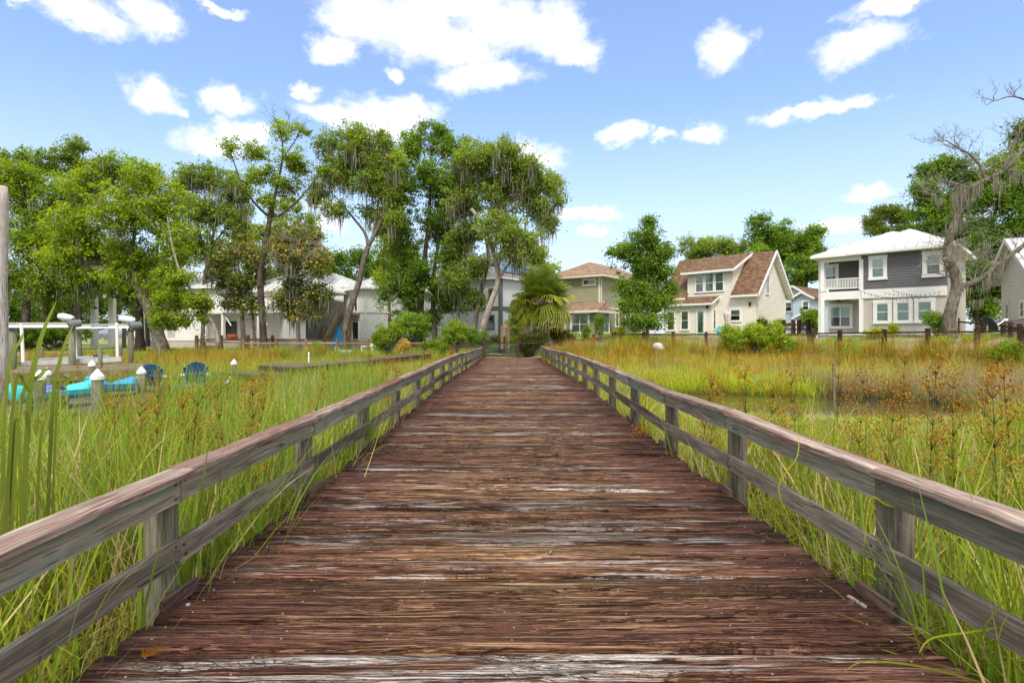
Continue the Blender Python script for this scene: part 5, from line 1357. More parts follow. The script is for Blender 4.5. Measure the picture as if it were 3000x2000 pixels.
g = thing('gate', 'dark brown gate with wire mesh at the far end of the boardwalk', 'gate', (-.6, 41.5, 0))
gl_, gr_ = PC(8, 410, 1195, 41.6), PC(8, 756, 1195, 41.6)
zt = PC(8, 410, 1012, 41.6)[2]
for q in (gl_, gr_):
    mb = MB(); mb.box((q.x, q.y, zt / 2 - .15), (.19, .19, zt + .3)); po = mb.build('post', M['brown'], g)
    mb = MB(); mb.box((q.x, q.y, zt + .02), (.24, .24, .04)); mb.build('cap', M['brown'], po)
z1_ = PC(8, 410, 1062, 41.6)[2]
for z_, h_ in ((z1_, .1), (.10, .12)):
    mb = MB(); mb.beam((gl_.x + .1, 41.6, z_), (gr_.x - .1, 41.6, z_), .06, h_); mb.build('gate_rail', M['brown_x'], g)
mb = MB()
for i in range(1, 9):
    z_ = .1 + (z1_ - .1) * i / 9; mb.beam((gl_.x + .1, 41.6, z_), (gr_.x - .1, 41.6, z_), .01, .01)
for i in range(1, 20):
    x_ = gl_.x + .1 + (gr_.x - gl_.x - .2) * i / 20; mb.beam((x_, 41.6, .1), (x_, 41.6, z1_), .01, .01, (0, 1, 0))
tag(mb.build('mesh', M['wire'], g), kind='stuff')
mb = MB(); mb.beam((gr_.x + .1, 41.6, z1_), (1.95, 41.6, z1_), .06, .1); mb.build('gate_rail', M['brown_x'], g)

# ================================================================== left docks
def platform(name, label, poly, z, mat, th=.28, plank=.16, along=0, joist=M['joist'], legs=(), fas=None):
    """plank platform on posts: poly = quad a,b,c,d with planks laid across a->b"""
    a, b, c, d = [Vector(q) for q in poly]; cen = (a + b + c + d) / 4
    root = thing(name, label, 'dock', (cen.x, cen.y, gz(cen.x, cen.y)))
    n = max(2, int(((d - a).length + (c - b).length) / 2 / plank)); rj = random.Random(3)
    for i in range(n):
        f0, f1 = i / n, (i + 1) / n - .006 / plank / n * 2
        p = [a.lerp(d, f0), b.lerp(c, f0), b.lerp(c, f1), a.lerp(d, f1)]; zz = z + rj.gauss(0, .004)
        mb = MB(); mb.hexa([(q.x, q.y, zz - .04) for q in p] + [(q.x, q.y, zz) for q in p]); mb.build('plank', mat, root)
    quad = [a, b, c, d]
    for i in range(4):
        p, q = quad[i], quad[(i + 1) % 4]; mb = MB(); mb.beam((p.x, p.y, z - .045 - th / 2), (q.x, q.y, z - .045 - th / 2), .05, th); mb.build('fascia', fas or joist, root)
    for (x, y) in legs:
        mb = MB(); mb.tube([(x, y, MARSH - .4), (x, y, z - .05)], .09, 8); mb.build('pile', M['pile'], root)
    return root
# brown dock: T-head and long walkway back to shore
cA, cB = P(685, 843, 23.3), P(594, 838, 25.0)
z_ = .30
pA, pB = (cA.x, cA.y), (cB.x, cB.y)
dirw = Vector((-5.6 - cA.x, 39.8 - cA.y)).normalized()
pC = (pB[0] + dirw.x * 2.6 + .4, pB[1] + dirw.y * 2.6); pD = (pA[0] + dirw.x * 3.2, pA[1] + dirw.y * 3.2)
platform('dock', 'brown plank dock head standing in the marsh left of the boardwalk', [pB, pA, pD, pC], z_, M['dockbrown'], .34, .2, legs=[(pA[0] - .2, pA[1] + .3), (pB[0] + .3, pB[1] + .2), (pC[0], pC[1]), pD], fas=M['brown_x'])
sd = Vector((-dirw.y, dirw.x))
w0 = Vector(pD); w1 = Vector((-5.6, 39.8))
wk = [w0 + sd * 1.5, w0, w1, w1 + sd * 1.5]
platform('dock', 'narrow brown plank walkway leading from the dock head to the shore', [wk[0] + dirw * .01, wk[1] + dirw * .01, wk[2], wk[3]], z_, M['dockbrown'], .30, .2, legs=[tuple(w0.lerp(w1, f) + sd * s_) for f in (.15, .35, .55, .75, .95) for s_ in (.12, 1.38)], fas=M['brown_x'])
platform('dock_step', 'low grey side step against the brown dock head', [(pB[0] - 1.6, pB[1] - .9), (pA[0] - 1.2, pA[1] - .95), (pA[0] - .3, pA[1] - .1), (pB[0] - .2, pB[1] + .0)], .05, M['dockbrown'], .12, .2)
# low grey dock with kayaks and chairs
def LP(x, y, z):        # point at height z seen at L2 crop position
    px, py = C(2, x, y); Y = FPX * (H - z) / (py - VY); return Vector(((px - VX) / FPX * Y, Y, z))
zd = -.12
platform('dock', 'low silver-grey dock carrying the kayaks among the reeds', [(-13.0, 11.4), (-8.6, 13.2), (-10.4, 20.5), (-15.5, 18.5)], zd, M['dockbrown'], .15, .16, legs=[(-12.5, 12.5), (-9, 14)])
# tan boat-lift dock
dk = [LP(60, 1085, .20), LP(1285, 1040, .22), LP(1350, 978, .22), LP(200, 1010, .2)]
platform('dock', 'tan plank dock in front of the white boat lift', [XY(q) for q in dk], .22, M['dock'], .3, .18, legs=[XY(dk[0]), XY(dk[1]), XY(dk[2])], fas=M['timber_x'])

# piles with white caps
def capped_pile(x, ytop, Y, wpx, label):
    px, py = C(2, x, ytop); top = P(px, py, Y); r = wpx / 1.27551 / 3.136 / FPX * Y / 2
    root = thing('piling', label, 'piling', (top.x, top.y, MARSH), 'white-capped dock pilings')
    zc = top.z - r * 1.25
    mb = MB(); mb.tube([(top.x, top.y, MARSH - .3), (top.x + .01, top.y, (zc + MARSH) / 2), (top.x, top.y, zc)], [r * .88, r * .9, r * .86], 12); mb.build('pile', M['pile'], root, smooth=True)
    mb = MB(); mb.lathe((top.x, top.y, zc - r * .55), [(r * .98, 0), (r, r * .1), (r, r * .6), (r * .9, r * .75), (r * .15, r * 1.75), (.004, r * 1.8)], 12); mb.build('cap', M['capwhite'], root)
capped_pile(895, 1035, 12.0, 112, 'thick white-capped piling in front of the blue and teal kayaks')
capped_pile(845, 957, 21.0, 62, 'slim white-capped piling standing before the tan boat-lift dock')
capped_pile(1300, 1012, 17.0, 78, 'white-capped piling beside the left blue adirondack chair')
capped_pile(365, 1043, 12.3, 106, 'leftmost white-capped piling, just left of the purple tarp')
capped_pile(430, 1024, 15.0, 78, 'white-capped piling directly behind the leftmost one')
capped_pile(2150, 946, 24.0, 56, 'lone white-capped piling in the reeds right of the blue chairs')
for (x, yt, Y, wd, lab) in ((375, 845, 30, 38, 'short bare piling behind the left half of the boat lift'), (922, 840, 24, 38, 'bare piling standing in the boat lift bay'), (740, 838, 33, 32, 'short bare piling between the two lift motors'), (1465, 835, 38, 28, 'short bare piling in front of the leaning oak'), (1107, 830, 34, 30, 'bare piling at the right end of the lift cradle')):
    px, py = C(2, x, yt); tp_ = P(px, py, Y); r = wd / 4 / FPX * Y / 2; mb = MB(); mb.tube([(tp_.x, tp_.y, MARSH - .3), tp_], [r, r * .95], 10)
    tag(mb.build('piling', M['pile'], loc=(tp_.x, tp_.y, MARSH), smooth=True), lab, 'piling', 'bare pilings')

# boat lift
bl = thing('boat_lift', 'white-beamed four-post boat lift with two grey motors', 'boat lift', (-21.5, 28, MARSH))
def bar(nm, a, b, w_, h_, mat): mb = MB(); mb.beam(a, b, w_, h_); return mb.build(nm, mat, bl)
Y1, Y2 = 26.0, 30.0
b1a, b1b = PC(2, 40, 636, Y1), PC(2, 640, 634, Y1); b2a, b2b = PC(2, 655, 648, Y2), PC(2, 1195, 643, Y2)
for a, b in ((b1a, b1b), (b2a, b2b)):
    o_ = bar('beam', a, b, .05, .2, M['alu_white']); u = Vector((0, 0, .1))
    for s_ in (1, -1): mb = MB(); mb.beam(a + u * s_, b + u * s_, .16, .025); mb.build('flange', M['alu_white'], o_)
for (x, yt, Y, wd) in ((85, 655, Y1, 62), (632, 648, Y1, 60), (700, 662, Y2 + .2, 44), (1180, 655, Y2, 50)):
    tp_ = PC(2, x, yt, Y); r = wd / 4 / FPX * Y / 2; mb = MB(); mb.tube([(tp_.x, tp_.y + .2, MARSH - .4), (tp_.x, tp_.y + .2, tp_.z)], [r, r * .93], 10); mb.build('post', M['pile'], bl, smooth=True)
for (x, y, Y) in ((628, 570, Y1), (1186, 588, Y2)):
    q = PC(2, x, y, Y); s_ = Y / 30.0
    V, F = [], []
    mb = MB(); mb.lathe((0, 0, 0), [(.02, -.46), (.13, -.42), (.17, -.2), (.18, .12), (.14, .3), (.02, .34)], 12)
    me = mb.mesh('motor_cover', M['alu_white'], True); me.transform(Matrix.Translation(q + Vector((-.12, -.05, .05))) @ Matrix.Scale(s_, 4) @ Matrix.Rotation(R(-80), 4, 'Y')); link('motor_cover', me, bl)
    mb = MB(); mb.lathe((0, 0, 0), [(.1, -.26), (.2, -.24), (.2, .16), (.22, .17), (.22, .26), (.10, .27)], 14)
    me = mb.mesh('gear_motor', M['motor'], False); me.transform(Matrix.Translation(q + Vector((.42, -.1, -.3)) * s_) @ Matrix.Scale(s_, 4) @ Matrix.Rotation(R(-38), 4, 'Z') @ Matrix.Rotation(R(100), 4, 'X')); gm = link('gear_motor', me, bl)
    mb = MB(); mb.lathe((0, 0, 0), [(.085, .272), (.085, .285), (.03, .29)], 12); me = mb.mesh('hub', M['lampblack']); me.transform(Matrix.Translation(q + Vector((.42, -.1, -.3)) * s_) @ Matrix.Scale(s_, 4) @ Matrix.Rotation(R(-38), 4, 'Z') @ Matrix.Rotation(R(100), 4, 'X')); link('hub', me, gm)
    mb = MB(); mb.box(q + Vector((.14, 0, -.15)), (.26, .24, .3)); mb.build('bracket', M['motor'], bl)
for (x, y0, y1, Y, x2) in ((196, 622, 975, 25.0, 214), (682, 655, 930, 29.0, 700), (1073, 610, 940, 28.0, 1080)):
    mb = MB(); mb.tube([PC(2, x, y0, Y), PC(2, x2, y1, Y)], .065, 8); mb.build('guide_pole', M['white'], bl)
for (xa, ya, xb, yb, Y, h_) in ((175, 990, 1120, 945, 26.5, .22), (330, 960, 1005, 930, 29.0, .24)):
    a, b = PC(2, xa, ya, Y), PC(2, xb, yb, Y); bar('cradle_beam', a, b, .1, h_, M['alu'])
for (xa, ya, xb, yb) in ((335, 957, 890, 935), (890, 935, 1005, 927)):
    a, b = PC(2, xa, ya, 27.2), PC(2, xb, yb, 28.0); bar('bunk', a, b, .3, .12, M['alu'])
mb = MB(); mb.box(PC(2, 893, 935, 27.9), (.16, .3, .3)); mb.build('stop', M['lampblack'], bl)
txt = bpy.data.curves.new('lift_lettering', 'FONT'); txt.body = 'BREEZE BOAT LIFTS 850-244-8871'; txt.size = .15; txt.extrude = .001
to = bpy.data.objects.new('tmp', txt); COL.objects.link(to); bpy.context.view_layer.update()
me = bpy.data.meshes.new_from_object(to.evaluated_get(bpy.context.evaluated_depsgraph_get())); bpy.data.objects.remove(to)
me.materials.clear(); me.materials.append(paint('lettering_blue', (0.05, 0.08, 0.30), .1)); xs_ = [v.co.x for v in me.vertices]
tw_ = (PC(2, 1000, 0, Y2) - PC(2, 842, 0, Y2)).x; sc_ = tw_ / (max(xs_) - min(xs_))
pt_ = PC(2, 842, 648, Y2); me.transform(Matrix.Translation((pt_.x, Y2 - .034, pt_.z - .03)) @ Matrix.Rotation(R(90), 4, 'X') @ Matrix.Diagonal((sc_, 1.0, 1, 1)))
link('lettering', me, bl)

# kayaks and board
def kayak(label, a, b, wd, ht, mat, name='kayak'):
    a, b = Vector(a), Vector(b); d = (b - a); L = d.length; d.normalize(); s = d.cross(Vector((0, 0, 1))).normalized()
    root = thing(name, label, 'kayak', tuple((a + b) / 2 - Vector((0, 0, ht * .5))), 'kayaks on the grey dock')
    ns, nr = 22, 14; V, F = [], []
    for i in range(ns + 1):
        f = i / ns; e = max(0.03, 1 - abs(2 * f - 1) ** 2.6); wv = wd / 2 * e ** .6; hv = ht * (.72 + .28 * (2 * f - 1) ** 2); rock = .10 * ht * (2 * f - 1) ** 4 * 2
        c = a + d * (L * f)
        for q in range(nr):
            an = 2 * math.pi * q / nr; cx, cz = math.cos(an), math.sin(an)
            zz = (cz * (.55 if cz < 0 else .45)) * hv
            if cz > .55 and .25 < f < .75 and abs(cx) < .8: zz -= .22 * ht       # seat well
            V.append(tuple(c + s * wv * (abs(cx) ** .7 * (1 if cx > 0 else -1)) + Vector((0, 0, zz + rock))))
    for i in range(ns):
        for q in range(nr):
            A, B = i * nr + q, i * nr + (q + 1) % nr; F.append((A, B, B + nr, A + nr))
    F.append(tuple(range(nr - 1, -1, -1))); F.append(tuple(ns * nr + q for q in range(nr)))
    mb = MB(); mb.add(V, F); mb.build('hull', mat, root, smooth=True)
    for f in (.03, .97):
        c = a + d * (L * f) + Vector((0, 0, ht * .42)); mb = MB(); mb.tube([c - s * .06, c + Vector((0, 0, .05)), c + s * .06], .014, 6); mb.build('handle', M['lampblack'], root)
    for sg in (-1, 1):
        pp = [a + d * (L * f) + s * sg * (wd / 2 * max(.03, 1 - abs(2 * f - 1) ** 2.6) ** .6 + .004) + Vector((0, 0, ht * .1)) for f in np.linspace(.12, .88, 9)]
        mb = MB(); mb.tube(pp, .018, 6); mb.build('rub_strip', mat, root)
    return root
ka, kb = PC(2, 150, 1262, 12.6), PC(2, 860, 1218, 14.6)
kayak('long teal kayak lying on the grey dock behind the reeds', PC(2, 95, 1285, 12.2), PC(2, 850, 1222, 14.4), .7, .42, M['teal'])
kayak('bright blue kayak behind the thick piling, right of the teal one', PC(2, 800, 1195, 15.2), PC(2, 1225, 1185, 16.8), .75, .44, M['aqua'])
mb = MB(); q = PC(2, 465, 1256, 13.25)
V = []; 
for i in range(7):
    for j in range(9):
        an = math.pi * j / 8
        V.append((q.x - .13 + .30 * i / 6 + .012 * math.sin(j * 2), q.y + (.36 + .012 * math.sin(i * 2.1 + j)) * math.cos(an) - .02, q.z - .34 + (.50 + .012 * math.sin(i * 1.7 + j * 1.3)) * max(0, math.sin(an)) ** .45))
mb.add(V, [(i * 9 + j, (i + 1) * 9 + j, (i + 1) * 9 + j + 1, i * 9 + j + 1) for i in range(6) for j in range(8)])
o = mb.build('tarp', M['purple'], loc=tuple(q - Vector((0, 0, .42))), smooth=True); sm = o.modifiers.new('thick', 'SOLIDIFY'); sm.thickness = .015
tag(o, 'purple-blue tarp draped over the middle of the teal kayak', 'tarp')

def adirondack(label, base, rz, mat, sc=1.0, group=None, slat=None):
    root = thing('adirondack_chair', label, 'chair', tuple(base), group); slat = slat or mat
    Mx = Matrix.Translation(base) @ Matrix.Rotation(rz, 4, 'Z') @ Matrix.Scale(sc, 4)
    def part(nm, mb, m=mat): me = mb.mesh(nm, m); me.transform(Mx); return link(nm, me, root)
    for i in range(7):          # fan back, faces -y of the chair; rounded top
        f = (i - 3) / 3.0; top = .98 - .16 * f * f
        mb = MB(); mb.beam((f * .19, .10, .30), (f * .30, .34, top), .094, .022, (0, -1, .3)); part('back_slat', mb)
    mb = MB(); mb.beam((-.3, .30, .62), (.3, .30, .62), .03, .07); part('back_brace', mb)
    for i in range(5):
        y = -.42 + i * .115; mb = MB(); mb.box((0, y, .36 - (i * .02)), (.52, .105, .022)); part('seat_slat', mb, slat)
    for s in (-1, 1):
        mb = MB(); mb.box((s * .335, -.12, .56), (.13, .72, .025)); part('arm', mb, slat)
        mb = MB(); mb.box((s * .30, -.40, .275), (.03, .11, .55)); part('leg', mb)
        mb = MB(); mb.beam((s * .27, -.44, .33), (s * .27, .46, .05), .03, .12); part('leg', mb)
    return root
c1 = LP(1395, 1150, 0); 
def chair_at(x, ytop, Y, label, rz):
    q = PC(2, x, ytop, Y); b = Vector((q.x, q.y, q.z - .98)); return adirondack(label, b, rz, M['navy'], 1.0, 'blue adirondack chairs on the dock', M['paleslat'])
chair_at(1395, 985, 17.5, 'blue adirondack chair with fan back behind the white-capped piling', R(206))
chair_at(1792, 966, 17.8, 'blue adirondack chair with fan back standing alone in the reeds', R(214))
platform('dock', 'small grey landing under the two blue adirondack chairs', [(-14.0, 17.0), (-8.0, 16.6), (-8.2, 19.4), (-14.0, 19.6)], PC(2, 1395, 985, 17.5)[2] - .985, M['dockbrown'], .15, .16)

# ================================================================== yard things
q = PC(26, 568, 1320, 50.0); root = thing('patio_umbrella', 'closed dark blue patio umbrella standing behind the tan fence', 'umbrella', tuple(q))
top = PC(26, 565, 1003, 50.0)
mb = MB(); mb.tube([(q.x, q.y, q.z - .3), (q.x, q.y, top.z)], .03, 8); mb.build('pole', M['lampblack'], root)
V, F, nr = [], [], 28; prof = [(.05, 0), (.20, -.05), (.26, -.16), (.25, -.30), (.33, -.6), (.42, -1.0), (.50, -1.5), (.52, -1.72)]
for (r, z) in prof:
    for j in range(nr):
        an = 2 * math.pi * j / nr; rr = r * (1 + .16 * math.cos(7 * an) * (1 if z < -.1 else .2)); V.append((q.x + rr * math.cos(an), q.y + rr * math.sin(an), top.z + z + (.05 * math.cos(7 * an) if z < -1.6 else 0)))
F = [(i * nr + j, i * nr + (j + 1) % nr, (i + 1) * nr + (j + 1) % nr, (i + 1) * nr + j) for i in range(len(prof) - 1) for j in range(nr)] + [tuple(range(nr))]
mb = MB(); mb.add(V, F); mb.build('canopy', M['umb'], root, smooth=True)
q = PC(5, 1328, 1300, 47.5); root = thing('patio_umbrella', 'closed pale striped umbrella against the cream cottage', 'umbrella', tuple(q)); top = PC(5, 1322, 1092, 47.5)
mb = MB(); mb.tube([(q.x, q.y, q.z - .6), (q.x, q.y, top.z)], .025, 8); mb.build('pole', M['white'], root)
V, F = [], []; prof = [(.03, .02), (.28, -.06), (.27, -.3), (.22, -.75), (.21, -.95), (.27, -1.2), (.32, -1.65)]
for (r, z) in prof:
    for j in range(nr):
        an = 2 * math.pi * j / nr; rr = r * (1 + .15 * math.cos(7 * an)); V.append((q.x + rr * math.cos(an) + .05 * (-z), q.y + rr * math.sin(an), top.z + z))
F = [(i * nr + j, i * nr + (j + 1) % nr, (i + 1) * nr + (j + 1) % nr, (i + 1) * nr + j) for i in range(len(prof) - 1) for j in range(nr)] + [tuple(range(nr))]
mb = MB(); mb.add(V, F); mb.build('canopy', M['umbpale'], root, smooth=True)
q = PC(5, 1255, 1240, 47.0); adirondack('turquoise adirondack chair in front of the cream cottage', Vector((q.x, q.y, q.z - .96)), R(160), M['turq'])
def stool(x, y, Y, label, w_=.36, h_=.62):
    q = PC(26, x, y, Y); root = thing('stool', label, 'stool', (q.x, q.y, q.z - h_), 'white stools behind the tan fence')
    mb = MB(); mb.box((q.x, q.y, q.z), (w_, w_, .05)); mb.build('seat', M['white'], root)
    for sx_ in (-1, 1):
        for sy_ in (-1, 1):
            mb = MB(); mb.beam((q.x + sx_ * w_ * .38, q.y + sy_ * w_ * .38, q.z - .03), (q.x + sx_ * w_ * .5, q.y + sy_ * w_ * .5, q.z - h_), .05, .05); mb.build('leg', M['white'], root)
    mb = MB(); mb.box((q.x, q.y, q.z - h_ * .6), (w_ * .8, w_ * .8, .04)); mb.build('stretcher', M['white'], root)
stool(346, 1243, 46.5, 'white stool left of the closed blue umbrella'); stool(543, 1243, 46.5, 'white stool just under the closed blue umbrella')
q = PC(26, 895, 1232, 46.0); root = thing('patio_table', 'white slatted patio table beside the big round shrub', 'table', (q.x, q.y, q.z - .75))
mb = MB(); mb.box(q, (1.0, .8, .05)); mb.build('table_top', M['white'], root)
for sx_ in (-1, 1):
    for sy_ in (-1, 1): mb = MB(); mb.box(q + Vector((sx_ * .42, sy_ * .34, -.38)), (.08, .08, .74)); mb.build('leg', M['white'], root)
q = PC(26, 955, 1185, 46.3); adirondack('white adirondack chair beside the white patio table', Vector((q.x, q.y, q.z - .98)), R(205), M['white'])
q = PC(26, 636, 1275, 46.0); root = thing('cool_box', 'pale grey storage box low in the grass by the tan fence', 'box', (q.x, q.y, q.z - .6))
mb = MB(); mb.prism([(q.x - .5, q.y - .3), (q.x + .5, q.y - .3), (q.x + .5, q.y + .3), (q.x - .5, q.y + .3)], q.z - .6, q.z - .1); mb.build('body', M['paleslat'], root)
mb = MB(); mb.box((q.x, q.y, q.z - .05), (1.08, .68, .09)); mb.build('lid', M['white'], root)
# brick pallet behind the front fence
q = PC(27, 965, 1175, 50.0); root = thing('brick_pallet', 'pallet stacked with orange bricks behind the tan fence', 'pallet', (q.x, q.y, q.z - .7))
for r_i in range(5):
    for c_i in range(9):
        mb = MB(); mb.box((q.x - .9 + c_i * .22 + (.11 if r_i % 2 else 0), q.y, q.z - .06 - r_i * .11), (.205, .5, .095)); mb.build('brick', M['terra'], root)
for i in range(4): mb = MB(); mb.box((q.x, q.y - .3, q.z - .64 - i * .13), (2.0, .1, .06)); mb.build('slat', M['timber_x'], root)
mb = MB(); mb.lathe(PC(27, 1258, 1065, 57), [(.1, -.3), (.5, -.28), (.52, 0), (.5, .28), (.1, .3)], 16); me_ = mb.mesh('barrel', M['terra'], True)
tag(link('barrel', me_, loc=tuple(PC(27, 1258, 1080, 57))), 'round orange barrel by the dark patio door', 'barrel')
# satellite dish
q = PC(6, 2040, 1095, 31.5); root = thing('satellite_dish', 'dark satellite dish with white arm tilted on a post at the right', 'dish', (q.x, q.y, q.z - 1.1))
V, F = [(0, 0, -.07)], []
for i in range(1, 6):
    for j in range(18):
        an = 2 * math.pi * j / 18; r = .52 * i / 5; V.append((r * math.cos(an), r * math.sin(an) * 1.1, .24 * r * r - .07))
F = [(0, 1 + (j + 1) % 18, 1 + j) for j in range(18)] + [(1 + i * 18 + j, 1 + i * 18 + (j + 1) % 18, 1 + (i + 1) * 18 + (j + 1) % 18, 1 + (i + 1) * 18 + j) for i in range(4) for j in range(18)]
mb = MB(); mb.add(V, F); me = mb.mesh('reflector', M['darkcloth'], True); me.transform(Matrix.Translation(q) @ Matrix.Rotation(R(62), 4, 'Y') @ Matrix.Rotation(R(10), 4, 'X')); o = link('reflector', me, root); o.modifiers.new('thick', 'SOLIDIFY').thickness = .02
mb = MB(); mb.tube([q + Vector((.15, -.1, -.18)), q + Vector((.75, -.05, .2))], .035, 8); mb.box(q + Vector((.8, -.05, .24)), (.22, .12, .12)); mb.build('arm', M['white'], root)
mb = MB(); mb.tube([q + Vector((-.05, .1, -1.4)), q + Vector((-.05, .1, -.05))], .04, 8); mb.lathe(q + Vector((.12, -.05, -.42)), [(.12, -.03), (.15, 0), (.12, .03)], 14); mb.build('mast', M['alu'], root)
# stakes and pipe in the marsh
mb = MB(); a = P(1914, 835, 18.5); mb.tube([a, a + Vector((.02, 0, -.6)), (a.x + .06, a.y, MARSH - .3)], [.032, .036, .04], 7)
tag(mb.build('stake', M['post'], loc=(a.x, a.y, MARSH)), 'weathered grey stake standing in the bright green marsh', 'stake')
mb = MB(); a = PC(9, 602, 248, 27.5); mb.tube([a, (a.x, a.y, MARSH)], .035, 8); mb.lathe(a, [(.05, -.06), (.05, .04), (.01, .05)], 8)
tag(mb.build('marker_pipe', M['white'], loc=(a.x, a.y, MARSH)), 'thin white pipe standing behind the brown dock head', 'pipe')
# rock
q = PC(5, 622, 1440, 36.0); V = []; rr = random.Random(4)
mb = MB(); prof = [(.05, .20), (.22, .17), (.34, .07), (.37, -.05), (.32, -.2)]
for (r, z) in prof:
    for j in range(12):
        an = 2 * math.pi * j / 12; r2 = r * rr.uniform(.7, 1.25); V.append((q.x + r2 * math.cos(an), q.y + r2 * math.sin(an), q.z + z * rr.uniform(.85, 1.1)))
mb.add(V, [(i * 12 + j, (i + 1) * 12 + j, (i + 1) * 12 + (j + 1) % 12, i * 12 + (j + 1) % 12) for i in range(4) for j in range(12)] + [tuple(range(11, -1, -1))]); tag(mb.build('rock', M['rock'], loc=tuple(q), smooth=True), 'pale boulder at the marsh edge below the cream cottage', 'rock')
# dead snag at the left edge
root = thing('dead_snag', 'pale bare tree snag cut by the left edge of the picture', 'tree', (P(4, 800, 14).x, 14, MARSH))
path = [P(2, 1000, 14), P(3, 800, 14), P(1, 650, 14), P(4, 540, 14), P(5, 470, 14), P(6, 428, 14)]; mb = MB(); mb.tube(path, [.17, .15, .14, .135, .125, .10], 12); mb.build('trunk', M['snag'], root, smooth=True)
for i in range(9):
    f = random.uniform(.2, .95); p = path[1].lerp(path[5], f); mb = MB(); L = random.uniform(.08, .25); mb.tube([p, p + Vector((.12 + L, random.uniform(-.1, .1), random.uniform(-.02, .08)))], [.018, .004], 5); mb.build('branch_stub', M['snag'], root)
q = PC(8, 598, 1010, 45.5); ar = thing('garden_arbour', 'small tan timber arbour frame standing behind the gate', 'arbour', (q.x, q.y, q.z - .4))
for x_ in (595, 662): a = PC(8, x_, 885, 45.5); mb = MB(); mb.box((a.x, a.y, a.z - .9), (.2, .2, 1.9)); mb.build('post', M['timber'], ar)
a, b = PC(8, 603, 910, 45.5), PC(8, 700, 908, 45.5); mb = MB(); mb.beam(a, b, .08, .12); mb.build('rail', M['timber_x'], ar)
# ================================================================== trees
def leaf_cloud(cen, n_per, rc, size, tint, rs, flat=0.7, aspect=0.5, up=0.5):
    """small leaf faces gathered in clumps; returns verts, quads, tint per vertex"""
    K = len(cen); N = K * n_per
    c = np.repeat(np.asarray(cen), n_per, 0); tt = np.repeat(np.asarray(tint), n_per)
    g = rs.normal(0, 1, (N, 3)); g /= np.maximum(np.linalg.norm(g, axis=1, keepdims=True), 1e-6)
    rad = rs.random((N, 1)) ** 0.45
    rcv = np.repeat(np.broadcast_to(np.asarray(rc), (K,)), n_per)[:, None]
    p = c + g * rad * rcv * np.array([1, 1, flat])
    nrm = rs.normal(0, 1, (N, 3)) + np.array([0, 0, up]) + g * 0.35
    nrm /= np.linalg.norm(nrm, axis=1, keepdims=True)
    a = rs.normal(0, 1, (N, 3)); a -= (a * nrm).sum(1, keepdims=True) * nrm; a /= np.linalg.norm(a, axis=1, keepdims=True)
    b = np.cross(nrm, a)
    L = size * rs.uniform(0.65, 1.35, (N, 1)); Wd = L * aspect
    V = np.stack([p - a * L / 2, p + b * Wd / 2 + nrm * L * 0.08, p + a * L / 2, p - b * Wd / 2 + nrm * L * 0.08], 1).reshape(-1, 3)
    F = np.arange(N * 4).reshape(-1, 4)
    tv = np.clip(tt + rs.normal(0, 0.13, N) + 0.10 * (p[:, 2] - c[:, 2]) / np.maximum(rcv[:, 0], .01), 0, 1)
    return V, F, np.repeat(tv, 4)
def strands(pts, n_per, length, width, rs, spread=0.25):
    """hanging moss: tapering ribbons"""
    K = len(pts); N = K * n_per; p = np.repeat(np.asarray(pts), n_per, 0) + rs.normal(0, spread, (N, 3)) * np.array([1, 1, .35])
    L = np.repeat(np.broadcast_to(length, (K,)), n_per) * rs.uniform(.35, 1.15, N); an = rs.uniform(0, np.pi, N); d = np.stack([np.cos(an), np.sin(an), 0 * an], 1)
    Wd = width * rs.uniform(.5, 1.3, N); lv = []
    for f, wf in ((0, .7), (.35, 1.0), (.7, .6), (1.0, .08)):
        sw = rs.normal(0, .06, (N, 3)) * np.array([1, 1, 0]) * L[:, None] * f
        c = p + sw - np.stack([0 * L, 0 * L, L * f], 1); lv += [c - d * (Wd * wf / 2)[:, None], c + d * (Wd * wf / 2)[:, None]]
    V = np.stack(lv, 1).reshape(-1, 3); b = np.arange(N)[:, None] * 8
    F = np.concatenate([b + np.array([0, 1, 3, 2]), b + np.array([2, 3, 5, 4]), b + np.array([4, 5, 7, 6])])
    return V, F, np.repeat(np.clip(rs.normal(.5, .22, N), 0, 1), 8)
def smooth_path(pts, n=5):
    out = []
    P_ = [pts[0]] + list(pts) + [pts[-1]]
    for i in range(1, len(P_) - 2):
        for k_ in range(n):
            t_ = k_ / n; a, b, c, d = P_[i - 1], P_[i], P_[i + 1], P_[i + 2]
            out.append(0.5 * ((2 * b) + (c - a) * t_ + (2 * a - 5 * b + 4 * c - d) * t_ ** 2 + (3 * b - a - 3 * c + d) * t_ ** 3))
    out.append(pts[-1]); return out
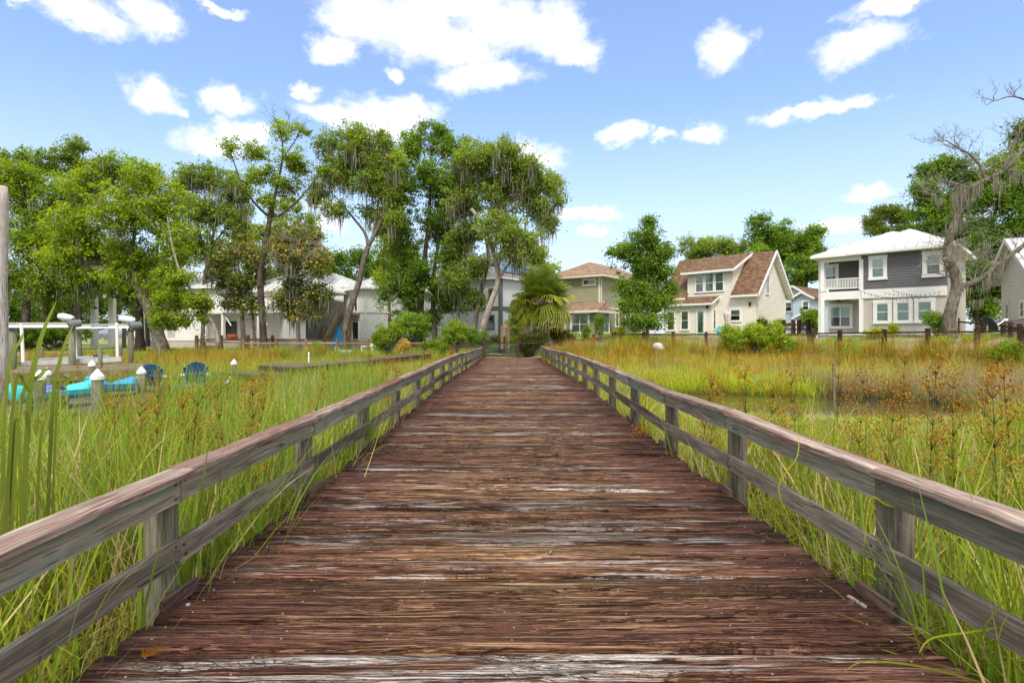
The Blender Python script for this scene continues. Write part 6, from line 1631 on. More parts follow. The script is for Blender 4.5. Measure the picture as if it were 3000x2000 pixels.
def tree(name, label, Y, trunks, blobs, lm, bm, n_leaf=20000, leafsize=.22, moss=0, moss_len=1.2, group='trees', seed=1, npc=34, rc=.52, tint0=.5, gaps=.40, cat='tree', dead=0, twigmat=None, upb=.9):
    """trunks: [([(px,py[,dy]),...], r0, r1)]; blobs: (px,py,rx,ry[,dy]) in the measuring grid at distance Y"""
    rs = np.random.default_rng(seed); k_ = Y / FPX
    def W3(q): return P(q[0], q[1], Y + (q[2] if len(q) > 2 else 0))
    base = W3(trunks[0][0][0]); root = thing(name, label, cat, tuple(base), group)
    tm = MB(); nodes = []
    for (pts, r0, r1) in trunks:
        pp = smooth_path([W3(q) for q in pts], 5); m_ = len(pp)
        if pts is trunks[0][0]: pp[0] = pp[0] - Vector((0, 0, .5))
        rad = [r0 + (r1 - r0) * (i / (m_ - 1)) ** .8 for i in range(m_)]
        if pts is trunks[0][0]: rad[0] *= 1.35; rad[1] *= 1.12
        tm.tube(pp, rad, 10); nodes += [(p, r) for p, r in zip(pp[m_ // 3:], rad[m_ // 3:])]
    cens, tints, rcs, mossp = [], [], [], []
    area = sum(b[2] * b[3] for b in blobs); ncl = max(20, n_leaf // npc)
    for b in blobs:
        px, py, rx, ry = b[:4]; dy = b[4] if len(b) > 4 else rs.uniform(-.8, .8) * rx * k_ * .6
        c = P(px, py, Y + dy); R3 = np.array([rx * k_, max(rx, ry) * k_ * .8, ry * k_])
        n = max(4, int(ncl * rx * ry / area)); cand = []
        while len(cand) < n:
            v = rs.normal(0, 1, 3); v /= np.linalg.norm(v); r = rs.random() ** .42 * (1 + rs.normal(0, .10)) * (rs.uniform(1.0, 1.4) if rs.random() < .14 else 1); q = np.array(c) + v * r * R3
            g_ = float(vnoise(np.array([q[0] * .75 + seed]), np.array([q[2] * .75 + q[1] * .4]), seed)[0])
            if g_ < gaps + .07 and rs.random() < .92: 
                if rs.random() < .97: continue
            cand.append(q)
        bt = rs.normal(0, .10)
        for q in cand:
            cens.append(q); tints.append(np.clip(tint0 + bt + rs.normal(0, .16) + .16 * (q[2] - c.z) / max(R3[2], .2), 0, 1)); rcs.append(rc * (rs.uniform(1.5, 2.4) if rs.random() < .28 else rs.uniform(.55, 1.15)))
        nd = sorted(nodes, key=lambda e: (e[0] - c).length + max(0, e[0].z - c.z) * .8)[0]
        a = nd[0]; mid = a.lerp(c, .5) + Vector((rs.normal(0, .2), rs.normal(0, .2), (c - a).length * .08)); r0 = min(nd[1] * .6, .05 + .02 * (c - a).length)
        if (c - a).length > .3:
            pp = smooth_path([a, mid, c], 4); tm.tube(pp, [r0 + (.025 - r0) * i / (len(pp) - 1) for i in range(len(pp))], 6, False)
        for q in cand[:max(5, len(cand) // 3) if n_leaf else 2]:
            q = Vector(q); st_ = c.lerp(a, rs.uniform(0, .5)); m2 = st_.lerp(q, .5) + Vector(rs.normal(0, .18, 3)); tm.tube([st_, m2, q], [.03, .018, .007], 4, False)
        if moss:
            for q in cand:
                if rs.random() < moss * .27: mossp.append(q - np.array([0, 0, rc * .3]))
    tm.build('trunk', bm, root, smooth=True)
    if n_leaf:
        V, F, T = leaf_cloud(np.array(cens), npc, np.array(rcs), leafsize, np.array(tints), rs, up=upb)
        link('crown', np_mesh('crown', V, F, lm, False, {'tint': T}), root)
    if mossp:
        V, F, T = strands(np.array(mossp), 9, moss_len, .075, rs); tag(link('hanging_moss', np_mesh('hanging_moss', V, F, M['moss'], False, {'tint': T}), root), kind='stuff')
    return root
def twigs(root, starts, mat, seed=3, depth=4, ln=1.2, r=.035, name='bare_branches', droop=0.0, nb=(2, 4)):
    """bare branching twigs from (point, direction) starts"""
    rs = random.Random(seed); mb = MB()
    def grow(p, d, L, rr, k_):
        pp = [p]; dd = d.copy(); n = 4
        for i in range(n):
            dd = (dd + Vector((rs.gauss(0, .22), rs.gauss(0, .22), rs.gauss(0.03 - droop, .2)))).normalized(); pp.append(pp[-1] + dd * L / n)
        mb.tube(pp, [rr * (1 - .5 * i / n) for i in range(n + 1)], 5 if rr > .02 else 4, False)
        if k_ <= 0: return
        for i in range(rs.randint(*nb)):
            s_ = pp[rs.randint(1, n)]; nd = (dd + Vector((rs.gauss(0, .7), rs.gauss(0, .7), rs.gauss(.1, .5)))).normalized(); grow(s_, nd, L * rs.uniform(.5, .85), max(rr * .55, .007), k_ - 1)
    for (p, d, L, rr) in starts: grow(Vector(p), Vector(d).normalized(), L, rr, depth)
    return tag(mb.build(name, mat, root), kind='stuff')

tree('live_oak', 'dark dense oak massed at the far left edge', 57, [([(60, 790), (62, 690), (70, 600), (60, 500)], .45, .15), ([(112, 790), (108, 700), (130, 610), (150, 520)], .4, .12)],
     [(30, 420, 55, 55), (75, 440, 65, 60), (60, 545, 85, 75), (150, 470, 60, 60), (140, 570, 80, 70), (35, 645, 60, 70), (190, 640, 70, 60), (110, 660, 60, 50), (240, 610, 55, 60)], M['oak'], M['bark_dark'], 52000, .27, .28, 1.6, seed=11, tint0=.34, gaps=.25, rc=.7)
tree('live_oak', 'sparse-topped oak rising above the far left woods', 64, [([(175, 790), (178, 600), (160, 450), (168, 380)], .35, .06)],
     [(128, 362, 46, 30), (172, 335, 30, 22), (100, 392, 34, 24), (165, 385, 40, 30), (10, 372, 30, 26), (55, 360, 26, 18)], M['oakgrey'], M['bark'], 11000, .27, .06, 1.2, seed=12, tint0=.42, gaps=.42, rc=.6)
tree('live_oak', 'leaning oak with broad bright crown behind the boat lift', 46, [([(372, 800), (352, 735), (330, 685), (312, 655), (285, 632), (235, 618), (190, 612)], .52, .16), ([(322, 670), (300, 600), (310, 520), (290, 430)], .26, .06), ([(330, 685), (355, 600), (370, 520)], .2, .06)],
     [(265, 395, 66, 48), (335, 405, 55, 48), (210, 440, 56, 50), (170, 515, 62, 50), (285, 490, 85, 62), (375, 480, 62, 60), (408, 560, 46, 55), (230, 580, 80, 44), (330, 590, 85, 46), (140, 600, 55, 42), (405, 640, 40, 42), (345, 655, 50, 34), (260, 640, 50, 26)], M['oak'], M['bark'], 62000, .21, .10, 1.1, seed=13, tint0=.56, gaps=.33)
tree('live_oak', 'straight double-trunked dark oak just left of the leaning oak', 50, [([(322, 800), (320, 720), (322, 650), (318, 580)], .38, .2), ([(340, 795), (338, 720), (345, 660)], .2, .1)],
     [(330, 620, 50, 40), (290, 660, 40, 30), (395, 690, 45, 30)], M['dense'], M['bark_dark'], 9000, .22, .25, 1.3, seed=14, tint0=.3)
tree('sapling', 'slender pale-barked tree bowing left over the white house', 43, [([(502, 785), (490, 745), (462, 700), (435, 660), (412, 620), (395, 560), (385, 500)], .15, .05)],
     [(405, 690, 40, 24), (440, 690, 34, 22), (380, 735, 42, 22), (440, 735, 36, 18), (470, 700, 22, 16), (420, 640, 34, 22), (365, 700, 26, 22)], M['bright'], M['bark_pale'], 11000, .20, 0, 1, seed=15, tint0=.3, rc=.45)
tree('live_oak', 'moss-hung olive oak standing behind the white house roof', 60, [([(468, 790), (470, 650), (490, 540), (510, 450)], .3, .08), ([(480, 600), (455, 520), (445, 440)], .16, .05), ([(490, 560), (540, 500)], .14, .05)],
     [(440, 425, 46, 44), (488, 410, 46, 36), (535, 430, 42, 40), (470, 500, 58, 54), (540, 505, 46, 50), (500, 585, 55, 46), (580, 590, 32, 44), (430, 560, 36, 46)], M['oakgrey'], M['bark'], 40000, .24, .38, 1.9, seed=16, tint0=.5, gaps=.38)
t6 = tree('pecan_tree', 'tall airy tree with dark trunk and bare top twigs left of centre', 50, [([(606, 800), (602, 720), (598, 640), (606, 580), (616, 525), (624, 480)], .33, .2), ([(620, 500), (588, 470), (560, 430), (540, 380), (528, 345)], .13, .03), ([(624, 480), (638, 420), (650, 350), (640, 290), (625, 265)], .15, .03), ([(618, 510), (650, 490), (690, 455), (722, 415), (748, 380)], .15, .03), ([(645, 370), (680, 320), (695, 285)], .07, .02)],
     [(640, 300, 32, 24), (690, 300, 26, 20), (548, 332, 32, 18), (530, 350, 20, 16), (590, 350, 36, 26), (660, 360, 42, 30), (610, 400, 48, 30), (700, 390, 36, 26), (570, 420, 32, 26), (660, 430, 46, 30), (735, 400, 24, 20), (620, 455, 36, 24), (725, 440, 24, 22), (600, 540, 34, 24), (650, 520, 30, 22)], M['bright'], M['bark_dark'], 17000, .20, .05, .9, seed=17, tint0=.42, gaps=.45, rc=.5)
rs_ = random.Random(8); twigs(t6, [(P(640 + i * 9 - 20, 300 - (i % 3) * 8, 50), (rs_.uniform(-.6, .6), rs_.uniform(-.4, .4), 1), 1.3, .022) for i in range(7)] + [(P(690, 300, 50), (.5, 0, 1), 1.3, .02), (P(528, 345, 50), (-.5, 0, .8), .9, .02)], M['bark'], 8, 2, 1.3)
t7 = tree('magnolia_tree', 'dark glossy magnolia left of the tall dark trunk', 51, [([(560, 795), (556, 720), (552, 650), (545, 590)], .24, .06), ([(586, 795), (580, 720), (570, 650), (580, 600)], .16, .05)],
     [(545, 590, 40, 34), (512, 640, 36, 28), (560, 650, 42, 30), (590, 610, 30, 32), (535, 695, 32, 22), (575, 700, 26, 20), (520, 600, 24, 22)], M['magnolia'], M['bark'], 13000, .23, .18, 1.2, seed=18, tint0=.30)
t8 = tree('magnolia_tree', 'olive magnolia with bare pale twigs right of the tall dark trunk', 48, [([(686, 800), (684, 730), (680, 660), (690, 590), (695, 530)], .2, .05)],
     [(690, 545, 42, 32), (675, 600, 50, 38), (728, 600, 30, 36), (655, 690, 44, 30), (700, 715, 46, 26), (735, 680, 28, 34), (690, 650, 40, 30), (640, 560, 28, 30)], M['magnolia'], M['bark'], 20000, .22, .30, 1.3, seed=19, tint0=.36, gaps=.38)
rs_ = random.Random(9); twigs(t8, [(P(690, 650 - i * 12, 46.5), (rs_.uniform(-1, 1), rs_.uniform(-.5, .2), rs_.uniform(-.1, .5)), 1.6, .035) for i in range(9)], M['twig'], 9, 3, 1.6)
tree('live_oak', 'leaning moss-hung oak with curved bare trunk at centre left', 50, [([(788, 795), (793, 755), (806, 705), (824, 650), (834, 605), (846, 565)], .33, .22), ([(846, 565), (838, 535), (815, 505), (790, 475), (768, 450)], .17, .05), ([(846, 565), (870, 520), (882, 480), (868, 445), (840, 415), (815, 370)], .2, .05), ([(846, 565), (862, 520), (870, 450), (880, 400)], .12, .04)],
     [(798, 312, 46, 28), (757, 325, 32, 24), (832, 350, 55, 38), (862, 335, 38, 36), (772, 410, 44, 34), (742, 445, 30, 32), (830, 410, 40, 34), (892, 375, 34, 38), (790, 370, 46, 34), (890, 440, 30, 34), (770, 480, 36, 22), (850, 490, 26, 22), (905, 500, 22, 30)], M['oakgrey'], M['bark'], 36000, .21, .34, 1.7, seed=20, tint0=.48, gaps=.40)
tree('laurel_oak', 'tall dense green tree standing left of the gate', 53, [([(962, 800), (966, 700), (975, 600), (985, 500), (990, 400)], .42, .1), ([(945, 795), (950, 700), (930, 600)], .24, .08), ([(1000, 795), (995, 700), (1000, 600), (1020, 500), (1030, 420)], .28, .08)],
     [(898, 365, 30, 34), (940, 340, 38, 40), (995, 318, 42, 38), (1040, 335, 36, 38), (930, 425, 46, 48), (990, 410, 52, 52), (920, 510, 46, 48), (990, 510, 58, 56), (935, 595, 60, 54), (915, 680, 48, 52), (985, 640, 58, 54), (955, 730, 56, 36), (1040, 590, 42, 56), (1050, 440, 38, 46), (1040, 680, 40, 46)], M['dense'], M['bark_dark'], 80000, .22, .06, 1.2, seed=21, tint0=.52, gaps=.30)
tree('live_oak', 'mossy oak with two leaning grey trunks behind the gate shrubs', 50, [([(1086, 790), (1092, 735), (1100, 690), (1112, 640), (1122, 590), (1115, 540)], .26, .14), ([(1050, 790), (1054, 700), (1070, 600), (1072, 520)], .2, .08)],
     [(1075, 380, 48, 46), (1062, 470, 44, 44), (1068, 550, 40, 46), (1052, 640, 34, 40), (1090, 610, 30, 30), (1085, 690, 26, 26)], M['oakgrey'], M['bark'], 27000, .22, .30, 1.5, seed=22, tint0=.44)
tree('live_oak', 'large pale-trunked leaning oak with hanging moss beside the gate', 46.5, [([(1102, 790), (1112, 745), (1126, 700), (1142, 655), (1142, 610), (1132, 575), (1120, 540), (1102, 505), (1082, 480)], .30, .14), ([(1142, 650), (1160, 618), (1178, 595), (1200, 560)], .15, .05), ([(1132, 575), (1150, 510), (1135, 460), (1150, 410), (1180, 380)], .16, .04), ([(1120, 540), (1165, 490), (1210, 450), (1250, 420)], .13, .03)],
     [(1105, 365, 56, 38), (1155, 358, 50, 36), (1200, 385, 46, 34), (1240, 410, 34, 28), (1272, 428, 20, 24), (1130, 440, 56, 44), (1188, 450, 50, 44), (1236, 485, 36, 34), (1150, 525, 52, 38), (1208, 540, 40, 36), (1234, 580, 20, 26), (1180, 590, 36, 26), (1258, 510, 20, 24), (1282, 460, 14, 16)], M['oakgrey'], M['bark_pale'], 60000, .20, .30, 1.5, seed=23, tint0=.58, gaps=.38)
tree('cypress_tree', 'feathery yellow-green cypress far behind the solar-panelled roof', 88, [([(1242, 720), (1240, 640), (1240, 590)], .25, .05)], [(1238, 590, 22, 24), (1225, 625, 34, 22), (1190, 615, 30, 18), (1265, 620, 26, 16)], M['bright'], M['bark'], 9000, .3, 0, 1, seed=24, tint0=.6, rc=.6)
tree('live_oak', 'airy grey-green oak filling the gap behind the tall dark trunk', 66, [([(640, 790), (642, 690), (650, 600), (660, 520)], .3, .08), ([(700, 790), (705, 690), (715, 620)], .24, .08)],
     [(640, 560, 50, 40), (700, 530, 44, 40), (655, 490, 40, 36), (610, 640, 46, 36), (720, 600, 40, 40), (660, 640, 50, 34), (560, 540, 40, 40)], M['oakgrey'], M['bark'], 22000, .26, .25, 1.6, seed=41, tint0=.6, gaps=.46)
tree('live_oak', 'feathery mid-green oak behind the leaning mossy one', 63, [([(895, 790), (892, 690), (880, 600), (890, 500)], .28, .07)],
     [(880, 420, 40, 40), (905, 480, 40, 44), (870, 540, 34, 30), (900, 580, 40, 40), (860, 370, 34, 30), (885, 640, 36, 30)], M['oak'], M['bark'], 18000, .25, .1, 1.4, seed=42, tint0=.62, gaps=.44)
tree('live_oak', 'dark background oak over the white box house roof', 76, [([(800, 760), (800, 680), (795, 620)], .35, .1)], [(775, 605, 40, 26), (830, 600, 40, 30), (868, 615, 36, 36), (740, 620, 40, 28), (800, 640, 50, 24)], M['dense'], M['bark'], 19000, .3, .15, 1.6, seed=25, tint0=.45, rc=.75)
tree('live_oak', 'background oak closing the gap left of the white houses', 82, [([(260, 780), (262, 680)], .4, .1)], [(200, 700, 70, 40), (280, 690, 60, 45), (130, 710, 60, 40), (60, 720, 60, 40), (20, 690, 40, 60), (330, 700, 40, 40), (60, 750, 60, 24), (150, 750, 60, 24), (250, 750, 60, 24), (340, 745, 50, 26)], M['dense'], M['bark_dark'], 30000, .36, .1, 1.6, seed=26, tint0=.22, rc=.9, gaps=.2)
tree('young_oak', 'young cone-shaped oak between the green house and the cream cottage', 44, [([(1487, 785), (1486, 700), (1487, 600), (1489, 500)], .13, .02)],
     [(1489, 508, 14, 18), (1486, 545, 34, 22), (1446, 578, 44, 20), (1412, 578, 18, 10), (1518, 575, 34, 26), (1470, 608, 48, 26), (1512, 630, 38, 30), (1458, 655, 42, 30), (1500, 690, 48, 32), (1446, 702, 26, 20), (1462, 742, 34, 18), (1512, 738, 30, 18), (1535, 665, 18, 20)], M['dense'], M['bark'], 36000, .19, .02, .6, seed=27, tint0=.55, gaps=.22, rc=.45)
tree('live_oak', 'hazy grey-green oak behind the left of the cottage roof', 84, [([(1610, 760), (1608, 660), (1605, 600)], .35, .08)], [(1592, 568, 34, 28), (1640, 572, 46, 26), (1690, 572, 34, 26), (1610, 610, 50, 28), (1670, 610, 50, 26)], M['oakgrey'], M['bark'], 20000, .32, .12, 1.6, seed=28, tint0=.6, rc=.75)
tree('laurel_oak', 'tall uneven green tree behind the cottage ridge', 80, [([(1755, 760), (1755, 640), (1752, 520)], .35, .06)], [(1745, 508, 22, 20), (1752, 545, 34, 30), (1790, 540, 34, 32), (1735, 585, 34, 30), (1785, 600, 44, 40), (1815, 570, 30, 40)], M['dense'], M['bark'], 24000, .3, .04, 1.4, seed=29, tint0=.58, rc=.7)
tree('laurel_oak', 'dense green tree between the cottage and the charcoal house', 76, [([(1850, 760), (1852, 650), (1855, 560)], .35, .06)], [(1872, 540, 26, 26), (1840, 560, 30, 32), (1868, 585, 32, 34), (1840, 620, 44, 34), (1810, 650, 36, 30), (1878, 620, 22, 28)], M['dense'], M['bark'], 22000, .28, 0, 1.4, seed=30, tint0=.5, rc=.65)
tree('pine_tree', 'flat-topped pine rising over the charcoal house roof', 68, [([(2058, 700), (2055, 600), (2048, 520), (2046, 480)], .28, .06), ([(2050, 545), (2025, 530), (2000, 518)], .08, .03), ([(2050, 535), (2080, 510)], .08, .03)], [(2005, 512, 24, 14), (2040, 486, 36, 14), (2072, 500, 30, 16), (2020, 530, 26, 12), (2078, 528, 26, 12)], M['pine'], M['bark'], 14000, .22, 0, 1, seed=31, tint0=.5, rc=.55, gaps=.2)
tree('laurel_oak', 'broad dark green tree behind the right end of the charcoal house', 54, [([(2165, 760), (2162, 660), (2158, 560), (2150, 470)], .35, .08)],
     [(2125, 440, 34, 30), (2150, 400, 36, 30), (2190, 395, 40, 34), (2130, 500, 46, 40), (2190, 470, 55, 46), (2160, 550, 55, 40), (2225, 540, 50, 50), (2100, 535, 24, 24), (2235, 440, 40, 44), (2215, 610, 40, 40)], M['dense'], M['bark_dark'], 52000, .24, .02, 1.2, seed=32, tint0=.50, gaps=.28, rc=.6)
tree('laurel_oak', 'dark green tree closing the right edge above the grey house', 48, [([(2262, 760), (2256, 660), (2270, 560), (2290, 470)], .3, .1), ([(2246, 760), (2244, 690), (2238, 640)], .2, .12)],
     [(2290, 470, 45, 50), (2340, 440, 40, 50), (2290, 560, 50, 46), (2340, 540, 40, 50), (2255, 640, 44, 50), (2300, 650, 34, 34), (2250, 700, 34, 34), (2345, 360, 34, 34), (2300, 390, 34, 34), (2350, 300, 24, 26)], M['dense'], M['bark_dark'], 44000, .24, .02, 1.2, seed=33, tint0=.40, gaps=.28, rc=.6)
# --- the dead oak
dk_ = tree('dead_oak', 'leaning half-dead oak with bare mossy branches before the charcoal house', 33.5,
     [([(2184, 775), (2180, 735), (2190, 690), (2198, 655), (2190, 620), (2176, 592), (2180, 552), (2194, 505), (2204, 472), (2228, 434), (2262, 414), (2302, 394), (2345, 350), (2400, 300)], .37, .09),
      ([(2196, 662), (2216, 655), (2250, 642), (2288, 612), (2330, 580), (2390, 530)], .2, .1),
      ([(2262, 414), (2252, 384), (2228, 356), (2200, 340), (2172, 322)], .09, .03), ([(2302, 394), (2322, 350), (2338, 310), (2352, 290)], .12, .06),
      ([(2400, 262), (2372, 240), (2345, 226), (2318, 222), (2288, 232)], .08, .025), ([(2228, 434), (2200, 424), (2170, 430), (2140, 452)], .08, .025), ([(2180, 560), (2172, 530), (2176, 505)], .06, .04)],
     [(2200, 430, 20, 14), (2280, 420, 30, 14), (2320, 400, 24, 12)], M['oakgrey'], M['bark_dead'], 0, .2, 0, 1.5, seed=34, npc=30)
rs_ = random.Random(12); st = []
for (px, py, dx, dz, L, n) in ((2172, 322, -1, .3, 1.3, 4), (2200, 340, -.6, .8, 1.2, 4), (2228, 356, -.3, 1, 1.2, 4), (2252, 384, -.8, .5, 1.2, 4), (2140, 452, -1, .1, 1.2, 4), (2170, 430, -.7, .4, 1.2, 4), (2200, 424, -.4, .8, 1.0, 3), (2288, 232, -1, .2, .8, 3), (2330, 224, -.5, .6, .9, 3), (2340, 310, -.7, .5, 1.2, 4), (2302, 394, -.3, .9, 1.3, 4), (2262, 414, .2, 1, 1.2, 4), (2340, 350, .1, 1, 1.2, 3),
                            (2176, 592, -1, -.1, 1.5, 4), (2184, 620, -1, .2, 1.4, 4), (2180, 555, -1, .3, 1.3, 3), (2250, 642, .3, .7, 1.3, 4), (2230, 650, .2, .9, 1.3, 4), (2288, 612, .4, .8, 1.3, 4), (2200, 600, .8, .4, 1.5, 5), (2190, 560, .9, .5, 1.5, 5), (2330, 580, .3, .8, 1.2, 4), (2200, 640, -.9, .3, 1.4, 4), (2215, 470, .9, .1, 1.4, 4), (2205, 500, .9, -.2, 1.3, 4)):
    for i in range(n): st.append((P(px + rs_.uniform(-8, 8), py + rs_.uniform(-5, 5), 33.5 + rs_.uniform(-.2, .2)), (dx + rs_.gauss(0, .4), rs_.gauss(0, .6), dz + rs_.gauss(0, .3)), L * rs_.uniform(.6, 1), .026))
twigs(dk_, st, M['twig'], 12, 3, nb=(2, 3))
mp, ml = [], []
for (px, py, n, L) in ((2215, 425, 7, 2.0), (2240, 420, 5, 1.5), (2290, 410, 5, 1.3), (2330, 385, 5, 1.4), (2205, 440, 4, 1.6), (2150, 455, 3, .9), (2256, 640, 5, 1.2), (2268, 630, 4, 1.2), (2225, 655, 4, .8), (2210, 500, 3, 1.2), (2196, 545, 2, .8), (2262, 560, 3, 1.3), (2300, 600, 4, 1.3), (2236, 690, 3, .8)):
    for i in range(n): q = P(px + rs_.uniform(-14, 14), py + rs_.uniform(-4, 8), 33.5 + rs_.uniform(-.5, .5)); mp.append(tuple(q)); ml.append(L)
V, F, T = strands(np.array(mp), 12, np.array(ml) * .8, .035, np.random.default_rng(5), .10); tag(link('hanging_moss', np_mesh('hanging_moss', V, F, M['moss'], False, {'tint': T}), dk_), kind='stuff')

# ================================================================== shrubs
def shrub(label, px, py, rx, ry, Y, lm, n=4500, size=.12, seed=1, tint0=.5, name='shrub', rc=.28, lumps=6, cat='shrub', group='shrubs', flat=.8):
    rs = np.random.default_rng(seed); k_ = Y / FPX; c = P(px, py, Y); g_ = gz(c.x, c.y); lowz = c.z - ry * k_
    if lowz > g_ + .1 and name != 'ivy':
        top_ = c.z + ry * k_; c = Vector((c.x, c.y, (top_ + g_) / 2)); n = int(n * min(2.0, (top_ - g_) / (2 * ry * k_))); ry = (top_ - g_) / 2 / k_
    g_ = min(g_, c.z - ry * k_)
    root = thing(name, label, cat, (c.x, c.y, g_), group); mb = MB(); cen, tn = [], []
    lump = [(rs.normal(0, .38) * rx * k_, rs.normal(0, .38) * rx * k_, rs.uniform(-.45, .45) * ry * k_, rs.uniform(.45, .7)) for i in range(lumps)]
    for (lx, ly, lz, s_) in lump:
        for i in range(max(3, n // 30 // lumps)):
            v = rs.normal(0, 1, 3); v /= np.linalg.norm(v); r = rs.random() ** .35
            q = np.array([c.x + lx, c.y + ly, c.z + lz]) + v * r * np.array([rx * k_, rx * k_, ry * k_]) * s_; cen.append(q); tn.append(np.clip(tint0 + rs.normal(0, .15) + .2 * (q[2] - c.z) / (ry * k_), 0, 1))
    for q in cen[::4]:
        b = Vector((c.x + rs.normal(0, .1), c.y + rs.normal(0, .1), g_ - .1)); mb.tube([b, b.lerp(Vector(q), .5) + Vector((0, 0, .1)), Vector(q)], [.025, .015, .005], 4, False)
    mb.build('stem', M['bark'], root); V, F, T = leaf_cloud(np.array(cen), 30, rc, size, np.array(tn), rs, flat); link('foliage', np_mesh('foliage', V, F, lm, False, {'tint': T}), root)
    return root
SH = [('round mid-green shrub at the marsh edge right of the white table', 893, 778, 40, 40, 42.5, 'bush', 9000, .12, .35), ('dark green small tree-like shrub next to the round shrub', 955, 752, 42, 44, 45, 'dense', 9000, .14, .6),
      ('yellow-flecked green shrub left of the gate', 1050, 772, 44, 38, 43.5, 'bush', 9000, .12, .3), ('low green bush under the tall tree by the brown walkway', 1003, 797, 34, 18, 42.5, 'bush', 4000, .11, .2),
      ('large dark clipped hedge right of the gate', 1212, 783, 40, 32, 42.6, 'hedge', 11000, .11, .45), ('dark clipped hedge behind the gate fence', 1290, 772, 30, 26, 45.0, 'hedge', 6000, .11, .45), ('small green bush just inside the gate', 1178, 775, 18, 16, 46, 'bush', 2500, .11, .3), ('dark low hedge across the garden behind the gate', 1150, 782, 34, 15, 48, 'hedge', 5000, .12, .5), ('dense dark shrub mass left behind the gate post', 1090, 778, 30, 28, 45, 'dense', 5000, .12, .35),
      ('bright lime ball-shaped shrub in front of the green house', 1421, 764, 17, 14, 44, 'lime', 3500, .09, .5), ('small lime bush right of the lime ball', 1447, 775, 14, 9, 43.5, 'lime', 1500, .09, .3),
      ('bright green bush left in the row before the cottage corner', 1690, 768, 30, 26, 40, 'bush', 6500, .12, .55), ('bright green bush in the middle of the row before the cottage corner', 1745, 770, 34, 24, 39.5, 'bush', 7000, .13, .65), ('bright green bush right in the row before the cottage corner', 1797, 768, 32, 24, 39, 'bush', 7000, .13, .6),
      ('yellow-green cassia plant in front of the beige wall', 2020, 766, 24, 14, 38.0, 'lime', 2500, .12, .8), ('upright yellow plume beside the cassia', 2052, 752, 6, 13, 38.0, 'lime', 900, .1, .9),
      ('low green shrub behind the fence left of its tall post', 2165, 790, 44, 16, 33.0, 'bush', 5000, .1, .55), ('low yellowish shrub behind the fence right of its tall post', 2255, 786, 44, 16, 32.0, 'bush', 5000, .1, .65), ('spiky green bush by the right end of the fence', 2320, 795, 34, 18, 27.5, 'bush', 4000, .1, .3),
      ('ivy climbing the foot of the dead oak', 2150, 738, 22, 34, 34.5, 'dense', 3500, .11, .6), ('slim upright conifer before the green house bay, left one', 1347, 752, 8, 22, 47, 'dense', 1600, .1, .55), ('slim upright conifer before the green house bay, right one', 1377, 744, 8, 30, 47, 'dense', 1800, .1, .6),
      ('small pointed evergreen by the cottage right corner', 1752, 738, 11, 18, 48.5, 'dense', 1500, .12, .5), ('feathery bush behind the yard fence by the cottage', 1782, 742, 22, 12, 49.5, 'bush', 2200, .12, .45),
      ('small leafy bush against the tan front fence', 733, 803, 14, 18, 43, 'bush', 2500, .11, .4), ('thin grey-green tree-like shrub left of the palm', 1192, 715, 22, 46, 49, 'oakgrey', 4200, .14, .6),
      ('small green tree left of the grey house porch', 1868, 735, 26, 30, 60, 'bush', 4000, .18, .3), ('wide dark bush at the foot of the far left oaks', 130, 765, 60, 18, 55, 'dense', 5000, .2, .3), ('wide dark bush in the far left corner', 30, 765, 50, 24, 53, 'dense', 5000, .2, .25), ('orange-tinged bush at the foot of the round shrub', 925, 792, 16, 12, 41.8, 'magnolia', 1500, .1, .8)]
for i, (lab, px, py, rx, ry, Y, mt, n, sz, tn) in enumerate(SH):
    nm = 'ivy' if lab.startswith('ivy') else 'shrub'
    shrub(lab, px, py, rx, ry, Y, M[mt], n, sz, 100 + i, tn, name=nm)

# ================================================================== cabbage palm
q0, q1 = P(1254, 800, 44), P(1246, 690, 44); pr_ = thing('cabbage_palm', 'fan palm with drooping fronds and orange fruit clusters near the gate', 'palm', tuple(q0))
mb = MB(); rr = random.Random(2); n = 16; path = [q0.lerp(q1, i / n) + Vector((.05 * math.sin(i * .5), 0, 0)) for i in range(n + 1)]; mb.tube(path, [.34 - .06 * (i / n) + (.05 if i % 2 else 0) for i in range(n + 1)], 12); mb.build('trunk', M['bark_pale'], pr_)
for i in range(46):
    f = rr.uniform(.3, 1); c = q0.lerp(q1, f); an = rr.uniform(0, 6.28); o_ = Vector((math.cos(an), math.sin(an), 0)); mb = MB(); mb.beam(c + o_ * .27, c + o_ * .42 + Vector((0, 0, .24)), .10, .04, tuple(o_)); mb.build('boot', M['bark_pale'], pr_)
def frond_mesh(rs, droop):
    V, F, T = [], [], []; nl = 30; L = 1.05
    for j in range(nl):
        a = -2.25 + 4.5 * j / (nl - 1); l = L * (1 - .12 * abs(a)) * rs.uniform(.9, 1.05); dx, dy = math.sin(a), math.cos(a); px, py = -dy, dx
        o = len(V); sag = rs.uniform(.7, 1.3) * droop
        for (f, wv) in ((.05, .022), (.45, .068), (.75, .05), (1.0, .006)):
            r = l * f; z = .12 * f - sag * max(0, f - .35) ** 2 * l - .10 * abs(a) / 2.25 * f; V += [(.75 + dy * r * .95, dx * r, z), (.75 + dy * r * .95 + px * 0 + wv * abs(dx), dx * r + wv * dy, z + .02)]
            T += [.12 + .38 * f + (.25 if droop > .9 and f > .7 else 0)] * 2
        F += [(o + 2 * k_, o + 2 * k_ + 1, o + 2 * k_ + 3, o + 2 * k_ + 2) for k_ in range(3)]
    o = len(V); V += [(0, -.02, 0), (0, .02, 0), (.8, .012, .04), (.8, -.012, .04)]; F.append((o, o + 1, o + 2, o + 3)); T += [.4] * 4
    return np_mesh('frond', np.array(V), np.array(F), M['palm'], False, {'tint': np.array(T)})
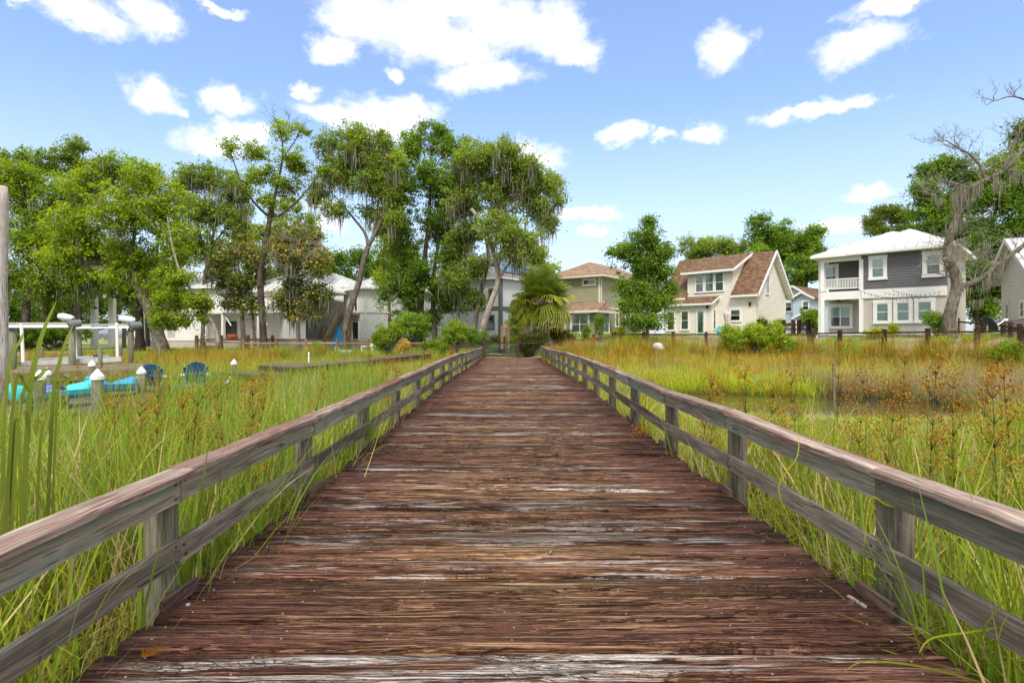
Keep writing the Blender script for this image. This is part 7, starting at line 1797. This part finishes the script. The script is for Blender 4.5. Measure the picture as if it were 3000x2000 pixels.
fr_m = [frond_mesh(rr, d_) for d_ in (.15, .5, 1.0, 1.5)]
for i in range(64):
    f = i / 63; el = R(82) - f * R(125) + rr.gauss(0, .10); an = i * 2.399 + rr.gauss(0, .15); o = bpy.data.objects.new('frond', fr_m[min(3, int(f * 4))]); COL.objects.link(o); o.parent = pr_
    o.location = q1 - q0 + Vector((0, 0, .25 - .5 * f)); o.rotation_euler = (rr.gauss(0, .2), -el, an); s_ = rr.uniform(1.35, 1.65); o.scale = (s_, s_, s_)
for (dx, dy, dz) in ((-.55, -.75, .15), (.75, -.65, .05), (-1.15, -.3, .3), (.2, -.9, -.2)):
    c = q1 + Vector((dx, dy, dz)); rs = np.random.default_rng(int(abs(dx) * 100)); cen = np.array(c) + rs.normal(0, 1, (16, 3)) * np.array([.14, .14, .24]); V, F, T = leaf_cloud(cen, 26, .16, .06, rs.random(16), rs, 1.0, .9); o = link('fruit_cluster', np_mesh('fruit_cluster', V, F, M['fruit'], False, {'tint': T}), pr_)
# ================================================================== marsh grass
def clump(name, mat, n, h, spread, wd, lean, curl, seed, seg=5, hvar=.3, dead=0.0):
    """one tuft: curved tapering blades; attributes h (0 at the foot, 1 at the tip) and tint per blade"""
    rs = np.random.default_rng(seed)
    a0 = rs.uniform(0, 2 * np.pi, n); r0 = spread * np.sqrt(rs.random(n)); bx, by = r0 * np.cos(a0), r0 * np.sin(a0)
    H_ = h * np.clip(rs.normal(1 - hvar * .3, hvar, n), .3, 1.35); an = rs.uniform(0, 2 * np.pi, n); ln = np.abs(rs.normal(lean, lean * .6, n)); cu = np.abs(rs.normal(curl, curl * .7, n))
    brk = rs.random(n) < dead; cu = np.where(brk, cu + 1.2, cu)
    V, Hh, T = [], [], []; tint = rs.random(n); fa = an + np.pi / 2 + rs.normal(0, .5, n); wv = wd * rs.uniform(.6, 1.3, n)
    x, y, z = bx.copy(), by.copy(), np.zeros(n); th = ln.copy()
    for s in range(seg + 1):
        f = s / seg; wf = wv * (1 - f ** 2.2) * (.55 + .9 * min(f, .5)) + .0008
        dx, dy = np.cos(fa) * wf / 2, np.sin(fa) * wf / 2
        V += [np.stack([x - dx, y - dy, z], 1), np.stack([x + dx, y + dy, z], 1)]; Hh += [np.full(n, f)] * 2; T += [tint] * 2
        st = H_ / seg; x = x + np.sin(th) * np.cos(an) * st; y = y + np.sin(th) * np.sin(an) * st; z = z + np.cos(th) * st; th = np.minimum(th + cu / seg * (1 + f), 2.4)
    m_ = 2 * (seg + 1); V = np.stack(V, 1).reshape(-1, 3); Hh = np.stack(Hh, 1).ravel(); T = np.stack(T, 1).ravel()
    b = np.arange(n)[:, None] * m_; F = np.concatenate([b + np.array([2 * s, 2 * s + 1, 2 * s + 3, 2 * s + 2]) for s in range(seg)])
    return np_mesh(name, V, F, mat, True, {'h': Hh, 'tint': T})
def sedge(name, h, seed, dens=1.0, leaves=6):
    """flowering sedge: stalk, arching leaves, tiers of rusty seed heads"""
    rs = np.random.default_rng(seed); V, F, T, MI = [], [], [], []
    def ribbon(pts, w0, w1, ti, mi):
        o = len(V); n = len(pts)
        for i, p in enumerate(pts):
            wv = w0 + (w1 - w0) * i / (n - 1); V.extend([(p[0] - wv, p[1], p[2]), (p[0] + wv, p[1], p[2])]); T.extend([ti] * 2)
        for i in range(n - 1): F.append((o + 2 * i, o + 2 * i + 1, o + 2 * i + 3, o + 2 * i + 2)); MI.append(mi)
        o = len(V)
        for i, p in enumerate(pts):
            wv = w0 + (w1 - w0) * i / (n - 1); V.extend([(p[0], p[1] - wv, p[2]), (p[0], p[1] + wv, p[2])]); T.extend([ti] * 2)
        for i in range(n - 1): F.append((o + 2 * i, o + 2 * i + 1, o + 2 * i + 3, o + 2 * i + 2)); MI.append(mi)
    lx, ly = rs.normal(0, .07, 2)
    st = [(lx * f * h, ly * f * h, f * h) for f in np.linspace(0, 1, 8)]; ribbon(st, .009, .003, rs.random(), 1)
    for i in range(leaves):
        z0 = rs.uniform(.0, .45) * h; an = rs.uniform(0, 6.28); L = rs.uniform(.5, .9); pts = [(lx * z0 + math.cos(an) * L * f * .6, ly * z0 + math.sin(an) * L * f * .6, z0 + L * (f - .75 * f * f)) for f in np.linspace(0, 1, 6)]; ribbon(pts, .005, .001, rs.random(), 1)
    for tier in range(5):
        zt = h * (.55 + .11 * tier); R_ = .20 * (1 - .10 * tier) * rs.uniform(.7, 1.2)
        for b in range(int(7 * dens)):
            an = rs.uniform(0, 6.28); c = np.array([lx * zt + math.cos(an) * R_ * rs.uniform(.3, 1), ly * zt + math.sin(an) * R_ * rs.uniform(.3, 1), zt + rs.uniform(.02, .16)])
            ribbon([(lx * zt, ly * zt, zt - .03), tuple(c)], .0025, .0012, .2, 1)
            for q in range(11):
                p = c + rs.normal(0, .045, 3); a = rs.normal(0, 1, 3); a /= np.linalg.norm(a); bb = np.cross(a, rs.normal(0, 1, 3)); bb /= np.linalg.norm(bb); s_ = rs.uniform(.007, .015)
                o = len(V); V.extend([tuple(p - a * s_), tuple(p + bb * s_ * .7), tuple(p + a * s_), tuple(p - bb * s_ * .7)]); F.append((o, o + 1, o + 2, o + 3)); T.extend([float(np.clip(rs.normal(.5, .25), 0, 1))] * 4); MI.append(0)
    me = np_mesh(name, np.array(V), np.array(F), [M['seed'], M['stalk']], False, {'tint': np.array(T)}, MI)
    return me
def scatter(name, label, meshes, pts, rot, scl, idx, kind='stuff', cat='grass'):
    """one object whose points carry tufts"""
    n = len(pts); me = bpy.data.meshes.new(name); me.vertices.add(n); me.vertices.foreach_set('co', np.asarray(pts, dtype=np.float32).ravel())
    a = me.attributes.new('rot', 'FLOAT_VECTOR', 'POINT'); a.data.foreach_set('vector', np.asarray(rot, dtype=np.float32).ravel())
    a = me.attributes.new('scl', 'FLOAT_VECTOR', 'POINT'); a.data.foreach_set('vector', np.asarray(scl, dtype=np.float32).ravel())
    a = me.attributes.new('idx', 'INT', 'POINT'); a.data.foreach_set('value', np.asarray(idx, dtype=np.int32))
    a = me.attributes.new('itint', 'FLOAT', 'POINT'); a.data.foreach_set('value', rng.random(n).astype(np.float32))
    o = bpy.data.objects.new(name, me); COL.objects.link(o)
    for m_ in {mm.name: mm for q in meshes for mm in q.materials}.values(): me.materials.append(m_)
    ng = bpy.data.node_groups.new(name, 'GeometryNodeTree'); ng.interface.new_socket('Geometry', in_out='INPUT', socket_type='NodeSocketGeometry'); ng.interface.new_socket('Geometry', in_out='OUTPUT', socket_type='NodeSocketGeometry')
    N_, L_ = ng.nodes, ng.links; gi, go = N_.new('NodeGroupInput'), N_.new('NodeGroupOutput'); iop = N_.new('GeometryNodeInstanceOnPoints'); jn = N_.new('GeometryNodeJoinGeometry')
    for q in meshes:
        src = bpy.data.objects.new(q.name, q); oi = N_.new('GeometryNodeObjectInfo'); oi.inputs['Object'].default_value = src; oi.inputs['As Instance'].default_value = False
        gti = N_.new('GeometryNodeGeometryToInstance'); L_.new(oi.outputs['Geometry'], gti.inputs[0]); L_.new(gti.outputs[0], jn.inputs[0])
    def at(nm, ty): x = N_.new('GeometryNodeInputNamedAttribute'); x.data_type = ty; x.inputs[0].default_value = nm; return x.outputs[0]
    L_.new(gi.outputs[0], iop.inputs['Points']); L_.new(jn.outputs[0], iop.inputs['Instance']); iop.inputs['Pick Instance'].default_value = True
    L_.new(at('idx', 'INT'), iop.inputs['Instance Index']); L_.new(at('rot', 'FLOAT_VECTOR'), iop.inputs['Rotation']); L_.new(at('scl', 'FLOAT_VECTOR'), iop.inputs['Scale']); L_.new(iop.outputs[0], go.inputs[0])
    md = o.modifiers.new('tufts', 'NODES'); md.node_group = ng
    return tag(o, label, cat, kind=kind)

# keep-out areas: boardwalk, docks
DOCKS = [[(-13.2, 11.2), (-8.4, 13.0), (-10.2, 20.7), (-15.7, 18.7)], [tuple(q) for q in wk], [pB, pA, pD, pC], [XY(q) for q in dk], [(-14.2, 16.8), (-7.9, 16.4), (-8.0, 19.6), (-14.2, 19.8)]]
def in_poly(x, y, poly):
    r = np.zeros(len(x), bool); n = len(poly); j = n - 1
    for i in range(n):
        xi, yi = poly[i]; xj, yj = poly[j]; c = ((yi > y) != (yj > y)) & (x < (xj - xi) * (y - yi) / (yj - yi + 1e-9) + xi); r ^= c; j = i
    return r
def pond_m(x, y):
    return np.clip(1.3 * (np.exp(-(((x - 9.5) / 5.6) ** 2 + ((y - 20.7) / 3.3) ** 2)) + 0.9 * np.exp(-(((x - 15.5) / 5) ** 2 + ((y - 17.8) / 1.6) ** 2)) + 0.8 * np.exp(-(((x - 5.0) / 2.6) ** 2 + ((y - 22.5) / 1.6) ** 2))), 0, 1)
def field(n, y0, y1, seed, power=1.0, side=0):
    """random spots in the wedge the place shows, denser near the viewer"""
    rs = np.random.default_rng(seed); y = y0 + (y1 - y0) * rs.random(n) ** power; x = rs.uniform(-1, 1, n) * (y * .97 + 3.0)
    if side: x = np.abs(x) * side
    ok = ~((x > -2.22) & (x < 2.42)); 
    for d in DOCKS: ok &= ~in_poly(x, y, d)
    return x[ok], y[ok], rs
def put(name, label, meshes, x, y, rs, s0, s1, keep, hs=None, tilt=.08):
    k_ = rs.random(len(x)) < keep; x, y = x[k_], y[k_]; n = len(x); z = ground_z(x, y) - .02
    s = rs.uniform(s0, s1, n); hz = s if hs is None else s * hs(x, y)
    rot = np.stack([rs.normal(0, tilt, n), rs.normal(0, tilt, n), rs.uniform(0, 6.28, n)], 1)
    return scatter(name, label, meshes, np.stack([x, y, z], 1), rot, np.stack([s, s, hz], 1), rs.integers(0, len(meshes), n))
def corridor(X, Y):   # low growth in front of the pond
    return 1 - np.where(Y > 11, .72, .42) * ((Y > 8.0) & (Y < 19.0) & (X / np.maximum(Y, 1) > .24) & (X / np.maximum(Y, 1) < .85))
def sight(x, y):     # keep the view to the kayak dock and chairs open: lower tufts in front of them
    return 1 - .27 * ((x < -5) & (y > 7) & (y < 22) & (x / np.maximum(y, 1) < -.45))

near = [clump('tuft_a', M['g_marsh'], 60, 1.15, .34, .014, .12, .75, 1, 6, .3, .12), clump('tuft_b', M['g_green'], 52, 1.05, .36, .015, .18, .95, 2, 6, .3, .2), clump('tuft_c', M['g_green'], 40, 1.40, .32, .019, .08, .50, 3, 6, .25, .08), clump('tuft_d', M['g_dry'], 46, .85, .38, .009, .30, 1.3, 4, 6, .35, .35), clump('tuft_e', M['g_cat'], 10, 1.5, .28, .022, .08, .3, 5, 6, .2, .1), clump('tuft_f', M['g_dry'], 50, 1.05, .36, .009, .22, 1.0, 9, 6, .35, .3), clump('tuft_g', M['g_marsh'], 60, 1.1, .34, .012, .15, .8, 10, 6, .3, .15)]
x, y, rs = field(3600, 1.3, 11, 41, .8)
d_ = y - bank_y(x)
put('marsh_grass', 'tall yellow-green marsh grass close on both sides of the boardwalk', near, x, y, rs, .8, 1.1, .98 * (d_ < -1), lambda X, Y: (.82 + .35 * fbm(X * .7, Y * .7, 5)) * sight(X, Y) * corridor(X, Y))
lowd = [clump('thatch_a', M['g_dry'], 60, .55, .45, .009, .7, 1.3, 6, 5, .4, .5), clump('thatch_b', M['g_lime'], 56, .65, .4, .009, .25, 1.0, 7, 5, .3, .1), clump('thatch_c', M['g_dry'], 60, .75, .42, .008, .4, 1.0, 8, 5, .4, .35)]
x, y, rs = field(2600, 1.2, 12, 42, .8)
put('marsh_undergrowth', 'matted dry and fresh blades low between the tall marsh grass', lowd, x, y, rs, .8, 1.2, .95)
midg = [clump('mid_a', M['g_marsh'], 56, 1.0, .42, .017, .12, .7, 11, 5, .3, .1), clump('mid_b', M['g_green'], 44, 1.25, .40, .018, .08, .45, 12, 5, .25, .05), clump('mid_c', M['g_marsh'], 56, .95, .45, .016, .18, .9, 13, 5, .3, .2)]
x, y, rs = field(5200, 9.5, 24, 43, .85); pm = pond_m(x, y); L_ = x < 0
keepm = np.where(L_, .85, np.where(y < 13, .8, .15)) * (pm < .42) * (y < bank_y(x) - .5)
put('marsh_grass', 'yellow-green marsh grass across the middle of the marsh', midg, x, y, rs, .7, 1.05, keepm, lambda X, Y: (.72 + .4 * fbm(X * .4, Y * .4, 6)) * sight(X, Y) * np.where(X > 3, .7, 1) * corridor(X, Y))
lime = [clump('lime_a', M['g_lime'], 64, .62, .5, .017, .12, .6, 21, 4, .25), clump('lime_b', M['g_lime'], 64, .70, .5, .017, .14, .7, 22, 4, .25)]
x, y, rs = field(9800, 8, 36, 44, .95); pm = pond_m(x, y)
kl = np.where(x > 0, np.where(y > 15, .95, .5), np.where(y > 22, .85, .35)) * (pm < .5) * (y < bank_y(x) - .3) * ~((x > 13.0) & (y > 16) & (y < 25))
put('cordgrass', 'short bright lime cordgrass round the pond and in the far marsh', lime, x, y, rs, .8, 1.15, kl, corridor)
dry = [clump('dry_a', M['g_dry'], 60, 1.05, .45, .014, .12, .5, 31, 5, .3, .15), clump('dry_b', M['g_dry'], 60, .95, .5, .014, .2, .7, 32, 5, .3, .25)]
x, y, rs = field(6800, 4, 34, 45, .85)
pn = fbm(x * .28, y * .28, 77, 3)
kd = np.where((x > 11.5 + .2 * (y - 16)) & (y > 15.5) & (y < 27), .9, np.where((x < -3) & (y > 5) & (y < 19), .55, np.where(pn > .56, .35, .05))) * (pond_m(x, y) < .5) * (y < bank_y(x) - .5)
put('needlerush', 'grey-brown dry needlerush in patches of the marsh', dry, x, y, rs, .75, 1.05, kd, lambda X, Y: sight(X, Y) * corridor(X, Y))
org = [clump('org_a', M['g_orange'], 60, 1.0, .5, .020, .12, .6, 51, 4, .3), clump('org_b', M['g_orange'], 56, 1.15, .5, .020, .15, .7, 52, 4, .3), clump('org_c', M['g_marsh'], 56, 1.05, .5, .020, .12, .6, 53, 4, .3)]
x, y, rs = field(8200, 22, 42.5, 46, 1.0); dd = y - bank_y(x)
ko = np.where(x > 0, np.where(dd > -8.5, .8, .08), np.where((x < -17) & (dd > -8), .45, .07)) * (dd < 1.2) * (pond_m(x, y) < .4)
put('rusty_grass', 'rust-tipped tall grass along the far edge of the marsh', org, x, y, rs, .75, 1.1, ko, lambda X, Y: .8 + .4 * fbm(X * .3, Y * .3, 9))
grn = [clump('grn_a', M['g_green'], 56, .9, .5, .022, .1, .5, 61, 4, .3), clump('grn_b', M['g_lime'], 56, .8, .5, .022, .12, .6, 62, 4, .3)]
x, y, rs = field(4600, 24, 44, 47, 1.0); dd = y - bank_y(x)
put('marsh_grass', 'green grass filling the far left marsh and the bank', grn, x, y, rs, .7, 1.1, np.where(x < 0, .9, .25) * (dd < 1.0) * (pond_m(x, y) < .4))
lawn_ = [clump('lawn_a', M['g_lime'], 70, .16, .6, .02, .3, .7, 71, 3, .3), clump('lawn_b', M['g_green'], 60, .22, .6, .02, .3, .7, 72, 3, .3)]
x, y, rs = field(5200, 26, 62, 48, 1.0); dd = y - bank_y(x)
put('lawn_grass', 'short lawn grass in the yards behind the marsh', lawn_, x, y, rs, .8, 1.4, .8 * (dd > .2) * (fbm(x * .16, y * .16, 3) > .42))
# floating weed rim of the pond
# seed heads in the mass
sd = [sedge('sedge_a', 1.75, 1, 1.2), sedge('sedge_b', 1.9, 2, 1.2), sedge('sedge_c', 1.6, 3, 1.2)]
x, y, rs = field(3000, 5, 42, 49, 1.0); dd = y - bank_y(x)
pn = fbm(x * .35 + 4, y * .35, 78, 3)
ks = np.where(x > 0, np.where((dd > -9.5) & (y > 24), .6, np.where(y < 17, .10, .02)), np.where(y < 26, np.where(pn > .52, .20, .04), np.where(x < -14, .5, .10))) * (dd < .6) * (pond_m(x, y) < .35)
put('rusty_sedge', 'rusty seed heads of sedge standing through the marsh grass', sd, x, y, rs, .8, 1.05, ks, lambda X, Y: np.where(X < -4, .78, np.where((X > 3) & (Y < 22), .5, 1.0)))

# tall near sedges that can be counted, right of the boardwalk
SEDGE = [(1472, 990, 9.0, 1270), (1590, 880, 7.6, 1290), (1612, 900, 8.2, 1300), (1720, 860, 7.0, 1330), (1755, 905, 6.6, 1350), (1850, 880, 6.4, 1380), (1960, 870, 6.0, 1400), (2010, 905, 5.6, 1420), (2120, 850, 5.4, 1440), (2190, 880, 5.2, 1450), (2300, 900, 4.8, 1480), (2345, 860, 5.4, 1480), (1920, 800, 10.0, 1200), (2060, 830, 9.0, 1250), (2240, 850, 8.2, 1250)]
nm_ = ['leftmost', 'second', 'third', 'fourth', 'fifth', 'sixth', 'seventh', 'eighth', 'ninth', 'tenth', 'eleventh', 'twelfth', 'thirteenth', 'fourteenth', 'rightmost']
order = sorted(range(len(SEDGE)), key=lambda i: SEDGE[i][0]); rank = {i: r for r, i in enumerate(order)}
for i, (px, pt, Y, pb) in enumerate(SEDGE):
    q = P(px, pt, Y); z0 = gz(q.x, Y); me = sedge('seeding_sedge', q.z - z0, 200 + i, 1.7, 9)
    o = bpy.data.objects.new('seeding_sedge', me); COL.objects.link(o); o.location = (q.x, Y, z0)
    tag(o, '%s tall rusty seeding sedge stalk counted from the right railing outwards' % nm_[rank[i]], 'sedge', 'tall seeding sedges right of the boardwalk')
LS = [(355, 905, 6.2), (590, 900, 8.0), (640, 930, 7.6), (275, 930, 6.8)]
for i, (px, pt, Y) in enumerate(LS):
    q = P(px, pt, Y); z0 = gz(q.x, Y); me = sedge('seeding_sedge', q.z - z0, 240 + i, 1.5, 7); o = bpy.data.objects.new('seeding_sedge', me); COL.objects.link(o); o.location = (q.x, Y, z0)
    tag(o, ['rusty sedge stalk in front of the gap between the blue chairs', 'rusty sedge left of the brown dock head, nearer the railing', 'rusty sedge rightmost on the left side of the boardwalk', 'rusty sedge stalk in front of the teal kayak'][i], 'sedge', 'seeding sedges left of the boardwalk')
# big cattail blades at the left edge
cat_ = thing('cattail_clump', 'tall bright cattail blades rising at the left edge of the picture', 'cattail', (P(60, 1200, 3.6).x, 3.6, MARSH), 'cattails')
def big_blade(pts, w_, root, mat=None):
    pp = smooth_path([Vector(p) for p in pts], 6); n = len(pp); V, Hh = [], []
    for i, p in enumerate(pp):
        f = i / (n - 1); wv = w_ * (1 - max(0, (f - .5) / .5) ** 1.8) + .001; t_ = (pp[min(i + 1, n - 1)] - pp[max(i - 1, 0)]).normalized(); s = t_.cross(Vector((0, 1, .2))).normalized(); nn_ = s.cross(t_)
        V += [tuple(p - s * wv), tuple(p + nn_ * wv * .25), tuple(p + s * wv)]; Hh += [f] * 3
    F = [(3 * i + a, 3 * i + a + 1, 3 * i + a + 4, 3 * i + a + 3) for i in range(n - 1) for a in (0, 1)]
    return link('blade', np_mesh('blade', np.array(V), np.array(F), mat or M['g_cat'], True, {'h': np.array(Hh), 'tint': np.full(len(V), random.random() * .6)}), root)
BL = [([(40, 1250), (62, 1000), (88, 800), (130, 690)], 3.3, .016), ([(95, 1200), (118, 980), (140, 820), (172, 738)], 3.5, .012), ([(10, 1200), (40, 980), (95, 860), (120, 850)], 3.3, .012), ([(-5, 1150), (12, 920), (48, 780), (55, 765)], 3.4, .010), ([(60, 1250), (45, 1050), (30, 900), (22, 830)], 3.2, .010), ([(110, 1150), (130, 940), (160, 870), (192, 860)], 3.6, .008), ([(-10, 1050), (30, 930), (70, 900), (118, 862)], 3.0, .009), ([(20, 1250), (28, 1050), (42, 960), (48, 900)], 3.0, .009), ([(75, 1250), (90, 1060), (110, 950), (118, 905)], 3.6, .009), ([(0, 1250), (8, 1100), (4, 960), (10, 900)], 3.0, .010)]
for pts, Y, w_ in BL: 
    p3 = [P(a, b, Y + .05 * i) for i, (a, b) in enumerate(pts)]; p3[0].z = min(p3[0].z, MARSH); big_blade(p3, w_, cat_)
# mid cattails left with upright blades
catm = [clump('cat_a', M['g_cat'], 14, 1.75, .22, .022, .06, .16, 81, 6, .22), clump('cat_b', M['g_cat'], 12, 1.6, .22, .020, .09, .28, 82, 6, .22)]
x, y, rs = field(2300, 3.6, 22, 50, .9, -1); kx = np.where((x / y > -.72) & (x / y < -.22), .75, .25) * np.where((x < -6) & (y > 11), .8, 1)
put('cattails', 'upright bright green cattail blades in the left marsh', catm, x, y, rs, .65, 1.0, kx * .75, lambda X, Y: np.where((X < -5) & (Y > 9), .95, 1.02), .04)
rs = np.random.default_rng(77); xx_, yy_ = rs.uniform(-9.3, -6.6, 46), rs.uniform(12.0, 15.9, 46); ok_ = ~in_poly(xx_, yy_, DOCKS[0])
put('cattails', 'cattail blades screening the blue chairs', catm, xx_[ok_], yy_[ok_], rs, .75, .95, 1.0, None, .05)
catr = thing('cattail', 'brown cattail spikes standing by the left blue chair', 'cattail', tuple(PC(2, 1425, 1250, 12.5)), 'cattails')
for (x_, y0_, y1_, Y) in ((1420, 1045, 1165, 12.5), (1452, 1018, 1100, 13.0), (1765, 1080, 1160, 13.5)):
    a, b = PC(2, x_, y0_, Y), PC(2, x_ + 4, y1_, Y); mb = MB(); mb.tube([b, b.lerp(a, .1), b.lerp(a, .9), a], [.006, .017, .017, .005], 8); sp_ = mb.build('spike', M['catbrown'], catr, smooth=True)
    mb = MB(); mb.tube([(b.x, b.y, MARSH), b], .005, 5); mb.build('stem', M['stalk'], sp_)
# stray blades leaning over the rails
st_ = thing('stray_blades', 'yellow grass blades bent in over the right railing near the lower corner', 'grass', tuple(P(2200, 1500, 2.6)))
for pts, Y, w_ in (([(2352, 1430), (2230, 1450), (2140, 1465), (2110, 1500)], 2.55, .005), ([(2260, 1568), (2120, 1530), (1990, 1518), (1940, 1540)], 2.62, .004), ([(2120, 1180), (2040, 1160), (2000, 1145), (1985, 1250)], 3.2, .004), ([(1800, 1170), (1790, 1110), (1830, 1050), (1835, 1000)], 4.0, .004)):
    big_blade([P(a, b, Y) for a, b in pts], w_, st_, M['g_lime'])
bird = thing('white_egret', 'small white egret standing in the reeds by the lone capped piling', 'bird', tuple(PC(2, 2085, 1175, 19)))
q = PC(2, 2090, 1160, 19.0); mb = MB(); mb.tube([q + Vector((-.16, 0, -.10)), q + Vector((-.06, 0, -.02)), q + Vector((.03, 0, .03)), q + Vector((.07, 0, .08)), q + Vector((.06, 0, .13)), q + Vector((.08, 0, .17)), q + Vector((.11, 0, .17))], [.010, .05, .05, .025, .016, .02, .010], 8); mb.build('body', M['white'], bird, smooth=True)
mb = MB(); mb.tube([q + Vector((.11, 0, .17)), q + Vector((.19, 0, .16))], [.008, .002], 5); mb.build('bill', M['terra'], bird)
for s in (-.02, .03): mb = MB(); mb.tube([q + Vector((s, 0, 0)), q + Vector((s, 0, -.45))], .006, 4); mb.build('leg', M['lampblack'], bird)
